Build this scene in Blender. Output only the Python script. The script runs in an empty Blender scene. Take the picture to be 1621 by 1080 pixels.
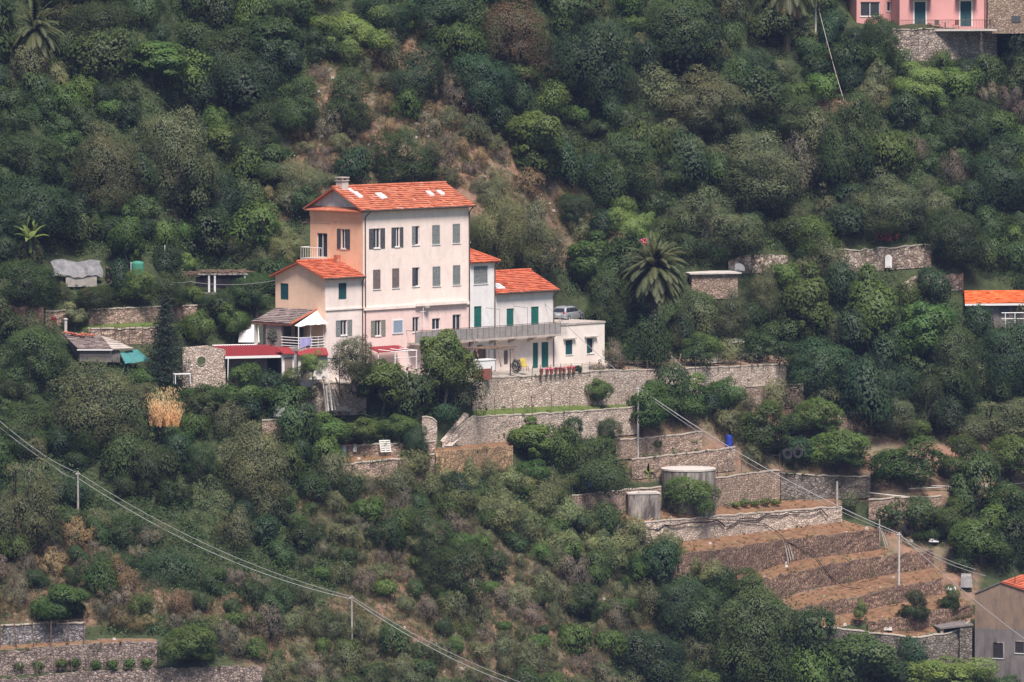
import bpy, math, random
import numpy as np
from mathutils import Vector
C = bpy.context.scene.collection
sc = bpy.context.scene
R = math.radians
# ------------------------------------------------------------------ camera
FPX = 10200.0; CX, CY = 810.5, 540.0; PITCH = R(3.7)
cam_d = bpy.data.cameras.new('camera'); cam = bpy.data.objects.new('camera', cam_d); C.objects.link(cam)
cam_d.sensor_width = 36.0; cam_d.lens = 36.0*FPX/1621.0
cam_d.clip_start = 1.0; cam_d.clip_end = 3000.0
cam.location = (0, 0, 0); cam.rotation_euler = (R(90)-PITCH, 0, 0)
sc.camera = cam
# ------------------------------------------------------------------ sky, sun, exposure
SUN_EL, SUN_AZ = R(60), R(165)      # azimuth measured clockwise from +y (away from the camera)
w = bpy.data.worlds.new('World'); sc.world = w; w.use_nodes = True
nt = w.node_tree; nt.nodes.clear()
sky = nt.nodes.new('ShaderNodeTexSky'); sky.sky_type = 'NISHITA'; sky.sun_disc = False
sky.sun_elevation = SUN_EL; sky.sun_rotation = SUN_AZ
sky.air_density = 1.0; sky.dust_density = 1.0; sky.ozone_density = 1.0
bg = nt.nodes.new('ShaderNodeBackground'); bg.inputs[1].default_value = 0.075
wo = nt.nodes.new('ShaderNodeOutputWorld')
nt.links.new(sky.outputs[0], bg.inputs[0]); nt.links.new(bg.outputs[0], wo.inputs[0])
sd = bpy.data.lights.new('sun', 'SUN'); sd.energy = 4.9; sd.angle = R(18); sd.color = (1.0, 0.905, 0.845)
sun = bpy.data.objects.new('sun', sd); C.objects.link(sun)
sun_dir = Vector((math.sin(SUN_AZ)*math.cos(SUN_EL), math.cos(SUN_AZ)*math.cos(SUN_EL), math.sin(SUN_EL)))
sun.rotation_euler = (-sun_dir).to_track_quat('-Z', 'Y').to_euler()
vs = sc.view_settings; vs.view_transform = 'Standard'; vs.look = 'None'; vs.gamma = 1.0; vs.use_curve_mapping = False
vs.exposure = 0.47
cy = sc.cycles
cy.max_bounces = 4; cy.diffuse_bounces = 2; cy.glossy_bounces = 1; cy.transmission_bounces = 2; cy.volume_bounces = 0
cy.transparent_max_bounces = 4; cy.caustics_reflective = False; cy.caustics_refractive = False
cy.use_denoising = True
try: cy.denoiser = 'OPENIMAGEDENOISE'; cy.denoising_prefilter = 'ACCURATE'
except Exception: pass
cy.use_adaptive_sampling = False
cy.sample_clamp_indirect = 4.0
HAZE_DENSITY = 0.000065
# ------------------------------------------------------------------ projection
cp, sp_ = math.cos(PITCH), math.sin(PITCH)
FWD = np.array([0, cp, -sp_]); UP = np.array([0, sp_, cp]); RT = np.array([1.0, 0, 0])
def ray(px, py):
    return FWD + RT*((px-CX)/FPX) + UP*((CY-py)/FPX)
def at(px, py, Y):
    d = ray(px, py); return Vector(tuple(d*(Y/d[1])))
def proj(v):
    v = np.array(v); f = v@FWD
    return CX + FPX*(v@RT)/f, CY - FPX*(v@UP)/f
def mpp(Y): return Y/FPX           # metres per photo pixel at depth Y
# ------------------------------------------------------------------ tags and object makers
def tag(o, label=None, cat=None, group=None, kind=None):
    if label: o['label'] = label
    if cat: o['category'] = cat
    if group: o['group'] = group
    if kind: o['kind'] = kind
    return o
def empty(name, loc, rz=0, label=None, cat=None, group=None):
    o = bpy.data.objects.new(name, None); o.location = loc; o.rotation_euler = (0, 0, rz); o.empty_display_size = 0.3
    C.objects.link(o); return tag(o, label, cat, group)
class MB:
    """collects faces of one mesh"""
    def __init__(s): s.v = []; s.f = []; s.t = []
    def poly(s, pts, tint=0.5):
        i = len(s.v); s.v += [tuple(p) for p in pts]; s.f.append(tuple(range(i, i+len(pts)))); s.t.append(tint); return s
    def box(s, a, b, tint=0.5):
        (x0, y0, z0), (x1, y1, z1) = a, b
        x0, x1 = min(x0, x1), max(x0, x1); y0, y1 = min(y0, y1), max(y0, y1); z0, z1 = min(z0, z1), max(z0, z1)
        i = len(s.v)
        s.v += [(x0,y0,z0),(x1,y0,z0),(x1,y1,z0),(x0,y1,z0),(x0,y0,z1),(x1,y0,z1),(x1,y1,z1),(x0,y1,z1)]
        for q in ((0,3,2,1),(4,5,6,7),(0,1,5,4),(1,2,6,5),(2,3,7,6),(3,0,4,7)):
            s.f.append(tuple(i+k for k in q)); s.t.append(tint)
        return s
    def hexa(s, p, tint=0.5):
        i = len(s.v); s.v += [tuple(q) for q in p]
        for q in ((0,3,2,1),(4,5,6,7),(0,1,5,4),(1,2,6,5),(2,3,7,6),(3,0,4,7)):
            s.f.append(tuple(i+k for k in q)); s.t.append(tint)
        return s
    def tube(s, pts, rad, n=6, tint=0.5, caps=True):
        pts = [Vector(p) for p in pts]
        if not hasattr(rad, '__len__'): rad = [rad]*len(pts)
        rings = []
        for k, p in enumerate(pts):
            d = (pts[min(k+1, len(pts)-1)]-pts[max(k-1, 0)]).normalized()
            a = d.cross(Vector((0, 0, 1)))
            if a.length < 1e-3: a = d.cross(Vector((1, 0, 0)))
            a.normalize(); b = d.cross(a)
            i = len(s.v)
            for j in range(n):
                t = 2*math.pi*j/n
                s.v.append(tuple(p+(a*math.cos(t)+b*math.sin(t))*rad[k]))
            rings.append(i)
        for k in range(len(rings)-1):
            for j in range(n):
                s.f.append((rings[k]+j, rings[k]+(j+1) % n, rings[k+1]+(j+1) % n, rings[k+1]+j)); s.t.append(tint)
        if caps:
            s.f.append(tuple(rings[0]+j for j in range(n))); s.t.append(tint)
            s.f.append(tuple(rings[-1]+j for j in range(n))[::-1]); s.t.append(tint)
        return s
    def lathe(s, prof, n=16, c=(0, 0, 0), tint=0.5, caps=True):
        rings = []
        for r, z in prof:
            i = len(s.v); rings.append(i)
            for j in range(n):
                t = 2*math.pi*j/n; s.v.append((c[0]+r*math.cos(t), c[1]+r*math.sin(t), c[2]+z))
        for k in range(len(rings)-1):
            for j in range(n):
                s.f.append((rings[k]+j, rings[k]+(j+1) % n, rings[k+1]+(j+1) % n, rings[k+1]+j)); s.t.append(tint)
        if caps:
            s.f.append(tuple(rings[0]+j for j in range(n))[::-1]); s.t.append(tint)
            s.f.append(tuple(rings[-1]+j for j in range(n))); s.t.append(tint)
        return s
    def mesh(s, name, m, smooth=False):
        me = bpy.data.meshes.new(name); me.from_pydata(s.v, [], s.f); me.materials.append(m)
        a = me.attributes.new('tint', 'FLOAT', 'FACE'); a.data.foreach_set('value', np.array(s.t, dtype=np.float32))
        if smooth: me.polygons.foreach_set('use_smooth', np.ones(len(s.f), dtype=bool))
        me.update()
        if m.name.endswith('_leaf') or m.name == 'palm_dead':
            nn = np.zeros(len(s.f)*3, np.float32); me.polygons.foreach_get('normal', nn); nn = nn.reshape(-1, 3); nn[nn[:, 2] < 0] *= -1; nn += np.array([0, -.25, .25], np.float32)
            a2 = me.attributes.new('sn', 'FLOAT_VECTOR', 'FACE'); a2.data.foreach_set('vector', nn.ravel())
        return me
    def build(s, name, m, parent=None, smooth=False, loc=None):
        o = bpy.data.objects.new(name, s.mesh(name, m, smooth)); C.objects.link(o)
        if parent is not None: o.parent = parent
        if loc is not None: o.location = loc
        return o
# ------------------------------------------------------------------ materials
def nmat(name):
    m = bpy.data.materials.new(name); m.use_nodes = True; t = m.node_tree
    b = t.nodes['Principled BSDF']; b.inputs['Roughness'].default_value = 0.8; b.inputs['Specular IOR Level'].default_value = 0.25
    return m, t, b
def mixc(t, fac, a, b, mode='MIX'):
    n = t.nodes.new('ShaderNodeMix'); n.data_type = 'RGBA'; n.blend_type = mode
    for i, x in ((0, fac), (6, a), (7, b)):
        if isinstance(x, (int, float)): n.inputs[i].default_value = x
        elif isinstance(x, tuple): n.inputs[i].default_value = (*x, 1)
        else: t.links.new(x, n.inputs[i])
    return n.outputs[2]
def noise(t, scale, detail=4, rough=0.6, coord='Object', dist=0.0):
    tc = t.nodes.new('ShaderNodeTexCoord'); n = t.nodes.new('ShaderNodeTexNoise')
    n.inputs['Scale'].default_value = scale; n.inputs['Detail'].default_value = detail; n.inputs['Roughness'].default_value = rough
    n.inputs['Distortion'].default_value = dist
    t.links.new(tc.outputs[coord], n.inputs['Vector']); return n.outputs['Fac']
def ramp(t, fac, lo, hi):
    n = t.nodes.new('ShaderNodeMapRange'); n.clamp = True
    n.inputs[1].default_value = lo; n.inputs[2].default_value = hi
    t.links.new(fac, n.inputs[0]); return n.outputs[0]
def attr(t, name, out='Fac'):
    n = t.nodes.new('ShaderNodeAttribute'); n.attribute_name = name; return n.outputs[out]
def mul(t, a, b):
    n = t.nodes.new('ShaderNodeMath'); n.operation = 'MULTIPLY'
    for i, x in ((0, a), (1, b)):
        if isinstance(x, (int, float)): n.inputs[i].default_value = x
        else: t.links.new(x, n.inputs[i])
    return n.outputs[0]
MATS = {}
def plain(name, col, rough=0.7, metal=0.0, var=0.18, scale=6.0):
    """a paint, metal or timber with a little uneven weathering"""
    if name in MATS: return MATS[name]
    m, t, b = nmat(name)
    f = noise(t, scale, 5, 0.65)
    c = mixc(t, ramp(t, f, 0.3, 0.7), tuple(x*(1-var) for x in col), tuple(min(1, x*(1+var)) for x in col))
    t.links.new(c, b.inputs['Base Color']); b.inputs['Roughness'].default_value = rough; b.inputs['Metallic'].default_value = metal
    MATS[name] = m; return m
def plaster(name, col, stain=(0.36, 0.31, 0.27), amount=0.62, drips=0.35):
    """weathered render: broad blotches, drip streaks below sills, patches"""
    m, t, b = nmat(name)
    blot = ramp(t, noise(t, 0.35, 5, 0.6), 0.35, 0.7)
    c = mixc(t, blot, tuple(x*0.9 for x in col), tuple(min(1, x*1.06) for x in col))
    tc = t.nodes.new('ShaderNodeTexCoord'); mp = t.nodes.new('ShaderNodeMapping'); mp.inputs['Scale'].default_value = (1.1, 1.1, 0.22)
    n = t.nodes.new('ShaderNodeTexNoise'); n.inputs['Scale'].default_value = 1.5; n.inputs['Detail'].default_value = 6; n.inputs['Roughness'].default_value = 0.7
    t.links.new(tc.outputs['Object'], mp.inputs[0]); t.links.new(mp.outputs[0], n.inputs['Vector'])
    drip = ramp(t, n.outputs['Fac'], 0.46-0.10*(drips > .9), 0.72-0.12*(drips > .9))
    c = mixc(t, mul(t, drip, amount*drips), c, stain)
    spots = ramp(t, noise(t, 2.3, 6, 0.75), 0.62, 0.76)
    c = mixc(t, mul(t, spots, amount*0.7), c, stain)
    c = mixc(t, mul(t, ramp(t, noise(t, 0.9, 6, 0.7, dist=1.5), 0.5, 0.62), amount*0.22), c, stain)
    t.links.new(c, b.inputs['Base Color']); b.inputs['Roughness'].default_value = 0.9
    bp = t.nodes.new('ShaderNodeBump'); bp.inputs['Strength'].default_value = 0.15; bp.inputs['Distance'].default_value = 0.05
    t.links.new(noise(t, 7, 5, 0.7), bp.inputs['Height']); t.links.new(bp.outputs[0], b.inputs['Normal'])
    MATS[name] = m; return m
def stone(name, light, dark, mortar, scale=3.2, flat=1.5, moss=0.25):
    """rubble masonry: voronoi stones with joints"""
    m, t, b = nmat(name)
    tc = t.nodes.new('ShaderNodeTexCoord'); mp = t.nodes.new('ShaderNodeMapping'); mp.inputs['Scale'].default_value = (1, 1, flat)
    t.links.new(tc.outputs['Object'], mp.inputs[0])
    wn = t.nodes.new('ShaderNodeTexNoise'); wn.inputs['Scale'].default_value = 2.5
    t.links.new(mp.outputs[0], wn.inputs['Vector'])
    ad = t.nodes.new('ShaderNodeMix'); ad.data_type = 'VECTOR'; ad.inputs[0].default_value = 0.12
    t.links.new(mp.outputs[0], ad.inputs[4]); t.links.new(wn.outputs['Color'], ad.inputs[5])
    v1 = t.nodes.new('ShaderNodeTexVoronoi'); v1.inputs['Scale'].default_value = scale
    v2 = t.nodes.new('ShaderNodeTexVoronoi'); v2.feature = 'DISTANCE_TO_EDGE'; v2.inputs['Scale'].default_value = scale
    t.links.new(ad.outputs[1], v1.inputs['Vector']); t.links.new(ad.outputs[1], v2.inputs['Vector'])
    sepc = t.nodes.new('ShaderNodeSeparateColor'); t.links.new(v1.outputs['Color'], sepc.inputs[0])
    c = mixc(t, ramp(t, sepc.outputs[0], 0.1, 0.9), dark, light)
    big = ramp(t, noise(t, 0.45, 5, 0.65), 0.45, 0.72)
    c = mixc(t, mul(t, big, moss), c, tuple(x*0.45 for x in dark))
    joint = ramp(t, v2.outputs['Distance'], 0.015, 0.10)
    c = mixc(t, joint, mortar, c)
    t.links.new(c, b.inputs['Base Color']); b.inputs['Roughness'].default_value = 0.92
    bp = t.nodes.new('ShaderNodeBump'); bp.inputs['Strength'].default_value = 0.6; bp.inputs['Distance'].default_value = 0.09
    t.links.new(ramp(t, v2.outputs['Distance'], 0.0, 0.16), bp.inputs['Height']); t.links.new(bp.outputs[0], b.inputs['Normal'])
    MATS[name] = m; return m
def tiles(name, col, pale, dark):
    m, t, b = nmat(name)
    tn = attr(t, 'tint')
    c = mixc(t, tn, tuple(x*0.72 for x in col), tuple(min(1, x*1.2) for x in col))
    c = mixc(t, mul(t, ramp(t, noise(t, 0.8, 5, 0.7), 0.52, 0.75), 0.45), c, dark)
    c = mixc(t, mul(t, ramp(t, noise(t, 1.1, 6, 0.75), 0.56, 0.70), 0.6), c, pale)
    t.links.new(c, b.inputs['Base Color']); b.inputs['Roughness'].default_value = 0.85
    bp = t.nodes.new('ShaderNodeBump'); bp.inputs['Strength'].default_value = 0.5; bp.inputs['Distance'].default_value = 0.05
    tc = t.nodes.new('ShaderNodeTexCoord'); wv = t.nodes.new('ShaderNodeTexWave'); wv.bands_direction = 'X'; wv.inputs['Scale'].default_value = 1.4
    t.links.new(tc.outputs['Object'], wv.inputs['Vector']); t.links.new(wv.outputs['Fac'], bp.inputs['Height']); t.links.new(bp.outputs[0], b.inputs['Normal'])
    MATS[name] = m; return m
def glass():
    if 'glass' in MATS: return MATS['glass']
    m, t, b = nmat('glass'); b.inputs['Base Color'].default_value = (0.03, 0.035, 0.045, 1); b.inputs['Roughness'].default_value = 0.12
    b.inputs['Specular IOR Level'].default_value = 0.6; MATS['glass'] = m; return m
def leafmat(name, dark, light, hue=0.5, transl=0.22):
    """leaves: tint differs leaf by leaf, twig by twig (noise) and plant by plant"""
    m, t, b = nmat(name)
    oi = t.nodes.new('ShaderNodeObjectInfo')
    c = mixc(t, attr(t, 'tint'), dark, light)
    c2 = mixc(t, ramp(t, noise(t, 0.55, 3, 0.6), 0.35, 0.68), c, tuple(0.5*(d+l)*k for d, l, k in zip(dark, light, (1.30, 1.12, 0.8))))
    hs = t.nodes.new('ShaderNodeHueSaturation')
    mr = t.nodes.new('ShaderNodeMapRange'); mr.inputs[3].default_value = 0.5-0.045*hue; mr.inputs[4].default_value = 0.5+0.04*hue
    t.links.new(oi.outputs['Random'], mr.inputs[0]); t.links.new(mr.outputs[0], hs.inputs['Hue'])
    mr2 = t.nodes.new('ShaderNodeMapRange'); mr2.inputs[3].default_value = 0.70; mr2.inputs[4].default_value = 1.38
    mm = t.nodes.new('ShaderNodeMath'); mm.operation = 'FRACT'; m3 = mul(t, oi.outputs['Random'], 7.31)
    t.links.new(m3, mm.inputs[0]); t.links.new(mm.outputs[0], mr2.inputs[0]); t.links.new(mr2.outputs[0], hs.inputs['Value'])
    t.links.new(c2, hs.inputs['Color'])
    t.links.new(hs.outputs[0], b.inputs['Base Color']); b.inputs['Roughness'].default_value = 0.55; b.inputs['Specular IOR Level'].default_value = 0.22
    tr = t.nodes.new('ShaderNodeBsdfTranslucent'); t.links.new(hs.outputs[0], tr.inputs[0])
    vt = t.nodes.new('ShaderNodeVectorTransform'); vt.vector_type = 'NORMAL'; vt.convert_from = 'OBJECT'; vt.convert_to = 'WORLD'
    t.links.new(attr(t, 'sn', 'Vector'), vt.inputs[0]); vn = t.nodes.new('ShaderNodeVectorMath'); vn.operation = 'NORMALIZE'
    t.links.new(vt.outputs[0], vn.inputs[0]); t.links.new(vn.outputs[0], b.inputs['Normal'])
    mx = t.nodes.new('ShaderNodeMixShader'); mx.inputs[0].default_value = transl
    out = t.nodes['Material Output']
    t.links.new(b.outputs[0], mx.inputs[1]); t.links.new(tr.outputs[0], mx.inputs[2]); t.links.new(mx.outputs[0], out.inputs[0])
    MATS[name] = m; return m
# ------------------------------------------------------------------ the hillside: depth below every point of the slope
PXS = np.concatenate([np.arange(-1400, -100, 50), np.arange(-100, 1721, 7), np.arange(1730, 3100, 50)]).astype(float)
PYS = np.concatenate([np.arange(-620, -60, 20), np.arange(-60, 1161, 2.5), np.arange(1175, 1500, 25)]).astype(float)
GX, GY = np.meshgrid(PXS, PYS)
KMAP = np.full(GX.shape, 0.085)
def inpoly(poly, X, Y):
    ins = np.zeros(X.shape, bool); n = len(poly)
    for i in range(n):
        x0, y0 = poly[i]; x1, y1 = poly[(i+1) % n]
        if y0 == y1: continue
        c = ((y0 > Y) != (y1 > Y)) & (X < (x1-x0)*(Y-y0)/(y1-y0)+x0)
        ins ^= c
    return ins
BLOCK = np.zeros(GX.shape, bool)       # where no wild shrub grows
def band(poly, k, block=True):
    a = inpoly(poly, GX, GY); KMAP[a] = k
    if block: BLOCK[a] = True
def strip(top, base): return list(top)+list(base)[::-1]
# name, top line, base line, stone kind, label   (photo pixels on the slope)
WALLS = [
 ('main', [(748,603),(780,599),(860,595),(960,588),(1040,586),(1140,582),(1245,577)], [(752,648),(800,645),(900,641),(960,640),(1040,640),(1130,630),(1245,612)], 'pale', 'long pale rubble retaining wall holding up the villa yard'),
 ('mainr', [(1180,613),(1230,611),(1272,609)], [(1180,645),(1230,645),(1272,642)], 'tan', 'short tan wall with a pillar end below the right end of the yard wall'),
 ('bulge', [(700,704),(722,682),(745,661),(800,658),(880,655),(960,649),(1010,645)], [(702,709),(735,703),(800,697),(880,697),(960,690),(1010,685)], 'pale', 'bulging pale rubble wall beside the narrow stone ramp'),
 ('ochre', [(690,717),(720,713),(770,710),(812,706)], [(690,752),(720,752),(770,747),(812,742)], 'ochre', 'ochre terrace wall with dry straw hanging over its face'),
 ('ochrel', [(540,737),(600,730),(650,726),(688,720)], [(540,760),(600,758),(650,756),(688,754)], 'tan', 'low tan terrace wall below the vegetable bed with the blue barrel'),
 ('field1', [(975,698),(1040,692),(1112,685)], [(975,726),(1040,720),(1112,712)], 'tan', 'tan terrace wall behind the utility pole in the middle of the orchard'),
 ('field2', [(1000,728),(1070,721),(1135,713),(1164,709)], [(1000,756),(1070,752),(1135,746),(1164,742)], 'tan', 'tan terrace wall directly above the round concrete tank'),
 ('tankl', [(905,786),(960,780),(1047,772)], [(905,813),(960,812),(1047,806)], 'tan', 'tan terrace wall left of the round concrete tank'),
 ('tankr', [(1133,759),(1180,751),(1235,745)], [(1133,802),(1180,797),(1235,792)], 'tan', 'tall tan terrace wall right of the round concrete tank'),
 ('tankrr', [(1236,750),(1300,754),(1378,756)], [(1236,789),(1300,788),(1378,786)], 'grey', 'darker terrace wall with hanging stalks to the right of the tank walls'),
 ('pale2', [(962,834),(1030,827),(1100,821),(1200,813),(1333,803)], [(964,838),(1040,862),(1100,852),(1200,842),(1333,824)], 'pale', 'whitish rubble terrace wall with a dark hose looped along it'),
 ('rightend', [(1375,792),(1430,789),(1490,786)], [(1375,820),(1430,822),(1490,817)], 'tan', 'terrace wall of pale stones at the far end of the whitish wall'),
 ('brown1', [(1062,881),(1150,868),(1240,855),(1320,846),(1392,838)], [(1150,912),(1200,905),(1240,889),(1320,879),(1408,866)], 'brown', 'uppermost brown dry stone wall of the bare field terraces'),
 ('brown2', [(1195,923),(1240,911),(1323,892),(1412,878),(1478,872)], [(1235,946),(1268,935),(1351,919),(1412,908),(1490,895)], 'brown', 'second brown dry stone wall of the bare field terraces'),
 ('brown3', [(1255,966),(1280,959),(1351,947),(1412,931),(1492,917)], [(1268,984),(1290,977),(1351,968),(1412,956),(1500,937)], 'brown', 'third brown dry stone wall behind the small round tree'),
 ('brown4', [(1374,986),(1434,977),(1490,966),(1540,955)], [(1368,999),(1434,999),(1490,988),(1540,973)], 'brown', 'lowest brown dry stone wall next to the ruined house'),
 ('bottom', [(1310,994),(1384,1003),(1445,1011),(1509,1003),(1535,985)], [(1310,1050),(1384,1052),(1445,1054),(1509,1050),(1535,1046)], 'grey', 'grey retaining wall under the lowest bare terrace'),
 ('lefta', [(-90,992),(0,992),(60,988),(135,987)], [(-90,1022),(0,1021),(60,1017),(135,1013)], 'bluegrey', 'bluish grey stone wall, topmost of the vine terraces in the bottom left'),
 ('leftb', [(-90,1036),(0,1033),(128,1020),(250,1016)], [(-90,1072),(0,1070),(142,1057),(255,1053)], 'greypink', 'middle stone wall of the vine terraces in the bottom left'),
 ('leftc', [(-90,1082),(0,1077),(142,1063),(312,1057),(415,1056)], [(-90,1122),(0,1120),(142,1115),(312,1110),(415,1105)], 'greypink', 'lowest broad rubble wall in the bottom left corner'),
 ('oldbrown', [(-90,484),(0,484),(69,486)], [(-90,523),(0,522),(70,521)], 'rust', 'tall rough brown wall at the left edge'),
 ('gardena', [(72,494),(143,491),(244,487),(325,484)], [(72,515),(143,514),(244,509),(325,506)], 'tan', 'upper garden wall with a pale coping behind the dark conifer'),
 ('gardenb', [(140,521),(200,521),(248,520)], [(140,543),(200,543),(248,542)], 'tan', 'lower garden wall with stakes in front, left of the dark conifer'),
 ('ruina', [(1314,400),(1358,396),(1394,393),(1474,387)], [(1314,427),(1358,427),(1394,426),(1476,420)], 'ruin', 'ruined stone wall with a niche, uppermost on the right slope'),
 ('ruinb', [(1153,413),(1170,406),(1205,403),(1247,405)], [(1153,431),(1170,431),(1205,430),(1247,428)], 'ruin', 'broken stone wall with a small arch above the flat roofed shed'),
 ('ruinc', [(1427,447),(1440,440),(1480,437),(1525,433)], [(1427,458),(1440,459),(1480,459),(1525,457)], 'ruin', 'low ruined stone wall just above the orange roof at the right edge'),
 ('pinkbase', [(1411,48),(1480,46),(1578,44)], [(1402,92),(1480,95),(1578,98)], 'pinkgrey', 'tall stone retaining wall under the pink house terrace'),
 ('rubble', [(668,662),(680,659),(692,668)], [(664,702),(680,704),(706,706)], 'pale', 'crumbling stone wall stub left of the ramp'),
 ('lefttan', [(415,666),(440,664),(470,668)], [(415,690),(440,690),(470,688)], 'tan', 'short tan wall under the white tarpaulin'),
 ('poles', [(468,632),(500,612),(525,606),(580,612)], [(468,655),(500,655),(525,655),(580,655)], 'pale', 'rubble wall behind the leaning timber poles'),
 ('orchardr', [(1325,653),(1358,656)], [(1325,680),(1358,682)], 'tan', 'small tan wall end between two orchard trees right of the pillar ended wall'),
 ('bed', [(520,708),(580,705),(640,703),(690,700)], [(520,722),(580,721),(640,720),(690,716)], 'tan', 'low stone wall behind the white pallet under the citrus trees'),
]
# nearly level ground: yard, beds, fields, terraces (photo pixels), k = metres of depth per pixel
FLOORS = [
 ([(575,590),(575,606),(748,606),(780,600),(960,589),(980,588),(980,572),(960,574),(748,588)], 0.62),
 ([(980,588),(1245,578),(1245,562),(980,572)], 0.5),
 ([(270,588),(270,607),(575,607),(575,590),(440,590)], 0.55),
 ([(752,648),(900,641),(960,640),(1010,637),(1010,645),(880,655),(745,661)], 0.22),
 ([(690,709),(812,697),(812,706),(690,717)], 0.35),
 ([(520,722),(690,716),(690,720),(540,737),(520,737)], 0.3),
 ([(1040,720),(1135,712),(1135,714),(1000,728)], 0.3),
 ([(964,838),(1040,862),(1333,824),(1392,838),(1062,881),(1040,870)], 0.24),
 ([(1150,912),(1240,889),(1408,866),(1412,878),(1240,911),(1195,923)], 0.28),
 ([(1235,946),(1351,919),(1490,895),(1492,917),(1351,947),(1255,966)], 0.26),
 ([(1268,984),(1412,956),(1500,937),(1540,955),(1434,977),(1374,986),(1310,994)], 0.24),
 ([(1368,999),(1434,999),(1540,973),(1535,985),(1445,1011),(1384,1003)], 0.24),
 ([(-90,1022),(135,1013),(250,1010),(250,1016),(128,1020),(-90,1036)], 0.22),
 ([(-90,1072),(142,1057),(255,1053),(400,1052),(415,1056),(142,1063),(-90,1082)], 0.22),
 ([(72,515),(325,506),(325,515),(248,520),(140,521)], 0.3),
 ([(1133,802),(1235,792),(1333,789),(1333,803),(1100,821),(1030,827),(962,834),(905,815),(1047,808)], 0.22),
 ([(1350,20),(1621,20),(1621,44),(1411,48),(1350,52)], 0.3),
 ([(1375,700),(1621,720),(1621,790),(1490,786),(1375,780)], 0.13),
 ([(868,500),(960,498),(960,513),(868,513)], 0.5),
 ([(70,436),(230,436),(230,450),(70,450)], 0.3),
 ([(290,452),(400,452),(400,466),(290,466)], 0.3),
]
for poly, k in FLOORS: band(poly, k)
for nme, top, base, kind, lab in WALLS: band(strip(top, base), 0.004)
def lerp(x, xs, ys): return np.interp(x, xs, ys)
RROW = lerp(PXS, [-1400, 0, 288, 440, 575, 780, 957, 1245, 1621, 3100], [600, 600, 606, 606, 600, 588, 575, 570, 565, 560])
BDEP = lerp(PXS, [-1400, 0, 288, 440, 575, 957, 1245, 1621, 3100], [596, 590, 591, 594.5, 600, 623.3, 640, 654, 700])
dpy = np.gradient(PYS)
cum = np.cumsum(KMAP*dpy[:, None], axis=0)
DEP = np.empty_like(cum)
for i in range(len(PXS)):
    ref = np.interp(RROW[i], PYS, cum[:, i]); DEP[:, i] = BDEP[i]-(cum[:, i]-ref)
def smooth_x(A, n):
    for _ in range(n):
        B = A.copy(); B[:, 1:-1] = 0.25*A[:, :-2]+0.5*A[:, 1:-1]+0.25*A[:, 2:]; A = B
    return A
DEP = smooth_x(DEP, 22)
for _ in range(3): B2 = BLOCK.copy(); B2[1:] |= BLOCK[:-1]; B2[:-1] |= BLOCK[1:]; B2[:, 1:] |= BLOCK[:, :-1]; B2[:, :-1] |= BLOCK[:, 1:]; BLOCK = B2
def depth(px, py):
    i = min(max(np.searchsorted(PXS, px)-1, 0), len(PXS)-2); j = min(max(np.searchsorted(PYS, py)-1, 0), len(PYS)-2)
    a = (px-PXS[i])/(PXS[i+1]-PXS[i]); b = (py-PYS[j])/(PYS[j+1]-PYS[j])
    return float((1-b)*((1-a)*DEP[j, i]+a*DEP[j, i+1])+b*((1-a)*DEP[j+1, i]+a*DEP[j+1, i+1]))
def ground(px, py, off=0.0): return at(px, py, depth(px, py)+off)
def blocked(px, py):
    i = min(max(np.searchsorted(PXS, px)-1, 0), len(PXS)-1); j = min(max(np.searchsorted(PYS, py)-1, 0), len(PYS)-1)
    return bool(BLOCK[j, i])
# soil of each zone: 0 leaf litter / green, 1 dry grass and rust earth, 2 bare brown field
SOIL = np.zeros(GX.shape)
for poly, v in [
  ([(500,120),(560,40),(680,30),(740,60),(730,110),(720,170),(800,180),(850,270),(970,320),(1020,400),(900,430),(740,340),(560,300),(490,345),(360,350),(370,240),(480,230)], 0.55),
  ([(640,170),(760,190),(830,250),(820,310),(760,300),(690,230)], 0.75),
  ([(430,790),(640,760),(980,850),(1100,990),(900,1080),(400,1080),(560,900)], 0.30),
  ([(560,900),(900,920),(960,1080),(640,1060)], 0.55),
  ([(0,880),(150,860),(300,960),(200,990),(0,985)], 0.5),
  ([(1180,140),(1400,150),(1380,180),(1200,175)], 0.6),
  ([(1395,830),(1450,822),(1560,850),(1545,960),(1490,945),(1412,872)], 0.8),
  ([(960,640),(1300,640),(1400,660),(1621,705),(1621,800),(1380,795),(1240,745),(1000,762)], 0.72),
  ([(250,940),(470,950),(470,1080),(400,1050)], 0.6)]:
    SOIL[inpoly(poly, GX, GY)] = v
for _ in range(14):
    S2 = SOIL.copy(); S2[1:-1, 1:-1] = 0.25*(SOIL[:-2, 1:-1]+SOIL[2:, 1:-1]+SOIL[1:-1, :-2]+SOIL[1:-1, 2:]); SOIL = S2
for poly, k in FLOORS[4:13]+FLOORS[15:16]: SOIL[inpoly(poly, GX, GY)] = 1.0
SOIL[inpoly(FLOORS[3][0], GX, GY)] = -0.6
SOIL[inpoly(FLOORS[14][0], GX, GY)] = -0.4
SOIL[inpoly(FLOORS[0][0], GX, GY)] = 2.0
SOIL[inpoly(FLOORS[2][0], GX, GY)] = 2.0; SOIL[inpoly(FLOORS[1][0], GX, GY)] = 0.7
def soil_at(px, py):
    i = min(max(np.searchsorted(PXS, px)-1, 0), len(PXS)-1); j = min(max(np.searchsorted(PYS, py)-1, 0), len(PYS)-1)
    return float(SOIL[j, i])
dx = (GX-CX)/FPX; dz = (CY-GY)/FPX
DY = FWD[1]+UP[1]*dz; DZ = FWD[2]+UP[2]*dz
TX = dx*DEP/DY; TZ = DZ*DEP/DY
nr, nc = GX.shape
rng0 = np.random.default_rng(5)
co = np.stack([TX, DEP, TZ], -1).reshape(-1, 3)
idx = np.arange(nr*nc).reshape(nr, nc)
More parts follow.
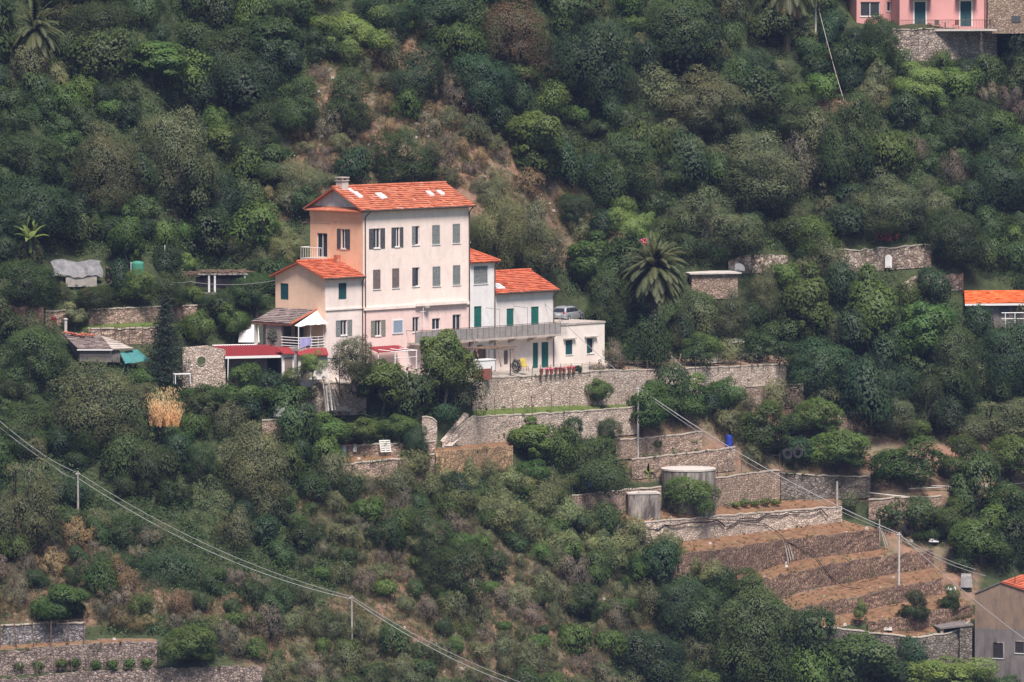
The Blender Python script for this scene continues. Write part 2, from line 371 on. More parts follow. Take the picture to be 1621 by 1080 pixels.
faces = np.stack([idx[:-1, :-1], idx[1:, :-1], idx[1:, 1:], idx[:-1, 1:]], -1).reshape(-1, 4)
me = bpy.data.meshes.new('hillside'); me.from_pydata(co.tolist(), [], faces.tolist())
a = me.attributes.new('soil', 'FLOAT', 'POINT'); a.data.foreach_set('value', SOIL.reshape(-1).astype(np.float32))
me.polygons.foreach_set('use_smooth', np.ones(len(faces), bool))
def soilmat():
    m, t, b = nmat('soil')
    s = attr(t, 'soil')
    n1 = noise(t, 0.28, 6, 0.7); n2 = noise(t, 1.6, 6, 0.75); n3 = noise(t, 0.12, 4, 0.6)
    green = mixc(t, ramp(t, n2, 0.3, 0.7), (0.030, 0.042, 0.022), (0.075, 0.090, 0.040))
    dry = mixc(t, ramp(t, n2, 0.3, 0.7), (0.12, 0.10, 0.07), (0.215, 0.18, 0.118))
    rust = mixc(t, ramp(t, n2, 0.35, 0.65), (0.20, 0.11, 0.08), (0.30, 0.185, 0.125))
    dry = mixc(t, ramp(t, n1, 0.42, 0.6), dry, rust)
    field = mixc(t, ramp(t, n2, 0.3, 0.7), (0.10, 0.058, 0.038), (0.33, 0.185, 0.105))
    field = mixc(t, mul(t, ramp(t, n1, 0.5, 0.7), 0.5), field, (0.20, 0.165, 0.085))
    field = mixc(t, mul(t, ramp(t, noise(t, 0.55, 5, 0.7, dist=0.8), 0.60, 0.70), 0.7), field, (0.055, 0.038, 0.03))
    paved = mixc(t, ramp(t, n2, 0.3, 0.7), (0.30, 0.27, 0.23), (0.42, 0.38, 0.33))
    grass = mixc(t, ramp(t, n2, 0.3, 0.7), (0.07, 0.11, 0.03), (0.14, 0.17, 0.05))
    ad = t.nodes.new('ShaderNodeMath'); ad.operation = 'ADD'; t.links.new(s, ad.inputs[0])
    sb = t.nodes.new('ShaderNodeMath'); sb.operation = 'SUBTRACT'; t.links.new(n3, sb.inputs[0]); sb.inputs[1].default_value = 0.5
    t.links.new(mul(t, sb.outputs[0], 0.9), ad.inputs[1])
    c = mixc(t, ramp(t, ad.outputs[0], 0.15, 0.45), green, dry)
    c = mixc(t, ramp(t, s, 0.86, 0.96), c, field)
    c = mixc(t, ramp(t, s, 1.6, 1.9), c, paved)
    g = t.nodes.new('ShaderNodeMath'); g.operation = 'MULTIPLY'; g.inputs[1].default_value = -1.0; t.links.new(s, g.inputs[0])
    c = mixc(t, ramp(t, g.outputs[0], 0.1, 0.35), c, grass)
    t.links.new(c, b.inputs['Base Color']); b.inputs['Roughness'].default_value = 0.95; b.inputs['Specular IOR Level'].default_value = 0.1
    bp = t.nodes.new('ShaderNodeBump'); bp.inputs['Strength'].default_value = 0.7; bp.inputs['Distance'].default_value = 0.35
    t.links.new(n2, bp.inputs['Height']); t.links.new(bp.outputs[0], b.inputs['Normal'])
    MATS['soil'] = m; return m
soilmat()
me.materials.append(MATS['soil'])
hill = bpy.data.objects.new('hillside', me); C.objects.link(hill); tag(hill, 'steep terraced hillside of scrub, dry grass and brown earth', 'hillside', kind='structure')
vg = MB(); vg.poly([(-420, -60, -86), (420, -60, -86), (420, 900, -86), (-420, 900, -86)])
tag(vg.build('ground', MATS['soil']), 'valley ground below the hillside', 'ground', kind='structure')
# ------------------------------------------------------------------ retaining walls
stone('pale', (0.62, 0.52, 0.44), (0.42, 0.335, 0.27), (0.24, 0.18, 0.145), 3.9, 1.4)
stone('tan', (0.47, 0.355, 0.28), (0.28, 0.20, 0.15), (0.14, 0.10, 0.075), 4.2, 1.5)
stone('ochre', (0.43, 0.29, 0.16), (0.29, 0.19, 0.12), (0.20, 0.13, 0.08), 4.5, 0.6)
stone('grey', (0.27, 0.235, 0.20), (0.15, 0.125, 0.105), (0.07, 0.06, 0.055), 3.4, 1.4)
stone('brown', (0.29, 0.195, 0.14), (0.155, 0.10, 0.073), (0.07, 0.048, 0.038), 6.5, 0.45)
stone('bluegrey', (0.34, 0.315, 0.315), (0.16, 0.148, 0.15), (0.06, 0.055, 0.06), 3.6, 1.3)
stone('greypink', (0.38, 0.30, 0.26), (0.17, 0.13, 0.11), (0.07, 0.055, 0.055), 4.2, 1.3)
stone('rust', (0.29, 0.19, 0.135), (0.16, 0.10, 0.075), (0.10, 0.065, 0.05), 4.0, 1.2, 0.5)
stone('ruin', (0.46, 0.39, 0.32), (0.22, 0.165, 0.13), (0.14, 0.10, 0.08), 3.2, 0.8, 0.3)
stone('pinkgrey', (0.48, 0.40, 0.33), (0.27, 0.215, 0.18), (0.10, 0.08, 0.075), 3.2, 1.3)
plain('coping', (0.46, 0.40, 0.34), 0.9, 0, 0.25, 1.5)
def resample(line, step=8.0):
    xs = np.array([p[0] for p in line], float); ys = np.array([p[1] for p in line], float)
    n = max(3, int(abs(xs[-1]-xs[0])/step)+1)
    x = np.linspace(xs[0], xs[-1], n); return x, np.interp(x, xs, ys)
def build_wall(nme, top, base, kind, lab, rs):
    x, yt = resample(top); yb = np.interp(x, [p[0] for p in base], [p[1] for p in base])
    n = len(x); rows = 5
    D = np.array([min(depth(x[i], yt[i]), depth(x[i], 0.5*(yt[i]+yb[i])), depth(x[i], yb[i]-1)) for i in range(n)])
    for _ in range(3): D[1:-1] = 0.25*D[:-2]+0.5*D[1:-1]+0.25*D[2:]
    org = at(x[n//2], yb[n//2], D[n//2])
    ruin = kind in ('ruin', 'rust', 'greypink', 'brown')
    yt = yt + rs.normal(0, 1.5 if ruin else 0.6, n)
    m = MB(); F = []; Bk = []
    for r in range(rows+1):
        f = r/rows; fr = []; bk = []
        for i in range(n):
            y = yb[i]+2.5 if r == 0 else yb[i]*(1-f)+yt[i]*f
            dd = D[i]-0.32-0.10*(1-f)+rs.normal(0, 0.035)
            fr.append(at(x[i], y, dd)-org); p = at(x[i], y, D[i]-0.32); bk.append(Vector((p.x, D[i]+0.22, p.z))-org)
        F.append(fr); Bk.append(bk)
    for r in range(rows):
        for i in range(n-1):
            m.poly([F[r][i], F[r][i+1], F[r+1][i+1], F[r+1][i]]); m.poly([Bk[r][i+1], Bk[r][i], Bk[r+1][i], Bk[r+1][i+1]])
        m.poly([Bk[r][0], F[r][0], F[r+1][0], Bk[r+1][0]]); m.poly([F[r][-1], Bk[r][-1], Bk[r+1][-1], F[r+1][-1]])
    for i in range(n-1): m.poly([F[-1][i], F[-1][i+1], Bk[-1][i+1], Bk[-1][i]])
    root = empty('stone_wall', org, 0, lab, 'stone wall', 'stone walls on the slope'); root['kind'] = 'thing'
    m.build('masonry', MATS[kind], root)
    if not ruin and kind != 'ochre' or nme in ('ruina',):
        c = MB()
        for i in range(n-1):
            a0, a1, b1, b0 = F[-1][i], F[-1][i+1], Bk[-1][i+1], Bk[-1][i]
            o = Vector((0, -0.06, 0.012)); h = Vector((0, 0, 0.09+0.03*rs.random()))
            c.hexa([a0+o, a1+o, b1+Vector((0, 0, .012)), b0+Vector((0, 0, .012)), a0+o+h, a1+o+h, b1+h, b0+h])
        c.build('coping', MATS['coping'], root)
    return root
rs = np.random.default_rng(11)
for wdef in WALLS: build_wall(*wdef, rs)
# ------------------------------------------------------------------ buildings
plaster('peach', (0.90, 0.75, 0.675)); plaster('orange', (0.88, 0.52, 0.34), (0.50, 0.32, 0.21)); plaster('pinkwash', (0.86, 0.64, 0.585))
plaster('offwhite', (0.77, 0.72, 0.69)); plaster('white', (0.80, 0.78, 0.77)); plaster('cream', (0.80, 0.72, 0.65), amount=0.4)
plaster('palewing', (0.86, 0.73, 0.67)); plaster('sidewing', (0.85, 0.58, 0.42), (0.48, 0.34, 0.26))
plaster('gablegrey', (0.66, 0.61, 0.58), (0.22, 0.21, 0.21), 0.8, 0.8)
plaster('rosepink', (0.66, 0.33, 0.31), (0.45, 0.24, 0.22), 0.3)
plaster('oldrender', (0.27, 0.19, 0.14), (0.11, 0.085, 0.075), 1.3, 0.6); plaster('oldgrey', (0.20, 0.175, 0.17), (0.085, 0.075, 0.072), 1.3, 0.6)
plaster('concrete', (0.40, 0.36, 0.325), (0.085, 0.072, 0.066), 1.0, 1.0)
tiles('redtile', (0.48, 0.15, 0.08), (0.66, 0.50, 0.42), (0.26, 0.075, 0.05))
tiles('reddertile', (0.50, 0.13, 0.065), (0.66, 0.34, 0.25), (0.30, 0.07, 0.045))
tiles('greytile', (0.25, 0.20, 0.185), (0.36, 0.26, 0.23), (0.10, 0.08, 0.08))
plain('redsheet', (0.27, 0.038, 0.042), 0.55, 0, 0.15, 2)
plain('shutter_grey', (0.20, 0.215, 0.21), 0.8, 0, 0.3, 5); plain('shutter_dark', (0.075, 0.075, 0.085), 0.75, 0, 0.3, 5)
plain('shutter_brown', (0.17, 0.135, 0.125), 0.8, 0, 0.3, 5); plain('shutter_green', (0.018, 0.125, 0.105), 0.55, 0, 0.15, 4)
plain('shutter_teal', (0.018, 0.075, 0.085), 0.55, 0, 0.15, 4); plain('shutter_olive', (0.21, 0.215, 0.165), 0.8, 0, 0.2, 5)
plain('white_paint', (0.74, 0.73, 0.72), 0.6, 0, 0.06, 5); plain('frame_white', (0.70, 0.69, 0.68), 0.6, 0, 0.08, 5)
plain('pipe', (0.085, 0.06, 0.05), 0.5, 0, 0.2, 3); plain('rusty', (0.16, 0.10, 0.075), 0.8, 0, 0.35, 4); plain('iron', (0.10, 0.095, 0.09), 0.6, 0, 0.2, 4)
plain('slab', (0.42, 0.37, 0.33), 0.9, 0, 0.25, 2); plain('bluepanel', (0.24, 0.30, 0.38), 0.6, 0, 0.1, 2); plain('inside_shade', (0.025, 0.024, 0.028), 0.9)  # the last is a near-black painted in for interior shade
plain('railmesh', (0.27, 0.255, 0.245), 0.85, 0, 0.2, 2); plain('greywood', (0.34, 0.31, 0.28), 0.9, 0, 0.3, 3); plain('timber', (0.16, 0.11, 0.08), 0.85, 0, 0.3, 3)
plain('whitecloth', (0.72, 0.71, 0.70), 0.85, 0, 0.1, 1.5); plain('shade', (0.30, 0.27, 0.25), 0.9); plain('old_shutter', (0.035, 0.03, 0.03), 0.9, 0, 0.3, 4); plain('tealcloth', (0.05, 0.20, 0.20), 0.7, 0, 0.12, 2); plain('bluecloth', (0.36, 0.36, 0.62), 0.85, 0, 0.1, 3)
plain('tarp', (0.17, 0.17, 0.175), 0.7, 0, 0.4, 1.6); plain('greenmesh', (0.06, 0.24, 0.17), 0.8, 0, 0.2, 4); plain('doorbrown', (0.20, 0.155, 0.135), 0.85, 0, 0.15, 1.2)
plain('lime', (0.50, 0.46, 0.42), 0.9, 0, 0.2, 2); plain('bluebarrel', (0.02, 0.05, 0.34), 0.5, 0, 0.15, 2); plain('rubber', (0.022, 0.022, 0.025), 0.8, 0, 0.25, 3)
glass()
class Frame:
    """a building's own axes: u along its front, w into the building, z up"""
    def __init__(s, O, deg):
        s.O = np.array(O); a = R(deg); s.a = a
        s.u = np.array([math.cos(a), math.sin(a), 0]); s.w = np.array([-math.sin(a), math.cos(a), 0])
    def front(s, px, py, w=0.0):
        d = ray(px, py); t = (s.O@s.w+w)/(d@s.w); p = d*t-s.O; return float(p@s.u), float(p[2])
    def side(s, px, py, u=0.0):
        d = ray(px, py); t = (s.O@s.u+u)/(d@s.u); p = d*t-s.O; return float(p@s.w), float(p[2])
    def frect(s, x0, y0, x1, y1, w=0.0):
        """a rectangle of the front wall seen between these photo pixels: u0, z0, u1, z1"""
        ym = (y0+y1)/2
        u0, _ = s.front(x0, ym, w); u1, _ = s.front(x1, ym, w); xm = (x0+x1)/2
        return u0, s.front(xm, y1, w)[1], u1, s.front(xm, y0, w)[1]
    def srect(s, x0, y0, x1, y1, u=0.0):
        ym = (y0+y1)/2; w1, _ = s.side(x0, ym, u); w0, _ = s.side(x1, ym, u); xm = (x0+x1)/2
        return w0, s.side(xm, y1, u)[1], w1, s.side(xm, y0, u)[1]
    def world(s, u, w, z): return Vector(tuple(s.O+s.u*u+s.w*w+np.array([0, 0, z])))
def fmap(a, d, z, w0=0.0): return (a, w0-d, z)          # front wall: d metres outward
def smap(a, d, z, u0=0.0): return (u0-d, a, z)          # left wall
class Wall:
    def __init__(s, kind, off=0.0): s.k = kind; s.o = off
    def p(s, a, d, z): return (a, s.o-d, z) if s.k == 'f' else (s.o-d, a, z)
    def box(s, mb, a0, a1, d0, d1, z0, z1, tint=0.5): mb.box(s.p(a0, d0, z0), s.p(a1, d1, z1), tint)
    def panel(s, mb, a0, a1, z0, z1, holes, reveal=0.22):
        """the wall face with its openings cut out, and the reveals of the openings"""
        A = sorted({a0, a1, *[min(max(h[i], a0), a1) for h in holes for i in (0, 2)]}); Z = sorted({z0, z1, *[min(max(h[i], z0), z1) for h in holes for i in (1, 3)]})
        for i in range(len(A)-1):
            for j in range(len(Z)-1):
                if A[i+1]-A[i] < 1e-5 or Z[j+1]-Z[j] < 1e-5: continue
                ca, cz = (A[i]+A[i+1])/2, (Z[j]+Z[j+1])/2
                if any(h[0] < ca < h[2] and h[1] < cz < h[3] for h in holes): continue
                mb.poly([s.p(A[i], 0, Z[j]), s.p(A[i+1], 0, Z[j]), s.p(A[i+1], 0, Z[j+1]), s.p(A[i], 0, Z[j+1])])
        for h in holes:
            q = [(h[0], h[1]), (h[2], h[1]), (h[2], h[3]), (h[0], h[3])]
            for k in range(4):
                (aa, za), (ab, zb) = q[k], q[(k+1) % 4]
                mb.poly([s.p(aa, 0, za), s.p(ab, 0, zb), s.p(ab, -reveal, zb), s.p(aa, -reveal, za)])
def louvre(wl, mb, a0, a1, z0, z1, d=0.0, th=0.04):
    """a slatted shutter leaf: stiles, rails and tilted slats"""
    st = min(0.07, (a1-a0)*0.18)
    wl.box(mb, a0, a0+st, d, d+th, z0, z1); wl.box(mb, a1-st, a1, d, d+th, z0, z1)
    wl.box(mb, a0+st, a1-st, d, d+th, z0, z0+0.09); wl.box(mb, a0+st, a1-st, d, d+th, z1-0.09, z1); zm = (z0+z1)/2
    wl.box(mb, a0+st, a1-st, d, d+th, zm-0.04, zm+0.04)
    n = max(4, int((z1-z0)/0.11))
    for k in range(n):
        za = z0+0.09+(z1-z0-0.18)*k/n; zb = za+(z1-z0-0.18)/n*0.85
        mb.poly([wl.p(a0+st, d+th*0.9, za), wl.p(a1-st, d+th*0.9, za), wl.p(a1-st, d+0.004, zb), wl.p(a0+st, d+0.004, zb)], 0.3+0.4*((k*7) % 5)/5)
def window(root, wl, h, style, mat='shutter_grey', name='window', sill=True):
    """style: closed / ajar / open / bare / door / half"""
    a0, z0, a1, z1 = h; f = MB(); fr = 0.06; dp = -0.16
    w_ = a1-a0; inner = (a0, a1)
    if style == 'open': inner = (a0+w_*0.29, a1-w_*0.29)
    i0, i1 = inner
    wl.box(f, i0+.003, i0+fr, dp, dp+.06, z0+.003, z1-.003); wl.box(f, i1-fr, i1-.003, dp, dp+.06, z0+.003, z1-.003)
    wl.box(f, i0+fr, i1-fr, dp, dp+.06, z0+.003, z0+fr); wl.box(f, i0+fr, i1-fr, dp, dp+.06, z1-fr, z1-.003)
    if w_ > 0.7: wl.box(f, (i0+i1)/2-.035, (i0+i1)/2+.035, dp+.002, dp+.062, z0+fr, z1-fr)
    if sill and style != 'door': wl.box(f, i0-.05, i1+.05, -.10, .06, z0-.07, z0-.004)
    root_w = f.build(name, MATS['frame_white'], root)
    g = MB(); wl.box(g, i0+fr, i1-fr, dp-.02, dp+.02, z0+fr, z1-fr); g.build('pane', MATS['glass'], root_w)
    if style in ('bare', 'door') and w_ > 0.6:
        c = MB(); k = 5
        for q in range(k):
            x0 = i0+fr+(i1-i0-2*fr)*(0.05+0.42*q/k); x1 = i0+fr+(i1-i0-2*fr)*(0.05+0.42*(q+1)/k)
            wl.box(c, x0, x1, dp-.06-.02*(q % 2), dp-.03-.02*(q % 2), z0+.1, z1-.1)
        c.build('curtain', MATS['whitecloth'], root_w)
    if style == 'closed':
        am = (a0+a1)/2
        for q0, q1 in ((a0+.015, am-.008), (am+.008, a1-.015)):
            s_ = MB(); louvre(wl, s_, q0, q1, z0+.02, z1-.02, -0.05); s_.build('shutter', MATS[mat], root_w)
    if style == 'open':
        for q0, q1 in ((a0, a0+w_*0.28), (a1-w_*0.28, a1)):
            s_ = MB(); louvre(wl, s_, q0, q1, z0-.02, z1, 0.012); s_.build('shutter', MATS[mat], root_w)
    if style == 'ajar':
        am = (a0+a1)/2; s_ = MB(); louvre(wl, s_, a0+.015, am-0.02, z0+.02, z1-.02, -0.05); s_.build('shutter', MATS[mat], root_w)
    return root_w
def leaf_door(root, wl, h, mat, name='door'):
    """a pair of tall solid shutter leaves in the wall opening"""
    a0, z0, a1, z1 = h; am = (a0+a1)/2; d = MB()
    wl.box(d, a0+.004, a1-.004, -.15, -.10, z0+.004, z1-.004)
    o = d.build(name, MATS[mat], root)
    for q0, q1 in ((a0+.02, am-.012), (am+.012, a1-.02)):
        s_ = MB(); louvre(wl, s_, q0, q1, z0+.02, z1-.02, -0.09); s_.build('shutter', MATS[mat], o)
    return o
def tiled_slope(mb, p00, p10, p11, p01, course=0.36, tile=0.5, rs=None, th=0.10):
    """a roof plane of stepped tile courses; p00-p10 is the eave, p01-p11 the ridge"""
    p00, p10, p11, p01 = map(Vector, (p00, p10, p11, p01)); rs = rs or np.random.default_rng(1)
    nv = max(2, int(round((p01-p00).length/course))); nrm = (p10-p00).cross(p01-p00).normalized()
    if nrm.z < 0: nrm = -nrm
    for j in range(nv):
        a, b = j/nv, (j+1)/nv
        l0, r0 = p00.lerp(p01, a), p10.lerp(p11, a); l1, r1 = p00.lerp(p01, b), p10.lerp(p11, b)
        nu = max(1, int(round((r0-l0).length/tile)))
        for i in range(nu):
            c, d = i/nu, (i+1)/nu; up = nrm*(0.075+0.022*rs.normal()); dn = nrm*0.012
            A, B = l0.lerp(r0, c)+up, l0.lerp(r0, d)+up; Cc, D = l1.lerp(r1, d)+dn, l1.lerp(r1, c)+dn
            tt = float(np.clip(0.5+0.23*rs.normal(), 0, 1))
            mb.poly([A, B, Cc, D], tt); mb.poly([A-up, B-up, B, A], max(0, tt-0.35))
    t = nrm*th
    mb.hexa([p00-t, p10-t, p11-t, p01-t, p00, p10, p11, p01], 0.3)
def ridge_caps(mb, a, b, r=0.13, rs=None):
    a, b = Vector(a), Vector(b); n = max(2, int((b-a).length/0.42)); rs = rs or np.random.default_rng(2)
    for k in range(n):
        p, q = a.lerp(b, k/n), a.lerp(b, (k+1)/n)
        mb.tube([p, q], [r*1.08, r*0.92], 8, float(np.clip(0.55+0.2*rs.normal(), 0, 1)))
def solid_back(mb, L, W, z0, ze, zr=None, u0=0.0):
    """rear and far walls so the building is a closed body"""
    e = 0.0
    mb.poly([(u0+L, W, z0), (u0, W, z0), (u0, W, ze), (u0+L, W, ze)])
    if zr is None: mb.poly([(u0+L, 0, z0), (u0+L, W, z0), (u0+L, W, ze), (u0+L, 0, ze)])
    else: mb.poly([(u0+L, 0, z0), (u0+L, W, z0), (u0+L, W, ze), (u0+L, W/2, zr), (u0+L, 0, ze)])
def downpipe(root, pts, r=0.06):
    m = MB(); m.tube(pts, r, 6); return m.build('downpipe', MATS['pipe'], root)
def gutter(root, a, b):
    m = MB(); m.tube([a, b], 0.085, 6); return m.build('gutter', MATS['pipe'], root)
rsb = np.random.default_rng(77)
TH = 46.0
O = at(575, 600, 600.0); VF = Frame(O, TH)           # the near corner of the villa at yard level
fw, sw = Wall('f'), Wall('s')
# ---- the villa
villa = empty('villa', O, R(TH), 'tall four storey villa with pale peach front, orange side wall and red tiled roof', 'house')
L, ze = VF.front(742.5, 321.5); ze0 = VF.front(575.5, 330)[1]; ze = (ze+ze0)/2; W = VF.side(491, 330)[0]; zr = VF.side(531.5, 297.5)[1]; zr = max(zr, ze+1.7)
zb = -1.5
zs = VF.front(660, 483)[1]
rects = {}
top = [((584,361.7,609,393),'open','shutter_dark'), ((619.5,360,638,391),'open','shutter_dark'), ((652,358,664,388),'ajar','shutter_grey'), ((684,356.5,696.5,387),'closed','shutter_grey'), ((716.5,354.5,728.5,385),'closed','shutter_grey')]
mid = [((590.5,427,602.5,458),'closed','shutter_brown'), ((620.7,425,632.2,456),'closed','shutter_brown'), ((652.5,423.5,664,453.5),'ajar','shutter_dark'), ((684.7,422,697.3,453),'closed','shutter_grey'), ((716.8,420,728.8,451),'closed','shutter_grey')]
low = [((587,507,609.8,532),'open','shutter_olive'), ((622,507.6,636.6,526.7),'panel',''), ((653,502,663.5,526),'bare',''), ((684,504,697,522),'bare',''), ((716.5,498,729.5,538),'door','')]
alln = [(VF.frect(*r), s, m) for r, s, m in top+mid+low]
hole = lambda x: (x[0][0]+(x[0][2]-x[0][0])*.29, x[0][1], x[0][2]-(x[0][2]-x[0][0])*.29, x[0][3]) if x[1] == 'open' else x[0]
m = MB(); fw.panel(m, 0, L, zs, ze, [hole(x) for x in alln[:10]]); solid_back(m, L, W, zb, ze, zr); m.build('front_wall', MATS['peach'], villa)
m = MB(); fw.panel(m, 0, L, zb, zs-.001, [hole(x) for x in alln[10:] if x[1] != 'panel']); m.build('lower_front_wall', MATS['pinkwash'], villa)
sideh = [(VF.srect(534,362.6,554.3,394),'open','shutter_dark'), (VF.srect(501.5,369,518,407.5),'door','')]
m = MB(); sw.panel(m, 0, W, zb, ze-.02, [hole(x) for x in sideh]); m.build('side_wall', MATS['orange'], villa)
m = MB(); m.poly([(0.0, 0, ze-.02), (0.0, W, ze-.02), (0.0, W/2, zr-.03)]); m.build('gable', MATS['gablegrey'], villa)
for h, s, mm in alln:
    if s == 'panel':
        q = MB(); fw.box(q, h[0], h[2], -.02, .05, h[1], h[3]); p_ = q.build('blue_panel', MATS['bluepanel'], villa)
        q = MB(); fw.box(q, h[0]-.1, h[0], 0, .07, h[1]-.1, h[3]+.1); fw.box(q, h[2], h[2]+.1, 0, .07, h[1]-.1, h[3]+.1); fw.box(q, h[0], h[2], 0, .07, h[3], h[3]+.1); fw.box(q, h[0], h[2], 0, .07, h[1]-.1, h[1]); q.build('frame', MATS['white_paint'], p_)
    else: window(villa, fw, h, s, mm or 'shutter_grey', 'glazed_door' if s == 'door' else 'window')
for h, s, mm in sideh: window(villa, sw, h, s, mm or 'shutter_grey', 'glazed_door' if s == 'door' else 'window')
# string course, pediment skirt, corner strip, sills of cornice
m = MB(); fw.box(m, 0.02, L-.02, .003, .14, zs-.22, zs+.06); fw.box(m, L*.48, L-.5, .14, .34, zs-.10, zs+.18); m.build('string_course', MATS['peach'], villa)
m = MB(); m.poly([(-.5, -.35, ze-.30), (-.5, W+.35, ze-.30), (0, W+.2, ze+.03), (0, -.2, ze+.03)]); m.box((-.5, -.35, ze-.40), (-.004, W+.35, ze-.302)); m.build('skirt_roof', MATS['redtile'], villa)
m = MB(); sw.box(m, 0.01, W-.01, .004, .10, ze-.95, ze-.42); m.build('frieze', MATS['orange'], villa)
m = MB(); e = .5; sl = (zr-ze)/(W/2); zo = ze-.45*sl
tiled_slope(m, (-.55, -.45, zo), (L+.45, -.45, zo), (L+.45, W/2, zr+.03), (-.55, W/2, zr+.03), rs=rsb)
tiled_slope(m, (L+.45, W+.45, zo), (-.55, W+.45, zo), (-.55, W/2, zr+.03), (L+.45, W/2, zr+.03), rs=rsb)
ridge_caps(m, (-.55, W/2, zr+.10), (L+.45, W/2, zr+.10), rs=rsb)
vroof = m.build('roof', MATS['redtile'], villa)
def on_roof(w, off=0.0, W=W, zo=zo): return zo+(w+.45)*sl+off
def skylight(root, u0, u1, w0, w1, zf, mat='frame_white'):
    f = MB(); q = lambda u, w, o: (u, w, zf(w)+o)
    for a0, a1, b0, b1 in ((u0, u1, w0, w0+.09), (u0, u1, w1-.09, w1), (u0, u0+.09, w0+.09, w1-.09), (u1-.09, u1, w0+.09, w1-.09)):
        f.hexa([q(a0,b0,.02), q(a1,b0,.02), q(a1,b1,.02), q(a0,b1,.02), q(a0,b0,.2), q(a1,b0,.2), q(a1,b1,.2), q(a0,b1,.2)])
    o = f.build('skylight', MATS[mat], root); g = MB(); g.poly([q(u0+.09,w0+.09,.15), q(u1-.09,w0+.09,.15), q(u1-.09,w1-.09,.15), q(u0+.09,w1-.09,.15)]); g.build('pane', MATS['skyglass'], o)
plain('skyglass', (0.45, 0.48, 0.50), 0.25, 0, 0.1, 1)
def roofhit(px, py):
    d = ray(px, py); O_ = np.array(O)
    n = -sl*VF.w+np.array([0, 0, 1.0]); p0 = O_+np.array([0, 0, on_roof(0)+.08]); t_ = (p0@n)/(d@n); p = d*t_-O_; return float(p@VF.u), float(p@VF.w)
for x0, y0, x1, y1 in ((594, 307, 613, 315), (560, 305, 573, 313), (552, 300.5, 560, 305), (674, 304, 687, 309.5), (691, 303, 704, 308.5)):
    ua, wa = roofhit((x0+x1)/2, y1); ub, wb = roofhit((x0+x1)/2, y0)
    um = (ua+ub)/2; hw = (x1-x0)/17.0/2*0.75; skylight(vroof, um-hw, um+hw, wa, max(wb, wa+.5), on_roof)
# chimney at the gable end
cu, cw = 0.75, W/2; m = MB(); m.box((cu-.42, cw-.42, zr-.5), (cu+.42, cw+.42, zr+.62)); ch = m.build('chimney', MATS['lime'], vroof)
m = MB(); m.box((cu-.5, cw-.5, zr+.622), (cu+.5, cw+.5, zr+.72)); m.box((cu-.5, cw-.5, zr+.90), (cu+.5, cw+.5, zr+1.0))
for a_ in (-.32, .32):
    for b_ in (-.32, .32): m.box((cu+a_-.1, cw+b_-.1, zr+.722), (cu+a_+.1, cw+b_+.1, zr+.898))
m.build('chimney_cap', MATS['slab'], ch)
gutter(villa, (-.5, -.50, zo-.04), (L+.42, -.50, zo-.04))
downpipe(villa, [(.55, -.48, zo-.1), (.22, -.10, zo-.65), (.22, -.10, zb)])
downpipe(villa, [(L+.1, -.45, zo-.1), (L-.06, -.12, zo-.55), (L-.06, -.12, zb)])
# balcony of the side door and the awning rod over it
w0, z0, w1, z1 = sideh[1][0]
m = MB(); m.box((-1.2, w0-.5, z0-.22), (-.004, w1+1.0, z0-.04)); bal = m.build('side_balcony', MATS['slab'], villa)
m = MB()
for k in range(10): m.tube([(-1.15, w0-.45+(w1-w0+1.4)*k/9, z0-.04), (-1.15, w0-.45+(w1-w0+1.4)*k/9, z0+.95)], .018, 4)
m.tube([(-1.15, w0-.45, z0+.95), (-1.15, w1+.95, z0+.95)], .03, 4); m.tube([(-1.15, w1+.95, z0+.95), (-.02, w1+.95, z0+.95)], .03, 4); m.build('railing', MATS['white_paint'], bal)
m = MB(); m.tube([(-.9, w0-1.3, z1+.95), (-.9, w1+1.1, z1+.95)], .03, 5); m.tube([(-.9, w1+1.0, z1+.95), (0, w1+1.0, z1+1.1)], .025, 4); m.tube([(-.9, w0-1.2, z1+.95), (0, w0-1.2, z1+1.1)], .025, 4)
m.tube([(-.9, w1+1.0, z1+.95), (-1.1, w1+.8, z0+.9)], .02, 4); m.build('awning_frame', MATS['rusty'], villa)
# aerial with a dish beside the ground floor windows
u_, z_ = VF.front(667, 520); u2, z2 = VF.front(667, 478)
m = MB(); m.tube([(u_, -.25, z_-.4), (u_, -.25, z2)], .03, 5); m.tube([(u_-.4, -.25, z2-.9), (u_+.35, -.25, z2-.9)], .02, 4); m.tube([(u_-.25, -.25, z_+.3), (u_+.2, -.25, z_+.3)], .02, 4)
m.lathe([(.05, 0), (.20, .04), (.30, .10), (.30, .12)], 12, (u_+.45, -.3, z2-.6)); m.build('aerial', MATS['white_paint'], villa)
# ---- left wing
u0 = VF.front(515, 480)[0]
WF = VF; swl = Wall('s', u0)
side = empty('side_house', O, R(TH), 'lower gabled house with orange end wall joined to the left of the tall villa', 'house')
zel = VF.front(540, 437)[1]; Wl = VF.side(436, 440, u0)[0]; zrl = VF.side(472.5, 415, u0)[1]
hs = [(VF.frect(536,448,548.8,474.2), 'green'), (VF.frect(531.5,506.7,557,531), 'open')]
m = MB(); fw.panel(m, u0, -.01, zb, zel, [hs[0][0], hole(hs[1])]); solid_back(m, -u0-.01, Wl, zb, zel, None, u0); m.build('front_wall', MATS['palewing'], side)
hsd = VF.srect(443.5,448.7,456.5,474.6,u0)
m = MB(); swl.panel(m, 0, Wl, zb, zel, [hsd]); m.poly([(u0, 0, zel), (u0, Wl, zel), (u0, Wl/2, zrl)]); m.build('side_wall', MATS['sidewing'], side)
leaf_door(side, fw, hs[0][0], 'shutter_teal', 'window'); leaf_door(side, swl, hsd, 'shutter_teal', 'window'); window(side, fw, hs[1][0], 'open', 'shutter_grey')
m = MB(); sll = (zrl-zel)/(Wl/2); zol = zel-.4*sll
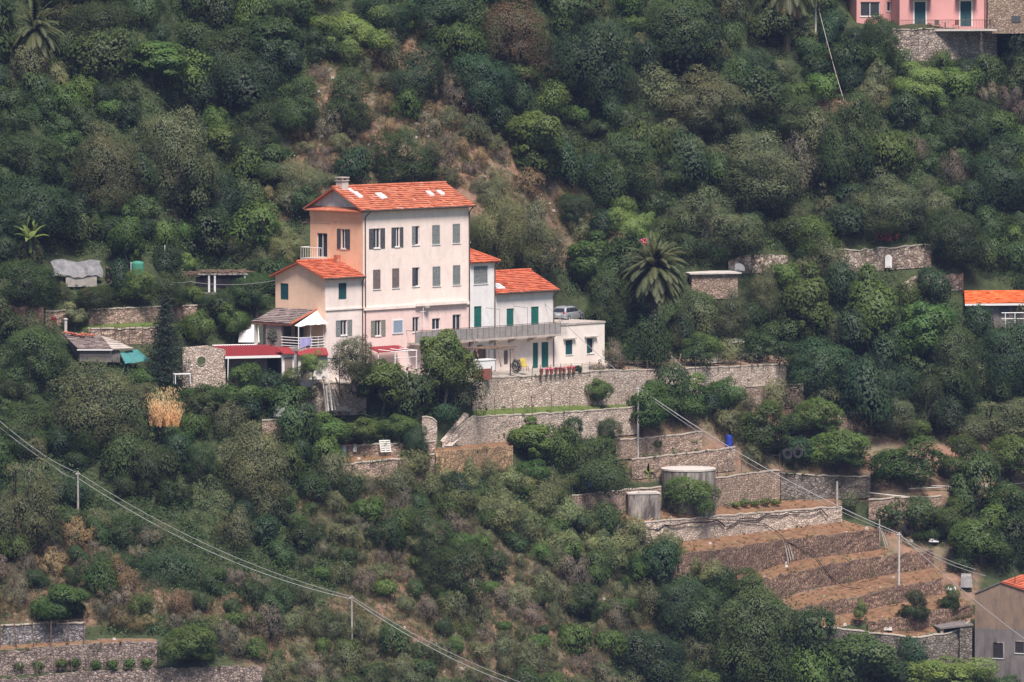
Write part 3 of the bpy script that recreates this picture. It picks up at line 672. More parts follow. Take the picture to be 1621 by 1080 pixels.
tiled_slope(m, (u0-.45, -.4, zol), (-.02, -.4, zol), (-.02, Wl/2, zrl+.03), (u0-.45, Wl/2, zrl+.03), rs=rsb)
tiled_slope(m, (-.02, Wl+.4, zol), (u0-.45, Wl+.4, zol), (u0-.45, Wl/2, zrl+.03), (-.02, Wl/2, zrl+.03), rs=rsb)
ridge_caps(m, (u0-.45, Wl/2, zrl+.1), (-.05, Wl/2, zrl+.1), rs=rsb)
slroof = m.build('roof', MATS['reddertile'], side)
m = MB(); m.box((-1.0, Wl/2-.9, zrl-.6), (-.55, Wl/2-.45, zrl+.55)); m.build('chimney', MATS['redtile'], slroof)
m = MB(); zc = VF.front(545, 489)[1]; fw.box(m, u0+.02, -.04, .003, .10, zc-.08, zc+.08); m.build('string_course', MATS['palewing'], side)
gutter(side, (u0-.4, -.44, zol-.04), (-.05, -.44, zol-.04)); downpipe(side, [(-.25, -.4, zol-.1), (-.16, -.10, zol-.5), (-.16, -.10, zb)])
# ---- porch with lean-to roof left of the wing
porch = empty('porch', O, R(TH), 'lean-to porch with grey tiled roof and white railing below the orange wall', 'porch')
pu0 = u0-3.4; pz1 = VF.side(480, 489, u0)[1]; pz0 = VF.side(425, 511, pu0)[1]; pf = VF.front(478, 552)[1]
m = MB(); tiled_slope(m, (pu0, Wl-.3, pz0), (pu0, 1.2, pz0), (u0-.01, 1.2, pz1), (u0-.01, Wl-.3, pz1), 0.4, 0.5, rsb); m.build('roof', MATS['greytile'], porch)
m = MB(); m.box((pu0-.02, 1.12, pz0-.14), (pu0+.10, Wl-.25, pz0-.11)); m.hexa([(pu0, 1.08, pz0-.05), (u0, 1.08, pz1-.05), (u0, 1.19, pz1-.05), (pu0, 1.19, pz0-.05), (pu0, 1.08, pz0+.12), (u0, 1.08, pz1+.12), (u0, 1.19, pz1+.12), (pu0, 1.19, pz0+.12)]); m.build('fascia', MATS['redtile'], porch)
m = MB(); m.box((pu0, 0.0, pf-.25), (u0-.01, Wl-.3, pf)); m.build('floor', MATS['slab'], porch)
m = MB(); m.box((pu0+.1, .2, -1.8), (u0-.02, Wl-.4, pf-.252)); m.build('base_wall', MATS['offwhite'], porch)
m = MB(); m.box((pu0+.2, Wl-.7, pf), (pu0+.45, Wl-.45, pz0-.12)); m.build('pillar', MATS['offwhite'], porch); m = MB(); m.box((pu0+.15, 2.6, pf), (pu0+.40, 4.6, pz0-.12)); m.build('screen_wall', MATS['shade'], porch); m = MB(); m.box((u0-1.9, 2.0, pf), (u0-.9, 2.1, pz0-.3)); m.box((pu0+.5, 2.4, pf+.9), (pu0+1.3, 2.5, pz0-.3)); m.build('opening', MATS['inside_shade'], porch); m = MB(); m.box((pu0+1.0, Wl-.8, pf+.002), (u0-.02, Wl-.6, pz0-.12)); m.build('wall', MATS['offwhite'], porch)  # grey screen wall and near-black panels paint in the shade under the awning
for q in (pu0+.05, pu0+1.6, u0-.1):
    m = MB(); m.tube([(q, .12, pf), (q, .12, pz0-.05)], .05, 6); m.build('post', MATS['white_paint'], porch)
m = MB()
for k in range(4): m.tube([(pu0+.05, .06, pf+.22+.26*k), (u0-.06, .06, pf+.22+.26*k)], .032, 4); m.tube([(pu0+.03, .1, pf+.22+.26*k), (pu0+.03, 2.4, pf+.22+.26*k)], .032, 4)
for k in range(5): q = pu0+.05+(u0-.1-pu0)*k/4; m.tube([(q, .06, pf), (q, .06, pf+1.02)], .03, 4)
m.build('railing', MATS['white_paint'], porch)
# awning: sagging sheet from the roof edge out over the railing
aw = MB(); n1, n2 = 14, 6; rz_ = lambda u: pz0+(u-pu0)/(u0-pu0)*(pz1-pz0); zlo = VF.front(484, 515, -.45)[1]
def P(i, j):
    u = pu0+.45+(u0-.04-pu0-.45)*i/n1; f = j/n2; zt0 = rz_(u)-.06-.25*(1-i/n1)
    return Vector((u, 1.05-1.5*f, zt0*(1-f)+(zlo+.02*math.sin(i*1.4))*f-.12*math.sin(math.pi*f)))
for i in range(n1):
    for j in range(n2): aw.poly([P(i, j), P(i+1, j), P(i+1, j+1), P(i, j+1)]); aw.poly([q+Vector((0, 0, -.02)) for q in (P(i, j+1), P(i+1, j+1), P(i+1, j), P(i, j))])
aw.build('awning', MATS['whitecloth'], porch, smooth=True)
lw, lz = VF.front(454, 533, 0.03); lo = MB()
for i in range(6):
    for j in range(5):
        g = lambda i, j: (pu0+.1+.24*i, -.02-.04*math.sin(i*1.9), pf+1.0-.20*j*(1-.06*i)+.03*math.sin(i*2))
        lo.poly([g(i, j), g(i+1, j), g(i+1, j+1), g(i, j+1)])
tag(lo.build('towel', MATS['bluecloth'], None, True), 'pale lilac towel hanging over the porch railing', 'towel'); ob = C.objects['towel']; ob.location = O; ob.rotation_euler = (0, 0, R(TH))
# ---- stair tower
ut0 = L+.02; ut1 = VF.front(783, 470)[0]; zt = VF.front(763, 414)[1]; Wt = 5.2
tower = empty('stair_tower', O, R(TH), 'narrow white house with small red roof squeezed between villa and low house', 'house')
ht = [VF.frect(750,421,772,449.5), VF.frect(750.5,485,762.5,519)]
zbl = -0.9
arch = VF.frect(749,546,770,572)
m = MB(); fw.panel(m, ut0, ut1, zbl, zt, [ht[0], ht[1], arch]); solid_back(m, ut1-ut0, Wt, zbl, zt, None, ut0); m.poly([(ut0, Wt, zbl), (ut0, 0, zbl), (ut0, 0, zt), (ut0, Wt, zt)]); m.build('wall', MATS['white'], tower)
window(tower, fw, ht[0], 'closed', 'shutter_grey'); leaf_door(tower, fw, ht[1], 'shutter_green')
m = MB(); a0, z0, a1, z1 = arch; am = (a0+a1)/2; r_ = (a1-a0)/2
pts = [(a0+.01, z0), (a1-.01, z0)]+[(am+(r_-.01)*math.cos(t_), z1-r_+(r_-.01)*math.sin(t_)) for t_ in np.linspace(0, math.pi, 12)]
m.poly([fw.p(a, -.12, z) for a, z in pts]); ad_ = m.build('arched_door', MATS['timber'], tower)
m = MB()
for s_, c_ in ((1, a1), (-1, a0)):
    arc = [(am+s_*r_*math.cos(t_), z1-r_+r_*math.sin(t_)) for t_ in np.linspace(0, math.pi/2, 8)]
    m.poly([fw.p(a, .004, z) for a, z in ([(c_, z1)]+arc)])
m.build('spandrel', MATS['white'], ad_)
rt0 = VF.front(752, 398, 2.2)[1]
m = MB(); tiled_slope(m, (ut0, -.4, zt-.05), (ut1+.4, -.4, zt-.05), (ut0+1.0, Wt*.5, zt+1.5), (ut0, Wt*.5, zt+1.5), rs=rsb)
m.poly([(ut1+.4, -.4, zt-.05), (ut1+.4, Wt, zt-.05), (ut0+1.0, Wt*.5, zt+1.5)], .4); m.poly([(ut1+.4, Wt, zt-.05), (ut0, Wt, zt-.05), (ut0, Wt*.5, zt+1.5), (ut0+1.0, Wt*.5, zt+1.5)], .4)
ridge_caps(m, (ut1+.4, -.4, zt+.02), (ut0+1.0, Wt*.5, zt+1.56), .10, rsb); tr_ = m.build('roof', MATS['reddertile'], tower)
m = MB(); m.box((ut0+.35, .9, zt+.5), (ut0+.95, 1.5, zt+1.75)); cq = m.build('chimney', MATS['lime'], tr_); m = MB(); m.box((ut0+.25, .8, zt+1.752), (ut0+1.05, 1.6, zt+1.88)); m.build('chimney_cap', MATS['slab'], cq)
downpipe(tower, [(ut1+.3, -.4, zt-.15), (ut1-.05, -.1, zt-.6), (ut1-.05, -.1, zbl)])
# ---- low wing
uw0 = ut1+.02; uw1 = VF.front(877, 490)[0]; zw = VF.front(830, 459)[1]; Ww = 7.0; zwr = zw+1.55
wing = empty('low_house', O, R(TH), 'pale low house with red roof and green doors right of the villa', 'house')
hw_ = [VF.frect(802,488.6,813.3,517.5), VF.frect(840.8,485.5,853,514), VF.frect(843.5,542.5,852,583), VF.frect(857.3,541.5,868.3,582), VF.frect(797.7,554.5,804.2,577)]
zmid = VF.front(830, 531)[1]
m = MB(); fw.panel(m, uw0, uw1, zmid, zw, hw_[:2]); solid_back(m, uw1-uw0, Ww, zbl, zw, zwr, uw0); m.poly([(uw0, Ww, zbl), (uw0, 0, zbl), (uw0, 0, zw), (uw0, Ww/2, zwr), (uw0, Ww, zw)]); m.build('wall', MATS['offwhite'], wing)
m = MB(); fw.panel(m, uw0, uw1, zbl, zmid-.001, hw_[2:]); m.build('lower_wall', MATS['palewing'], wing)
for h in hw_[:4]: leaf_door(wing, fw, h, 'shutter_green')
leaf_door(wing, fw, hw_[4], 'doorbrown')
m = MB(); slw = (zwr-zw)/(Ww/2); zow = zw-.4*slw
tiled_slope(m, (uw0+.01, -.4, zow), (uw1+.45, -.4, zow), (uw1+.45, Ww/2, zwr+.03), (uw0+.01, Ww/2, zwr+.03), rs=rsb); tiled_slope(m, (uw1+.45, Ww+.4, zow), (uw0+.01, Ww+.4, zow), (uw0+.01, Ww/2, zwr+.03), (uw1+.45, Ww/2, zwr+.03), rs=rsb)
ridge_caps(m, (uw0+.02, Ww/2, zwr+.1), (uw1+.45, Ww/2, zwr+.1), rs=rsb); wr_ = m.build('roof', MATS['reddertile'], wing)
skylight(wr_, uw0+.7, uw0+1.7, .25, 1.1, lambda w: zow+(w+.4)*slw)
m = MB(); m.tube([(uw0+3.2, Ww/2, zwr+.1), (uw0+3.2, Ww/2, zwr+1.5)], .03, 5); m.tube([(uw0+2.8, Ww/2, zwr+1.3), (uw0+3.6, Ww/2, zwr+1.3)], .02, 4); m.build('aerial', MATS['iron'], wr_)
gutter(wing, (uw0, -.44, zow-.04), (uw1+.42, -.44, zow-.04)); downpipe(wing, [(uw1+.2, -.4, zow-.1), (uw1-.12, -.1, zow-.55), (uw1-.12, -.1, zbl)])
# ---- flat roofed annex
ua0 = uw1+.02; ua1 = VF.front(957, 540)[0]; za = VF.front(925, 513)[1]; Wa = 5.5
annex = empty('annex', O, R(TH), 'flat roofed cream annex with two dark windows right of the low house', 'house')
ha = [VF.frect(895.3,538.5,906,561.5), VF.frect(929,535.5,940,559.5)]
m = MB(); fw.panel(m, ua0, ua1, zbl, za, ha); solid_back(m, ua1-ua0, Wa, zbl, za, None, ua0); m.poly([(ua0, Wa, zbl), (ua0, 0, zbl), (ua0, 0, za), (ua0, Wa, za)]); m.build('wall', MATS['cream'], annex)
m = MB(); m.box((ua0+.01, -.08, za), (ua1+.08, Wa+.08, za+.16)); m.build('roof', MATS['slab'], annex)
for h, st in zip(ha, ('closed', 'ajar')):
    ww = window(annex, fw, h, st, 'shutter_teal'); q = MB(); fw.box(q, h[0]-.35, h[2]+.35, .002, .30, h[3]+.10, h[3]+.20); q.build('hood', MATS['slab'], ww)
ua_, za_ = VF.front(891, 522); m = MB()
for k in range(3): m.box((ua0+.05+.0*k, -.6, za+.2+.35*k), (ua0+1.5, -.55, za+.23+.35*k))
m.build('railing', MATS['iron'], annex)
# ---- long balcony
balc = empty('balcony', O, R(TH), 'long narrow balcony with thin railing running across three house fronts', 'balcony')
ub0 = VF.front(657, 540, -1.2)[0]; ub1 = VF.front(888, 530, -1.2)[0]; zbm = VF.front(770, 536, -1.2)[1]; zt_ = VF.front(770, 518, -1.2)[1]
m = MB(); m.box((ub0, -1.25, zbm-.20), (ub1, -.16, zbm)); m.build('slab', MATS['slab'], balc)
m = MB(); m.box((ub0+.03, -1.19, zbm+.03), (ub1-.03, -1.17, zt_-.04)); m.build('panel', MATS['railmesh'], balc)
m = MB(); n = 26
for k in range(n+1): q = ub0+.04+(ub1-ub0-.08)*k/n; m.tube([(q, -1.215, zbm), (q, -1.215, zt_+.06)], .022, 4)
m.tube([(ub0, -1.215, zt_+.05), (ub1, -1.215, zt_+.05)], .03, 5); m.tube([(ub0+.03, -1.2, zt_+.05), (ub0+.03, -.02, zt_+.05)], .03, 5); m.build('railing', MATS['rusty'], balc)
for k in range(8):
    q = ub0+.6+(ub1-ub0-1.2)*k/7; m = MB(); m.poly([(q-.12, -1.1, zbm-.202), (q-.12, -.01, zbm-.202), (q-.12, -.01, zbm-.7)]); m.poly([(q+.12, -1.1, zbm-.202), (q+.12, -.01, zbm-.7), (q+.12, -.01, zbm-.202)]); m.poly([(q-.12, -1.1, zbm-.202), (q-.12, -.01, zbm-.7), (q+.12, -.01, zbm-.7), (q+.12, -1.1, zbm-.202)]); m.build('bracket', MATS['slab'], balc)
for qx in (791, 835):
    q = VF.front(qx, 500, -1.2)[0]; m = MB(); m.tube([(q, -1.2, zt_), (q, -1.2, zt_+1.6)], .022, 4); m.tube([(q, -1.2, zt_+1.6), (q-.8, -.1, zt_+1.75)], .02, 4); m.build('line_pole', MATS['iron'], balc)
# ---- stone garage with red roof
GO = at(358, 604, depth(358, 604)-1.5); GF = Frame(GO, 18.0)
gar = empty('garage', GO, R(18), 'open fronted garage with red sheet roof and rounded rubble side wall', 'garage')
gl = GF.front(452, 590)[0]; gz = GF.front(405, 563)[1]; gzb = GF.front(400, 547, 3.6)[1]
gsw = GF.side(288, 575)[0] if False else 4.2
m = MB(); m.box((0, 3.6, -1), (gl, 3.8, gzb)); m.box((gl-.25, 0.1, -1), (gl, 3.6, gz-.05)); m.build('wall', MATS['oldgrey'], gar)
m = MB(); m.hexa([(-.2, -.5, gz-.10), (gl+.3, -.5, gz-.10), (gl+.3, 4.0, gzb-.08), (-.2, 4.0, gzb-.08), (-.2, -.5, gz), (gl+.3, -.5, gz), (gl+.3, 4.0, gzb+.02), (-.2, 4.0, gzb+.02)])
for k in range(26): q = -.15+(gl+.4)*k/26; m.hexa([(q, -.5, gz+.002), (q+.09, -.5, gz+.002), (q+.09, 4.0, gzb+.022), (q, 4.0, gzb+.022), (q, -.5, gz+.05), (q+.09, -.5, gz+.05), (q+.09, 4.0, gzb+.07), (q, 4.0, gzb+.07)])
m.build('roof', MATS['redsheet'], gar)
m = MB(); m.box((-.25, -.60, gz-.2), (gl+.35, -.51, gz+.02)); m.tube([(.05, -.55, gz-.2), (.05, -.3, -.5)], .06, 5); m.tube([(-.2, 4.02, gzb+.03), (gl*.7, 4.02, gzb+.03)], .08, 5); m.build('trim', MATS['white_paint'], gar)
m = MB(); m.box((.4, .9, -.6), (gl*.74, 1.0, gz-.25))
for k in range(11): q = .5+(gl*.74-.6)*k/10; m.box((q, .86, -.55), (q+.05, .899, gz-.3))
m.build('door', MATS['doorbrown'], gar)
m = MB(); m.box((gl*.745, 1.6, -.6), (gl-.26, 1.7, gz-.3)); m.build('recess', MATS['inside_shade'], gar)  # near-black sheet standing in for the shade inside the open garage
# rubble side wall: curved top, round hole
m = MB(); sx0 = GF.front(289, 575)[0]; nseg = 26; hole_u, hole_z, hole_r = GF.front(318.5, 571)[0], GF.front(318.5, 571)[1], 0.44
ztop = lambda u: GF.front(289, 551)[1]-0.0+(GF.front(325, 547.5)[1]-GF.front(289, 551)[1])*math.sin(min(1, (u-sx0)/(0-sx0)*1.15)*math.pi*.62)-max(0, (u-sx0)/(0-sx0)-.6)*1.0
cols = np.linspace(sx0, -.05, nseg)
for i in range(nseg-1):
    a0, a1 = cols[i], cols[i+1]; am = (a0+a1)/2; dz_ = hole_r**2-(am-hole_u)**2
    spans = [(-1.2, None)] if dz_ <= 0 else [(-1.2, hole_z-math.sqrt(dz_)), (hole_z+math.sqrt(dz_), None)]
    for z0, z1 in spans:
        t0, t1 = (ztop(a0), ztop(a1)) if z1 is None else (z1, z1)
        m.hexa([(a0, 0, z0), (a1, 0, z0), (a1, .4, z0), (a0, .4, z0), (a0, 0, t0), (a1, 0, t1), (a1, .4, t1), (a0, .4, t0)])
m.build('side_wall', MATS['pale'], gar)
m = MB(); m.lathe([(hole_r-.03, 0), (hole_r+.05, 0), (hole_r+.05, .05), (hole_r-.03, .08), (hole_r-.03, 0)], 20, caps=False); rg = m.build('round_window', MATS['slab'], gar); rg.rotation_euler = (R(90), 0, 0); rg.location = (hole_u, -.003, hole_z)
# low red roofs between garage and villa
def lean_roof(px0, px1, py0, py1, Y, dl, label, mat='redsheet', deg=30, walls=True):
    p = at((px0+px1)/2, py1, Y); e = empty('lean_to', p, R(deg), label, 'shelter'); w_ = (px1-px0)*mpp(Y)/2/math.cos(R(deg)); h = (py1-py0)*mpp(Y)
    m = MB(); m.hexa([(-w_, -.1, -.06), (w_, -.1, -.06), (w_, dl, h-.06), (-w_, dl, h-.06), (-w_, -.1, 0), (w_, -.1, 0), (w_, dl, h), (-w_, dl, h)])
    for k in range(int(w_*6)): q = -w_+.05+k/3; m.hexa([(q, -.1, .002), (q+.1, -.1, .002), (q+.1, dl, h+.002), (q, dl, h+.002), (q, -.1, .04), (q+.1, -.1, .04), (q+.1, dl, h+.04), (q, dl, h+.04)])
    m.build('roof', MATS[mat], e)
    if not walls:
        for x_ in (-w_+.1, w_-.1): m = MB(); m.tube([(x_, 0, -2.6), (x_, 0, -.07)], .05, 5); m.build('post', MATS['white_paint'], e)
        return e
    m = MB(); m.box((-w_+.05, .25, -2.3), (w_-.05, .4, -.07)); m.build('wall', MATS['offwhite'], e)
    m = MB(); m.box((-w_+.3, .2, -2.2), (-w_+1.1, .24, -.35)); m.build('door', MATS['doorbrown'], e)
    return e
lean_roof(448, 468, 551, 560, 592.6, 1.4, 'small red sheet roof over a white lean-to under the porch towel')
lean_roof(472, 520, 553, 562, 593.6, 1.4, 'small red sheet roof on a white lean-to below the porch railing', deg=10)
lean_roof(598, 645, 549, 556, 600.5, 1.2, 'flat red canopy against the villa foot left of the tall broadleaf tree', deg=TH, walls=False)
# ---- pink house, top right
PO = at(1424, 45, depth(1424, 46)+1.5); PF = Frame(PO, 14.0)
pink = empty('pink_house', PO, R(14), 'rose pink house with two dark green doors above a tall stone wall', 'house')
pl = PF.front(1561, 30)[0]; ptop = 6.0
hp = [PF.frect(1447.5,3,1465,43), PF.frect(1520,2,1537.5,42)]
m = MB(); fw.panel(m, 0, pl, -.3, ptop, hp); solid_back(m, pl, 7, -.3, ptop); m.poly([(0, 7, -.3), (0, 0, -.3), (0, 0, ptop), (0, 7, ptop)]); m.build('wall', MATS['rosepink'], pink)
for h in hp:
    d_ = leaf_door(pink, fw, h, 'shutter_teal'); q = MB(); fw.box(q, h[0]-.14, h[0], 0, .04, h[1], h[3]+.14); fw.box(q, h[2], h[2]+.14, 0, .04, h[1], h[3]+.14); fw.box(q, h[0], h[2], 0, .04, h[3], h[3]+.14); q.build('frame', MATS['white_paint'], d_)
    q = MB(); fw.box(q, h[0]-.6, h[2]+.6, .002, 1.0, h[3]+.35, h[3]+.5); q.build('canopy', MATS['slab'], d_)
downpipe(pink, [(pl-.15, -.1, ptop), (pl-.15, -.1, -.5)])
m = MB(); m.box((-.4, -.3, ptop), (pl+.4, 7.3, ptop+.25)); m.build('roof', MATS['redtile'], pink)
ann = empty('pink_annex', PO, R(14), 'smaller pink house behind trees at the left of the pink house', 'house')
al = PF.front(1356, 20, 3.0)[0]
hq = [PF.frect(1362,3,1393,26,3.0), PF.frect(1404,3,1415,18,3.0)]; fw3 = Wall('f', 3.0)
m = MB(); fw3.panel(m, al, -.02, -1.5, 5, hq); m.poly([(al, 9, -1.5), (al, 3, -1.5), (al, 3, 5), (al, 9, 5)]); m.poly([(-.02, 9, -1.5), (al, 9, -1.5), (al, 9, 5), (-.02, 9, 5)]); m.build('wall', MATS['rosepink'], ann)
for h in hq: window(ann, fw3, h, 'bare')
m = MB(); m.box((al-.3, 2.7, 5), (-.03, 9.2, 5.2)); m.build('roof', MATS['redtile'], ann)
st_ = empty('stone_house', PO, R(14), 'bare rubble stone house cut by the top right corner', 'house')
s0 = PF.front(1563, 20)[0]
m = MB(); m.box((s0+.05, .0, -.6), (s0+6.5, 6, 5.5)); m.build('wall', MATS['tan'], st_)
m = MB(); m.box((s0+.05, -.25, 5.5), (s0+6.7, 6.2, 5.7)); m.build('roof', MATS['redtile'], st_)
q0, qz = PF.front(1608, 33); m = MB(); fw.box(m, q0-.5, q0+.5, .003, .06, .6, 1.3); m.build('window', MATS['shutter_dark'], st_)
ter = empty('terrace', PO, R(14), 'railed terrace in front of the pink house', 'terrace')
t0, tz = PF.front(1420, 47, -1.6); t1 = PF.front(1578, 44, -1.6)[0]
m = MB(); m.box((t0, -1.75, tz-.18), (t1, -.01, tz+.02)); m.build('slab', MATS['lime'], ter)
m = MB(); n = 64
for k in range(n+1): q = t0+.05+(t1-t0-.1)*k/n; m.tube([(q, -1.65, tz+.02), (q, -1.65, tz+1.0)], .016, 4, caps=False)
m.tube([(t0, -1.65, tz+1.0), (t1, -1.65, tz+1.0)], .03, 5); m.tube([(t0, -1.65, tz+.12), (t1, -1.65, tz+.12)], .02, 4); m.build('railing', MATS['rusty'], ter)
# ---- ruined house bottom right
HO = at(1543, 1046, depth(1543, 1046)-.8); HF = Frame(HO, -20.0)
old = empty('ruined_house', HO, R(-20), 'weathered two tone house with red roof in the bottom right corner', 'house')
hl = 8.2; zq = HF.front(1545, 940)[1]; zap = HF.front(1586, 922)[1]; uap = HF.front(1586, 922)[0]; zmid2 = HF.front(1560, 995)[1]
hh = HF.frect(1572,1018,1588,1042); h2 = HF.frect(1607,1016,1621,1034)
m = MB(); fw.panel(m, 0, hl, -3, zmid2, [hh, h2]); m.build('lower_wall', MATS['oldgrey'], old)
m = MB(); m.poly([(0, 0, zmid2+.001), (hl, 0, zmid2+.001), (hl, 0, zap-(hl-uap)*(zap-zq)/max(.5, uap)*.62), (uap, 0, zap), (0, 0, zq)]); m.poly([(0, 7, -3), (0, 0, -3), (0, 0, zq), (0, 7, zq)]); m.poly([(hl, 0, -3), (hl, 7, -3), (hl, 7, zq-1), (hl, 0, zq-1)]); m.poly([(hl, 7, -3), (0, 7, -3), (0, 7, zq), (uap, 7, zap), (hl, 7, zq)]); m.build('wall', MATS['oldrender'], old)
sr_ = (zap-zq)/max(.5, uap)
m = MB(); tiled_slope(m, (hl+.4, -.12, zap-(hl+.4-uap)*sr_*.62), (hl+.4, 7.2, zap-(hl+.4-uap)*sr_*.62), (uap, 7.2, zap+.06), (uap, -.12, zap+.06), .36, .5, rsb); m.build('roof', MATS['reddertile'], old)
m = MB(); m.hexa([(-.25, -.1, zq-.25*sr_), (uap, -.1, zap), (uap, 7.2, zap), (-.25, 7.2, zq-.25*sr_), (-.25, -.1, zq-.25*sr_+.1), (uap-.01, -.1, zap+.1), (uap-.01, 7.2, zap+.1), (-.25, 7.2, zq-.25*sr_+.1)]); m.build('verge', MATS['oldgrey'], old)
m = MB(); m.tube([(uap+1.0, 1.0, zap-.5), (uap+1.0, 1.0, zap+.9)], .04, 5); m.build('roof_pipe', MATS['iron'], old)
for h in (hh, h2):
    window(old, fw, h, 'closed', 'old_shutter'); 
    q = MB(); fw.box(q, h[0]-.12, h[0], 0, .03, h[1]-.1, h[3]+.1); fw.box(q, h[2], h[2]+.12, 0, .03, h[1]-.1, h[3]+.1); fw.box(q, h[0], h[2], 0, .03, h[3], h[3]+.1); q.build('surround', MATS['concrete'], old)
m = MB(); m.tube([(uap+1.0, 1.0, zap-.3), (uap+1.0, 1.0, zap+1.1)], .04, 5); m.build('roof_pipe', MATS['iron'], old)
# the dark shed at its left
SO = at(1508, 1046, depth(1508, 1046)-.6); shed = empty('stone_shed', SO, R(12), 'dark open stone shed leaning on the left of the ruined house', 'shed')
m = MB(); m.box((-1.2, 0, -1.5), (-.9, 3, 3.0)); m.box((.7, 0, -1.5), (1.9, 3, 3.3)); m.box((-.9, 2.5, -1.5), (.7, 3, 3.0)); m.build('wall', MATS['grey'], shed)
m = MB(); m.box((-.9, .9, -1.4), (.7, 1.0, 2.3)); m.build('opening', MATS['inside_shade'], shed); m = MB(); m.hexa([(-1.3, -.1, 3.0), (2.0, -.1, 3.3), (2.0, 3.1, 3.3), (-1.3, 3.1, 3.0), (-1.3, -.1, 3.15), (2.0, -.1, 3.45), (2.0, 3.1, 3.45), (-1.3, 3.1, 3.15)]); m.build('roof', MATS['oldgrey'], shed)  # the opening is a dark sheet painted for the shade inside the shed
# ---- orange roofed house at the right edge
RO = at(1530, 505, depth(1530, 505)); RF = Frame(RO, 8.0)
rh = empty('cottage', RO, R(8), 'low house with bright orange roof half hidden by trees at the right edge', 'house')
rl = 9.0; rz0 = RF.front(1560, 480)[1]; rz1 = RF.front(1570, 460, 2.6)[1]
m = MB(); m.box((.2, 0, -1), (rl, 4.6, rz0-.3)); m.build('wall', MATS['oldgrey'], rh)
m = MB(); tiled_slope(m, (-.3, -.6, rz0), (rl, -.6, rz0+.1), (rl, 2.6, rz1), (.3, 2.6, rz1), .34, .45, rsb); tiled_slope(m, (rl, 5.0, rz0), (-.3, 5.0, rz0), (.3, 2.6, rz1), (rl, 2.6, rz1), .34, .45, rsb); m.build('roof', MATS['orangetile'] if 'orangetile' in MATS else tiles('orangetile', (0.75, 0.17, 0.05), (0.75, 0.30, 0.15), (0.45, 0.10, 0.04)), rh)
m = MB(); m.box((-.3, -.66, rz0-.22), (rl, -.60, rz0-.02)); m.build('fascia', MATS['white_paint'], rh)
m = MB(); m.box((3.4, -.01, .3), (4.4, -.06, 1.4)); m.build('window', MATS['shutter_dark'], rh)
m = MB()
for q in (3.6, 4.6, 5.6): m.tube([(q, -2.0, -1), (q, -2.0, rz0-.9)], .05, 5)
m.tube([(3.2, -2.0, rz0-.9), (5.9, -2.0, rz0-.9)], .05, 5); m.tube([(3.2, -2.0, rz0-1.5), (5.9, -2.0, rz0-1.5)], .04, 5); m.build('pergola', MATS['white_paint'], rh)
# ---- flat roofed shed by the palm
FO = at(1095, 458, depth(1095, 458)); FFr = Frame(FO, 16.0)
fs = empty('flat_shed', FO, R(16), 'low concrete shed with flat roof to the right of the big palm', 'shed')
fl = FFr.front(1168, 455)[0]; fz = FFr.front(1130, 434)[1]
m = MB(); m.box((0, 0, -1), (fl, 3.5, fz)); m.build('wall', MATS['tan'], fs); m = MB(); m.box((-.3, -.3, fz), (fl+.3, 3.8, fz+.14)); m.build('roof', MATS['lime'], fs)
# arch fillings in the ruins
for px0, py0, px1, py1, lab in ((1401, 403, 1412, 424, 'tall white niche in the upper ruined wall'), (1160, 417, 1179, 429, 'white arched recess in the broken wall above the flat shed')):
    Y = depth((px0+px1)/2, (py0+py1)/2)-.95; p = at((px0+px1)/2, py1, Y); hw2 = (px1-px0)*mpp(Y)/2; hh2 = (py1-py0)*mpp(Y); r2 = min(hw2, hh2*.7)
    pts = [(-hw2, 0, 0), (hw2, 0, 0)]+[(hw2*math.cos(t_), 0, hh2-r2+r2*math.sin(t_)) for t_ in np.linspace(0, math.pi, 9)]
    m = MB(); m.poly(pts); m.poly([(x, .15, z) for x, y, z in pts][::-1]); n_ = len(pts)
    for k in range(n_): a_, b_ = pts[k], pts[(k+1) % n_]; m.poly([a_, (a_[0], .15, a_[2]), (b_[0], .15, b_[2]), b_])
    tag(m.build('niche', MATS['white'], None, loc=p), lab, 'niche', kind='thing')
# ---- shed with teal sheet under the left trees
TY = depth(140, 572); TO = at(140, 552, TY); tro = empty('garden_shed', TO, 0, 'low garden shed with patched brown tiled roof and teal sheet end', 'shed')
L_ = lambda px, py, dy: at(px, py, TY+dy)-TO
m = MB(); tiled_slope(m, L_(124, 553, -1.2), L_(176, 553, -1.2), L_(158, 531, 1.6), L_(96, 526, 1.6), .3, .45, rsb); m.build('roof', MATS['greytile'], tro)
m = MB(); tiled_slope(m, L_(177, 553, -1.2), L_(212, 552, -1.0), L_(172, 535, 1.6), L_(159, 531.5, 1.6), .5, 2.0, rsb); m.build('pale_roof', MATS['slab'], tro)
m = MB()
for a_, b_ in (((100, 527), (122, 530)), ((112, 530), (134, 533)), ((134, 536), (158, 540)), ((140, 540), (166, 544)), ((128, 529), (150, 533))):
    p_, q_ = L_(*a_, 1.0), L_(*b_, .8); n_ = 5
    for k in range(n_): c_ = p_.lerp(q_, (k+.5)/n_)+Vector((0, 0, .06)); m.tube([c_-Vector((.10, .1, 0)), c_+Vector((.10, .1, .03))], .09, 6, rsb.random())
m.build('loose_tiles', MATS['redtile'], tro)
m = MB(); n_ = 6; c4 = [L_(190, 558, -.9), L_(217, 553, -.6), L_(238, 571, -.9), L_(198, 576, -1.6)]
g = lambda i, j: (c4[0].lerp(c4[1], i/n_)).lerp(c4[3].lerp(c4[2], i/n_), j/n_)+Vector((0, -.06*math.sin(i*1.9+j), .05*math.sin(i*2.2)*j/n_))
for i in range(n_):
    for j in range(n_): m.poly([g(i, j), g(i, j+1), g(i+1, j+1), g(i+1, j)])
m.build('teal_sheet', MATS['tealcloth'], tro, True)
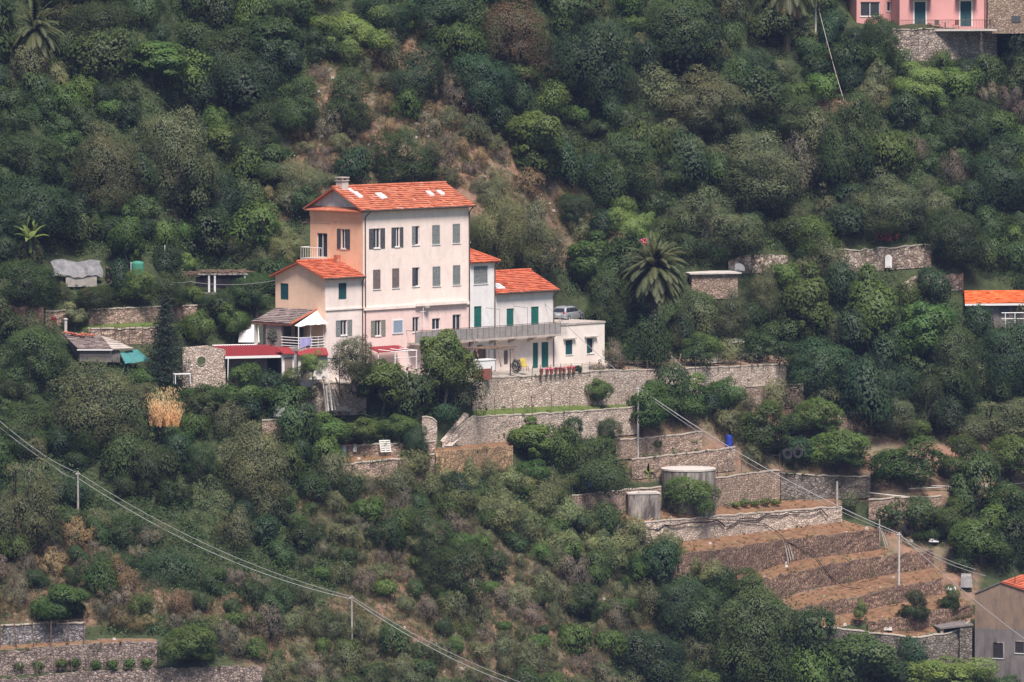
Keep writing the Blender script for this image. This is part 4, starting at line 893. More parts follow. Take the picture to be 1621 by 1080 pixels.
m = MB(); m.hexa([L_(126, 572, -.9), L_(190, 574, -.9), L_(178, 570, 1.2), L_(118, 566, 1.2), L_(126, 556, -.9), L_(190, 556, -.9), L_(168, 537, 1.2), L_(104, 532, 1.2)]); m.build('wall', MATS['oldgrey'], tro)
m = MB(); c0 = L_(104, 525, 1.2); m.tube([c0-Vector((0, 0, .4)), c0+Vector((0, 0, 1.1))], .14, 8); m.lathe([(.2, 0), (.2, .08), (.02, .14)], 8, tuple(c0+Vector((0, 0, 1.1)))); m.build('chimney', MATS['lime'], tro)
m = MB(); m.tube([L_(122, 554.5, -1.3), L_(178, 554.5, -1.3)], .06, 5); m.build('trim', MATS['white_paint'], tro)
# ---- tarpaulin shelter
AO = at(126, 446, depth(126, 446)); tp = empty('tarp_shelter', AO, R(8), 'shelter draped in a wrinkled grey tarpaulin on the left slope', 'shelter')
m = MB(); nx, ny = 26, 10
def tg(i, j):
    x = -2.6+4.6*i/nx; t_ = j/ny; edge = abs(2*t_-1)
    z = 1.95+.14*math.sin(i*.35)+.03*math.sin(i*1.3+j*.9)-.35*max(0, (i/nx-.75)*2)-1.35*max(0, 1-t_*2.2)**1.3*(1+.06*math.sin(i*1.3))-.9*max(0, t_-.8)*2
    return (x+.15*math.sin(j*1.1), -1.6+3.0*t_-.03*math.sin(i*1.1)*(1-t_), z)
for i in range(nx):
    for j in range(ny): m.poly([tg(i, j), tg(i+1, j), tg(i+1, j+1), tg(i, j+1)])
m.build('tarpaulin', MATS['tarp'], tp, True)
m = MB(); m.box((-1.4, -1.5, -.4), (1.5, -1.42, .7)); m.build('board', MATS['greywood'], tp)
m = MB(); m.box((2.5, -.8, -.3), (3.3, .8, 1.2)); m.box((2.5, -1.0, 1.21), (4.4, 1.0, 1.3)); m.tube([(4.3, -.9, -.4), (4.3, -.9, 1.2)], .05, 5); m.build('lean_to', MATS['timber'], tp)
BO = at(218, 442, depth(218, 442)); bt = empty('water_tank', BO, 0, 'upright green mesh wrapped tank beside the tarpaulin shelter', 'tank')
m = MB(); m.lathe([(.60, -.3), (.60, 1.5), (.52, 1.62), (.2, 1.7)], 14); m.build('drum', MATS['greenmesh'], bt); m = MB(); m.tube([(-.62, -.1, -.4), (-.62, -.1, 1.6)], .05, 5); m.build('post', MATS['white_paint'], bt)
# ---- vine pergola on the left
VO = at(345, 462, depth(345, 462)); pg = empty('pergola', VO, R(6), 'dark straw covered pergola with pale posts left of the villa', 'pergola')
for x_ in (-.9, -.35, 2.5):
    m = MB(); m.box((x_-.09, -1.0, -.2), (x_+.09, -.82, 1.65)); m.build('post', MATS['white_paint'], pg)
m = MB(); m.box((-2.0, -1.05, 1.652), (2.8, -.85, 1.78)); m.box((-2.0, 1.4, 1.652), (2.8, 1.6, 1.78)); m.build('beam', MATS['greywood'], pg)
m = MB()
for k in range(160):
    x_ = -3.0+5.8*rsb.random(); y_ = -1.3+3.0*rsb.random(); a_ = rsb.random()*6.28; l_ = .5+.7*rsb.random(); z_ = 1.82+.25*rsb.random()-.05*max(0, -x_-1.5)*8*rsb.random()
    m.tube([(x_, y_, z_), (x_+l_*math.cos(a_), y_+l_*math.sin(a_), z_-.15*rsb.random())], .035, 4, rsb.random())
m.build('thatch', MATS['timber'], pg)
m = MB(); m.box((-1.9, -1.15, -1.3), (.6, -1.02, .02)); m.build('low_wall', MATS['concrete'], pg); m = MB(); m.box((-2.0, 1.7, -1), (2.8, 1.8, 1.5)); m.build('back_shade', MATS['inside_shade'], pg)  # rear panel is a dark sheet standing in for shade under the pergola
# ------------------------------------------------------------------ vegetation prototypes
leafmat('olive_leaf', (0.0468, 0.0612, 0.0342), (0.1665, 0.1935, 0.1062))
leafmat('holm_leaf', (0.0162, 0.036, 0.0162), (0.0684, 0.1116, 0.0414))
leafmat('deep_leaf', (0.0126, 0.0306, 0.018), (0.0486, 0.0882, 0.0423))
leafmat('fresh_leaf', (0.0324, 0.0702, 0.0198), (0.099, 0.1602, 0.045))
leafmat('lime_leaf', (0.0585, 0.1035, 0.0288), (0.1485, 0.2115, 0.0675))
leafmat('citrus_leaf', (0.0216, 0.0522, 0.0171), (0.0972, 0.1584, 0.045))
leafmat('russet_leaf', (0.054, 0.0405, 0.027), (0.1215, 0.09, 0.0558))
leafmat('reed_leaf', (0.063, 0.09, 0.0405), (0.207, 0.2475, 0.1215))
leafmat('dry_leaf', (0.120, 0.095, 0.055), (0.260, 0.210, 0.120), 0.6)
leafmat('heath_leaf', (0.080, 0.075, 0.062), (0.190, 0.175, 0.140), 1.0)
leafmat('gold_leaf', (0.30, 0.165, 0.085), (0.62, 0.50, 0.27))
leafmat('palm_leaf', (0.0306, 0.0432, 0.0216), (0.0945, 0.1098, 0.0558)); leafmat('palm_dead', (0.099, 0.0765, 0.0495), (0.18, 0.144, 0.0945))
leafmat('agave_leaf', (0.17, 0.19, 0.12), (0.36, 0.36, 0.24)); leafmat('banana_leaf', (0.06, 0.11, 0.03), (0.21, 0.28, 0.09))
leafmat('flower_pink', (0.55, 0.06, 0.16), (0.70, 0.16, 0.30), 0, 0.1); leafmat('flower_red', (0.26, 0.03, 0.035), (0.42, 0.07, 0.07), 0, 0.1); leafmat('flower_white', (0.60, 0.58, 0.52), (0.78, 0.76, 0.70), 0, 0.1)
leafmat('spruce_leaf', (0.0144, 0.0288, 0.0234), (0.0405, 0.063, 0.045))
plain('bark', (0.105, 0.085, 0.068), 0.95, 0, 0.3, 5); plain('pale_bark', (0.21, 0.185, 0.155), 0.95, 0, 0.3, 5)
def quads(name, pos, nrm, size, aspect, rs, mat, tint=None, up=None, sn=None):
    """a mesh of pointed leaf faces; sn = direction each leaf's spray faces"""
    n = len(pos); nrm = nrm/np.maximum(np.linalg.norm(nrm, axis=1, keepdims=True), 1e-6)
    if sn is None: sn = nrm+np.array([0, 0, .5]) if up is not None else nrm
    sn = sn/np.maximum(np.linalg.norm(sn, axis=1, keepdims=True), 1e-6); sn = .82*sn+.18*nrm
    r = rs.normal(size=(n, 3)) if up is None else up+0.25*rs.normal(size=(n, 3))
    a = r-nrm*np.sum(r*nrm, 1, keepdims=True); a /= np.maximum(np.linalg.norm(a, axis=1, keepdims=True), 1e-6); b = np.cross(nrm, a)
    s = (size*(0.7+0.6*rs.random(n)))[:, None] if np.isscalar(size) else size[:, None]
    h = a*s*0.5; k = b*s*0.5*aspect; bend = nrm*s*0.10
    V = np.stack([pos-h-bend, pos+k, pos+h-bend, pos-k], 1).reshape(-1, 3)
    F = np.arange(4*n).reshape(n, 4)
    me = bpy.data.meshes.new(name); me.vertices.add(4*n); me.vertices.foreach_set('co', V.astype(np.float32).ravel())
    me.loops.add(4*n); me.loops.foreach_set('vertex_index', F.ravel().astype(np.int32))
    me.polygons.add(n); me.polygons.foreach_set('loop_start', (np.arange(n)*4).astype(np.int32))
    try: me.polygons.foreach_set('loop_total', np.full(n, 4, dtype=np.int32))
    except Exception: pass
    at_ = me.attributes.new('tint', 'FLOAT', 'FACE')
    at_.data.foreach_set('value', (rs.random(n) if tint is None else tint).astype(np.float32))
    a2 = me.attributes.new('sn', 'FLOAT_VECTOR', 'FACE'); a2.data.foreach_set('vector', sn.astype(np.float32).ravel())
    me.materials.append(MATS[mat]); me.update(calc_edges=True); return me
def crown_pts(rs, rx, ry, z0, z1, nl, lr, n, drop=0.0, flat=0.5, ragged=0.25, domes=1):
    """lobes spread over an uneven ellipsoid, leaves on the shell of every lobe and a few inside"""
    zc, rz = (z0+z1)/2, (z1-z0)/2
    subs = [(0.0, 0.0, 1.0, 1.0)]
    if domes > 1:
        a0 = rs.random()*6.28; subs = [(math.cos(a0+6.28*q/domes+.5*rs.normal())*rx*.42, math.sin(a0+6.28*q/domes+.5*rs.normal())*ry*.42, .56+.12*rs.random(), .62+.38*rs.random()) for q in range(domes)]; subs[0] = (subs[0][0]*.4, subs[0][1]*.4, .66, 1.0)
    c = []
    while len(c) < nl:
        d = rs.normal(size=3); d /= np.linalg.norm(d)
        if d[2] < -0.85: continue
        if d[2] < 0: d[:2] *= 1.0/max(.35, math.hypot(d[0], d[1]))*.95
        rr = (0.62+0.38*rs.random()**0.5)*(1+ragged*rs.normal()*0.6)
        ox, oy, fr_, fh = subs[int(rs.integers(len(subs)))]; zt_ = z0+(z1-z0)*fh; zc_, rz_ = (z0+zt_)/2, (zt_-z0)/2
        c.append((ox+d[0]*(rx*fr_-lr*.7)*rr, oy+d[1]*(ry*fr_-lr*.7)*rr, zc_+d[2]*(rz_-lr*.6)*rr))
    c = np.array(c); lrs = lr*(0.5+1.15*rs.random(nl)**1.8)
    per = rs.multinomial(n, lrs**2/np.sum(lrs**2))
    P, N, T, S = [], [], [], []; cen = np.array([0, 0, z0+(z1-z0)*.35])
    for i in range(nl):
        d = rs.normal(size=(per[i], 3)); d /= np.linalg.norm(d, axis=1, keepdims=True)
        d[:, 2] = np.where((d[:, 2] < -0.35) & (rs.random(per[i]) < .6), -d[:, 2], d[:, 2])
        r = lrs[i]*(0.62+0.46*rs.random(per[i])**0.7)*(1+0.16*np.sin(d[:, 0]*5+i)*np.cos(d[:, 1]*6+2*i))
        p = c[i]+d*r[:, None]*np.array([1, 1, 0.85]); p[:, 2] -= drop*rs.random(per[i])
        dist = np.linalg.norm((p[:, None, :]-c[None])/lrs[None, :, None], axis=2); dist[:, i] = 9
        keep = dist.min(1) > 0.55
        S.append(.55*d[keep]+1.15*(p[keep]-cen)/np.array([rx, ry, .62*(z1-z0)])); P.append(p[keep]); N.append(d[keep]*1.0+0.42*rs.normal(size=(keep.sum(), 3))+np.array([0, 0, 0.2]))
        T.append(np.clip(0.5+0.17*rs.normal()+0.13*rs.normal(size=keep.sum()), 0, 1))
    return np.concatenate(P), np.concatenate(N), np.concatenate(T), c, np.concatenate(S)
def trunk_mb(rs, h, r, targets, forks=4, lean=0.25):
    m = MB(); top = Vector((lean*rs.normal(), lean*rs.normal(), h)); mid = Vector((lean*rs.normal()*.7, lean*rs.normal()*.7, h*.5))
    m.tube([(0, 0, -1.0), (0, 0, 0.05), mid, top], [r*1.5, r*1.2, r*.9, r*.75], 7)
    for k in range(min(forks, len(targets))):
        q = Vector(tuple(targets[k])); b = top.lerp(q, .5)+Vector((0.2*rs.normal(), .2*rs.normal(), -.1))
        m.tube([top, b, q], [r*.6, r*.4, r*.15], 5)
    return m
PROTO = {}
def add_tree_proto(kind, k, seed, rx, z0, z1, nl, lr, n, leaf, asp, mat, th, tr, drop=0.0, bark='bark', ragged=0.25, domes=1):
    rs = np.random.default_rng(seed)
    big_ = n > 5000; n = int(n*(1.7 if big_ else 1.3)); leaf *= .76 if big_ else .86
    p, nn, t_, c, sn_ = crown_pts(rs, rx, rx*(0.85+.3*rs.random()), z0, z1, nl, lr, n, drop, ragged=ragged, domes=domes)
    cm = quads(kind+'_crown', p, nn, leaf, asp, rs, mat, t_, sn=sn_)
    tm = trunk_mb(rs, th, tr, c[np.argsort(-c[:, 2])[:8:2]]).mesh(kind+'_trunk', MATS[bark], True) if tr else None
    PROTO.setdefault(kind, []).append((cm, tm, rx, z1))
for k in range(4): add_tree_proto('olive_tree', k, 100+k, 3.6, -.3, 6.2, 84, .92, 19000, .185, .48, 'olive_leaf', 1.5, .22, domes=4+k % 2)
for k in range(4): add_tree_proto('holm_oak', k, 200+k, 3.6, -.4, 6.0, 64, 1.05, 17000, .20, .6, 'holm_leaf', 1.5, .22, domes=3+k % 3)
for k in range(4): add_tree_proto('carob_tree', k, 300+k, 3.6, -.4, 5.6, 48, 1.2, 15000, .23, .62, 'deep_leaf', 1.3, .22, domes=3+k % 3)
for k in range(3): add_tree_proto('fig_tree', k, 400+k, 3.0, 0.0, 5.0, 42, .85, 9500, .29, .75, 'fresh_leaf', 1.3, .16, bark='pale_bark', ragged=.4, domes=3)
for k in range(3): add_tree_proto('walnut_tree', k, 450+k, 3.0, 0.9, 6.2, 46, .85, 12000, .25, .7, 'citrus_leaf', 2.0, .15, bark='pale_bark', ragged=.3, domes=2)
for k in range(4): add_tree_proto('citrus_tree', k, 500+k, 2.4, 0.4, 4.2, 40, .68, 9500, .19, .6, 'citrus_leaf', 1.2, .12, ragged=.2, domes=2+k % 2)
for k in range(2): add_tree_proto('russet_tree', k, 600+k, 3.4, -.3, 6.0, 50, 1.0, 17000, .18, .5, 'russet_leaf', 1.5, .2, domes=3)
for k in range(2): add_tree_proto('willow_tree', k, 650+k, 3.2, 0.3, 6.0, 60, .9, 16000, .24, .28, 'reed_leaf', 1.5, .14, drop=.9, ragged=.4)
for k in range(3): add_tree_proto('acacia_tree', k, 680+k, 2.8, 0.4, 5.0, 44, .75, 11000, .20, .55, 'lime_leaf', 1.2, .12, ragged=.45)
for k in range(4): add_tree_proto('citrus_bush', k, 900+k, 2.4, -.3, 3.4, 44, .7, 9000, .19, .6, 'fresh_leaf', 0, 0, ragged=.12)
for k in range(4): add_tree_proto('green_shrub', k, 700+k, 1.5, -.2, 1.9, 18, .62, 3600, .17, .6, 'holm_leaf', 0, 0, ragged=.4)
for k in range(3): add_tree_proto('fresh_shrub', k, 720+k, 1.5, -.2, 1.7, 20, .55, 3400, .17, .55, 'fresh_leaf', 0, 0, ragged=.5)
for k in range(3): add_tree_proto('grey_shrub', k, 740+k, 1.5, -.2, 1.8, 22, .55, 3900, .15, .42, 'olive_leaf', 0, 0, ragged=.45)
for k in range(3): add_tree_proto('heath_shrub', k, 760+k, 1.4, -.2, 1.3, 22, .45, 3400, .13, .35, 'heath_leaf', 0, 0, ragged=.5)
for k in range(3): add_tree_proto('reed_clump', k, 780+k, 1.5, -.2, 2.2, 20, .6, 3000, .32, .18, 'reed_leaf', 0, 0, drop=.4, ragged=.5)
for k in range(2): add_tree_proto('russet_shrub', k, 790+k, 1.4, -.2, 1.4, 20, .5, 3200, .14, .4, 'dry_leaf', 0, 0, ragged=.5)
for k in range(2): add_tree_proto('deep_shrub', k, 800+k, 1.5, -.2, 2.0, 14, .7, 3400, .19, .6, 'deep_leaf', 0, 0, ragged=.35)
VR = np.random.default_rng(2024)
CATS = {}
def plant(kind, x0, x1, yt, yb, label, cat=None, group=None, back=0.0, name=None, var=None, mat=None, crown_low=0.0):
    """a plant whose crown spans these photo pixels; it stands on the slope at the foot of that span"""
    cm, tm, rx, zh = PROTO[kind][int(VR.integers(len(PROTO[kind]))) if var is None else var % len(PROTO[kind])]
    cx = (x0+x1)/2; p = ground(cx, yb); Y = p.y+back
    if back: p = at(cx, yb, Y)
    s = mpp(Y); sx = (x1-x0)*s/2/rx*1.02; sz = (yb-yt)*s/zh
    nm = name or kind
    o = bpy.data.objects.new(nm, None if tm else cm)
    C.objects.link(o); o.location = p; o.rotation_euler = (0, 0, VR.random()*6.28); o.scale = (sx, sx*(.9+.2*VR.random()), sz)
    tag(o, label, cat or ('tree' if tm else 'shrub'), group, 'thing')
    if tm:
        o.empty_display_size = 0.3
        tr = bpy.data.objects.new('trunk', tm); C.objects.link(tr); tr.parent = o
        cr = bpy.data.objects.new('crown', cm); C.objects.link(cr); cr.parent = o
        if mat: cr.material_slots[0].link = 'OBJECT'; cr.material_slots[0].material = MATS[mat]
    elif mat: o.material_slots[0].link = 'OBJECT'; o.material_slots[0].material = MATS[mat]
    return o
CROWNS = []
def T(kind, x0, x1, yt, yb, label, **kw):
    CROWNS.append((x0, x1, yt, yb)); return plant(kind, x0, x1, yt, yb, label, **kw)
O_, H_, K_, F_, W_, X_, RU, WI, AC = 'olive_tree', 'holm_oak', 'carob_tree', 'fig_tree', 'walnut_tree', 'citrus_tree', 'russet_tree', 'willow_tree', 'acacia_tree'
# ---- the trees one can tell apart, photo pixels: left, right, top, foot
T(O_,198,356,150,345,'largest grey green olive tree, rounded, on the slope left of the villa')
T(O_,98,236,178,335,'broad grey green olive tree directly left of the largest olive')
T(H_,583,708,208,292,'round dark evergreen bush tree right behind the villa roof')
T(H_,496,604,108,206,'dark olive green tree above the villa on the edge of the dry slope')
T(AC,516,622,20,100,'yellowish green topped tree high above the villa')
T(K_,608,712,70,168,'left one of two rounded dark trees at the top of the dry slope')
T(K_,700,818,72,184,'right one of two rounded dark trees at the top of the dry slope')
T(RU,752,884,-6,135,'brownish russet tree at the top centre')
T(K_,868,1024,14,180,'large dark green tree to the right of the russet tree')
T(F_,788,908,164,272,'light green bush tree with broad leaves right of the dry gully')
T(O_,1026,1190,100,214,'wide olive tree high in the upper right wood')
T(O_,1003,1118,186,264,'smaller pale olive tree below the wide high olive')
T(O_,1122,1298,194,335,'tall olive tree in the middle of the right hand wood')
T(O_,1040,1200,292,412,'broad olive tree directly above the big palm')
T(H_,1288,1408,140,300,'deep shaded dark tree between the two right hand olives')
T(O_,1332,1466,262,374,'round olive tree above the ruined wall with the niche')
T(H_,934,1026,206,318,'dark green tree beside the rusty gully')
T(H_,1018,1084,244,300,'small dark tree tucked under the pale olive')
T(WI,742,834,310,424,'pale yellow green weeping tree immediately right of the villa')
T(O_,790,918,304,446,'pale grey tree with bare twigs behind the low red roof', mat='olive_leaf')
T(H_,912,1004,428,530,'dense dark bush tree between the parked car and the big palm')
T(O_,1106,1204,450,532,'olive bush in front of the flat concrete shed')
T(O_,1168,1246,412,505,'grey olive tree between the shed and the broken wall')
T(X_,1072,1146,520,578,'low bright orange tree at the back of the yard under the palm')
T(F_,1226,1334,425,545,'broad leafed tree filling the gap below the niche wall')
T(F_,1318,1436,428,560,'broad leafed tree right below the ruined niche wall', mat='citrus_leaf')
T(W_,1396,1524,466,590,'leafy tree left of the orange roofed cottage')
T(K_,1232,1356,526,622,'dark tree just right of the villa yard wall end')
T(K_,1338,1456,536,652,'dark shaded tree in the thick of the right wood')
T(H_,1444,1566,516,640,'dark evergreen tree below the orange roofed cottage')
T(K_,1536,1660,496,620,'dark tree under the cottage at the right edge')
T(O_,1376,1464,622,694,'yellowish olive tree above the orchard row')
T(H_,1428,1506,596,694,'dark thicket tree with bare stems behind the orchard')
T(O_,1498,1660,624,706,'wide feathery grey green tree at the right edge above the orchard')
T(X_,1142,1262,634,722,'lush orange tree beside the blue barrel')
T(X_,1246,1340,630,694,'yellowish orange tree behind the two lorry tyres')
T(X_,1266,1384,680,748,'low spreading orange tree right of the two lorry tyres')
T(X_,1372,1504,690,774,'largest dense orange tree of the right orchard row')
T(X_,1470,1564,694,768,'orange tree next to the largest one in the right orchard row')
T(X_,1552,1650,688,764,'orange tree ending the right orchard row at the frame edge')
T(X_,1462,1544,788,848,'low dark citrus tree behind the leaning lorry tyre')
T(X_,1492,1614,800,894,'spreading dark citrus tree above the ruined house')
T(X_,1548,1650,762,838,'citrus tree at the right edge above the ruined house')
T(X_,918,974,594,642,'small crooked tree in front of the villa yard wall', back=-.6)
T(X_,968,1062,604,690,'citrus tree around the foot of the grey utility pole')
T(X_,1036,1134,590,668,'citrus tree right of the grey utility pole', back=-.6)
T(X_,1106,1186,590,662,'flat topped citrus tree with bare forked stems', back=-.6)
T(F_,793,884,664,728,'fig tree against the bulging pale wall')
T(H_,866,1012,690,778,'dense green thicket tree below the bulging pale wall')
T(H_,930,988,654,702,'small bush tree on the terrace right of the fig')
T(X_,798,884,722,776,'low green bush tree below the fig', mat='fresh_leaf')
T('citrus_bush',1044,1134,757,817,'dense bright green orange bush in front of the round tank')
T(W_,646,758,518,652,'tall bright green tree before the villa at the end of the balcony', mat='lime_leaf')
T(W_,544,664,562,656,'wide spreading green tree below the villa front', var=1, mat='fresh_leaf')
T(O_,520,602,522,606,'grey green olive tree in front of the villa corner', back=-4.5)
T(X_,420,504,588,648,'round dark bush tree in front of the garage mouth')
T(X_,338,436,582,654,'dark green bush tree in front of the garage side')
T(X_,284,366,602,654,'leafy bush tree below the round windowed wall')
T(AC,472,518,560,607,'bright lime green bush tree below the porch', back=-4)
T(O_,56,248,552,712,'huge dark olive tree in front of the teal sheeted shed')
T(H_,-20,118,518,624,'dark leafy tree at the left edge below the brown wall')
T(O_,-30,104,708,880,'big brownish olive tree at the left edge by the wires')
T(X_,92,146,478,522,'umbrella shaped bush tree in front of the upper garden wall', mat='olive_leaf')
T(O_,338,472,652,798,'large grey green olive tree below the short tan wall')
T(O_,266,388,738,872,'olive tree on the lower left slope right of the wire pole', back=7.5)
T(H_,186,266,698,772,'small dark tree just above the left wire pole')
T(O_,282,356,690,768,'small olive tree left of the large grey green one', mat='holm_leaf')
T(H_,-20,86,640,722,'dark bush tree at the left edge between two wires')
T(K_,196,338,858,972,'ivy smothered dark mound of a tree on the lower left slope', back=6)
T(H_,632,726,804,886,'dark evergreen bush in the middle of the dry lower slope')
T(H_,674,790,858,958,'darkest evergreen bush tree low on the dry slope')
T(H_,1100,1286,926,1094,'big dark tree at the foot of the bare fields')
T(K_,1026,1124,906,992,'dark leafy tree left of the bare fields')
T(X_,886,956,922,984,'small round green tree standing alone on the lower slope', mat='holm_leaf')
T(X_,1150,1216,902,950,'green tree overlapping the lowest bare field')
T(K_,952,1096,982,1096,'dark tree at the bottom edge in the valley')
T(F_,1286,1446,990,1100,'leafy thicket tree below the grey retaining wall', mat='holm_leaf')
T(AC,1424,1564,1040,1110,'bright green tree in front of the ruined house')
T(X_,1418,1472,938,992,'small round headed tree on the bare terraces', back=-.4, mat='holm_leaf')
T(AC,1346,1376,952,990,'thin bright sapling on the bare terrace left of the field pole')
T(X_,1486,1522,928,972,'small sparse bush tree beside the ruined house')
T(X_,468,564,654,706,'left orange tree above the vegetable bed')
T(X_,536,616,655,706,'middle orange tree above the vegetable bed')
T(X_,596,666,650,702,'yellow green fruit tree with slim bare trunk above the white pallet', mat='lime_leaf')
T(K_,632,684,664,728,'dark upright bush between the bed and the wall stub')
T(O_,414,484,350,416,'pale oleander bush with white flowers at the left of the villa', mat='reed_leaf')
T(F_,168,234,332,426,'leafy tree behind the green mesh tank')
T(X_,340,398,478,544,'round green tree between the pergola and the garage')
T(X_,278,346,484,556,'green bush tree right of the dark conifer')
T(H_,318,402,376,440,'grey green mound of creeper hanging over the straw pergola', back=3, mat='olive_leaf')
T(X_,262,318,396,440,'lime green clipped bush left of the straw pergola', back=2, mat='lime_leaf')
T(H_,372,442,432,492,'dark bush between the pergola and the orange end wall', back=-1)
T(K_,300,372,462,500,'low dark bush under the straw pergola')
T(H_,232,300,430,488,'dark bush tree left of the straw pergola wall')
T(X_,184,250,426,486,'green bush tree in front of the green mesh tank')
T(H_,-20,84,412,492,'dark hedge like tree above the tall brown wall')
T(H_,106,196,444,494,'low green bush tree below the grey tarpaulin')
T(F_,44,152,918,984,'bright green leafy bush tree above the vine terraces')
T(X_,248,352,988,1056,'vine covered bush tree on the vine terraces')
T(K_,1158,1236,70,146,'dark tree below the palm at the top right')
T(H_,1350,1436,24,108,'dark tree hiding the smaller pink house')
T(AC,1404,1500,108,178,'bright yellow green bush tree below the stone wall of the pink house')
T(K_,1570,1660,44,118,'dark bush tree right of the pink house wall')
T(H_,1000,1150,-10,100,'dark green tree at the top edge right of centre')
T(K_,548,668,-20,50,'dark tree at the top edge above the yellow green tree')
T(K_,640,770,-25,40,'dark tree at the top edge left of the russet tree')
T(F_,176,300,62,128,'light green bush tree right of the top left palm')
T(H_,96,216,-10,80,'green tree at the top left behind the palm')
T(H_,300,430,40,150,'wide dark green tree in the upper left wood')
T(F_,392,492,20,110,'green crowned tree in the upper left wood near the yellow green tree', mat='holm_leaf')
T(H_,420,530,118,212,'dark rounded bush tree left of the tree above the villa')
T(H_,352,468,160,262,'green tree right of the largest olive')
T(F_,380,470,220,290,'bushy green tree at the left end of the dry slope', mat='holm_leaf')
T(H_,-20,98,194,294,'dark green tree at the left edge of the upper slope')
T(K_,-20,120,270,380,'dark tree at the left edge above the banana plant')
T(K_,300,400,262,352,'dark shaded tree at the foot of the largest olive')
T(WI,426,520,250,320,'pale bushy tree on the dry slope left of the villa roof', mat='olive_leaf')
T(X_,446,514,286,352,'dark small tree against the villa gable', mat='holm_leaf')
T(AC,960,1046,330,420,'bright lime green tree left of the broad olive above the palm')
T(F_,890,990,372,450,'fresh green leafy tree above the parked car')
T(H_,868,946,296,360,'dark round bush below the rusty gully')
T(K_,1246,1330,334,412,'dark thicket tree left of the ruined niche wall', mat='fresh_leaf')
T(H_,1440,1560,330,420,'dark tree on the slope right of the ruined niche wall')
T(K_,1520,1660,220,330,'dark tree at the right edge of the upper wood')
T(H_,1466,1580,150,240,'dark tree below the bright bush at the upper right')
T(H_,1186,1300,150,216,'green tree above the tall right hand olive')
# ---- palms
def frond(m, rs, base, az, el, L_, droop, leaf=.55, n=20, w=.085):
    p = Vector(base); d = Vector((math.cos(az)*math.cos(el), math.sin(az)*math.cos(el), math.sin(el))); pts = [p.copy()]
    for k in range(n):
        d = (d+Vector((0, 0, -droop/n*(1+k/n)))).normalized(); p = p+d*(L_/n); pts.append(p.copy())
    m.tube(pts[::3]+[pts[-1]], [.045]*(len(pts[::3]))+[.012], 3, .4, False)
    for k in range(2, n+1):
        a, b = pts[k-1], pts[k]; f = (b-a).normalized(); sd = f.cross(Vector((0, 0, 1)))
        if sd.length < .05: sd = Vector((1, 0, 0))
        sd.normalize(); up = sd.cross(f); l_ = leaf*(math.sin(math.pi*(.12+.86*k/n))**.6)
        for s_ in (-1, 1):
            for h in (0, .5):
                o_ = a.lerp(b, h); tip = o_+f*l_*.55+sd*s_*l_*.8+up*l_*(.12)-Vector((0, 0, l_*(.25+.2*rs.random())))
                m.poly([o_, o_+f*w*1.6, tip], float(rs.random()))
def palm(px, yb, ytop, x0, x1, label, n=60, seed=1, dead=16):
    rs = np.random.default_rng(seed); g = ground(px, yb); s = mpp(g.y); rad = (x1-x0)*s/2; zc = (yb-ytop)*s-rad*.72
    e = empty('palm_tree', g, 0, label, 'palm tree')
    m = MB(); zs_ = np.linspace(-.8, zc, 14); m.tube([(0, 0, z) for z in zs_], [.36+.05*(k % 2)+(.12 if k > 11 else 0) for k in range(14)], 10); m.build('trunk', MATS['bark'], e)
    m = MB()
    for k in range(n):
        el = R(82)-R(112)*(k/n)**1.0+.08*rs.normal(); frond(m, rs, (0, 0, zc), k*2.399+.2*rs.normal(), el, rad*(1.02+.15*rs.random()), 1.25 if el > 0 else .9, .5*rad/2.8)
    m.build('crown', MATS['palm_leaf'], e)
    m = MB()
    for k in range(dead): frond(m, rs, (0, 0, zc-.15), k*2.399, R(-30-30*rs.random()), rad*(.75+.25*rs.random()), .8, .42*rad/2.8)
    m.build('dead_fronds', MATS['palm_dead'], e)
    return e
palm(1035, 562, 388, 976, 1094, 'big feathery palm standing right of the houses', 150, 3, 34); CROWNS.append((976, 1094, 388, 560))
palm(56, 122, 14, 4, 108, 'shaggy palm with drooping dead fronds in the top left corner', 60, 4, 34); CROWNS.append((4, 108, 14, 122))
palm(1246, 78, -70, 1180, 1306, 'palm with hanging dry fronds cut by the top edge', 54, 5, 40); CROWNS.append((1180, 1306, -60, 70))
# ---- dark conifer
def conifer(px, yb, yt, x0, x1, label, seed=7):
    rs = np.random.default_rng(seed); g = ground(px, yb); s = mpp(g.y); h = (yb-yt)*s; r = (x1-x0)*s/2
    e = empty('spruce_tree', g, 0, label, 'tree'); m = MB(); m.tube([(0, 0, -.6), (0, 0, h*.5), (0, 0, h*.97)], [.2, .13, .03], 7); m.build('trunk', MATS['bark'], e)
    P, N = [], []
    for k in range(150):
        f = (k+.5)/150; z = h*(.05+.93*f); L_ = r*(1-f)**.75*(.65+.5*rs.random())+.12; az = k*2.399; nb = int(30+60*L_)
        t_ = rs.random(nb); a = az+.32*rs.normal(size=nb)*(1-.3*t_)
        P.append(np.stack([np.cos(a)*t_*L_, np.sin(a)*t_*L_, z-.30*t_*L_+.22*t_**2*L_+.10*rs.normal(size=nb)], 1)); N.append(np.stack([np.cos(a)*.4, np.sin(a)*.4, np.ones(nb)], 1)+.5*rs.normal(size=(nb, 3)))
    me_ = quads('crown', np.concatenate(P), np.concatenate(N), .2, .4, rs, 'spruce_leaf'); c = bpy.data.objects.new('crown', me_); C.objects.link(c); c.parent = e
conifer(262, 606, 462, 218, 306, 'dark pointed conifer left of the red roofed garage'); CROWNS.append((232, 292, 462, 606))
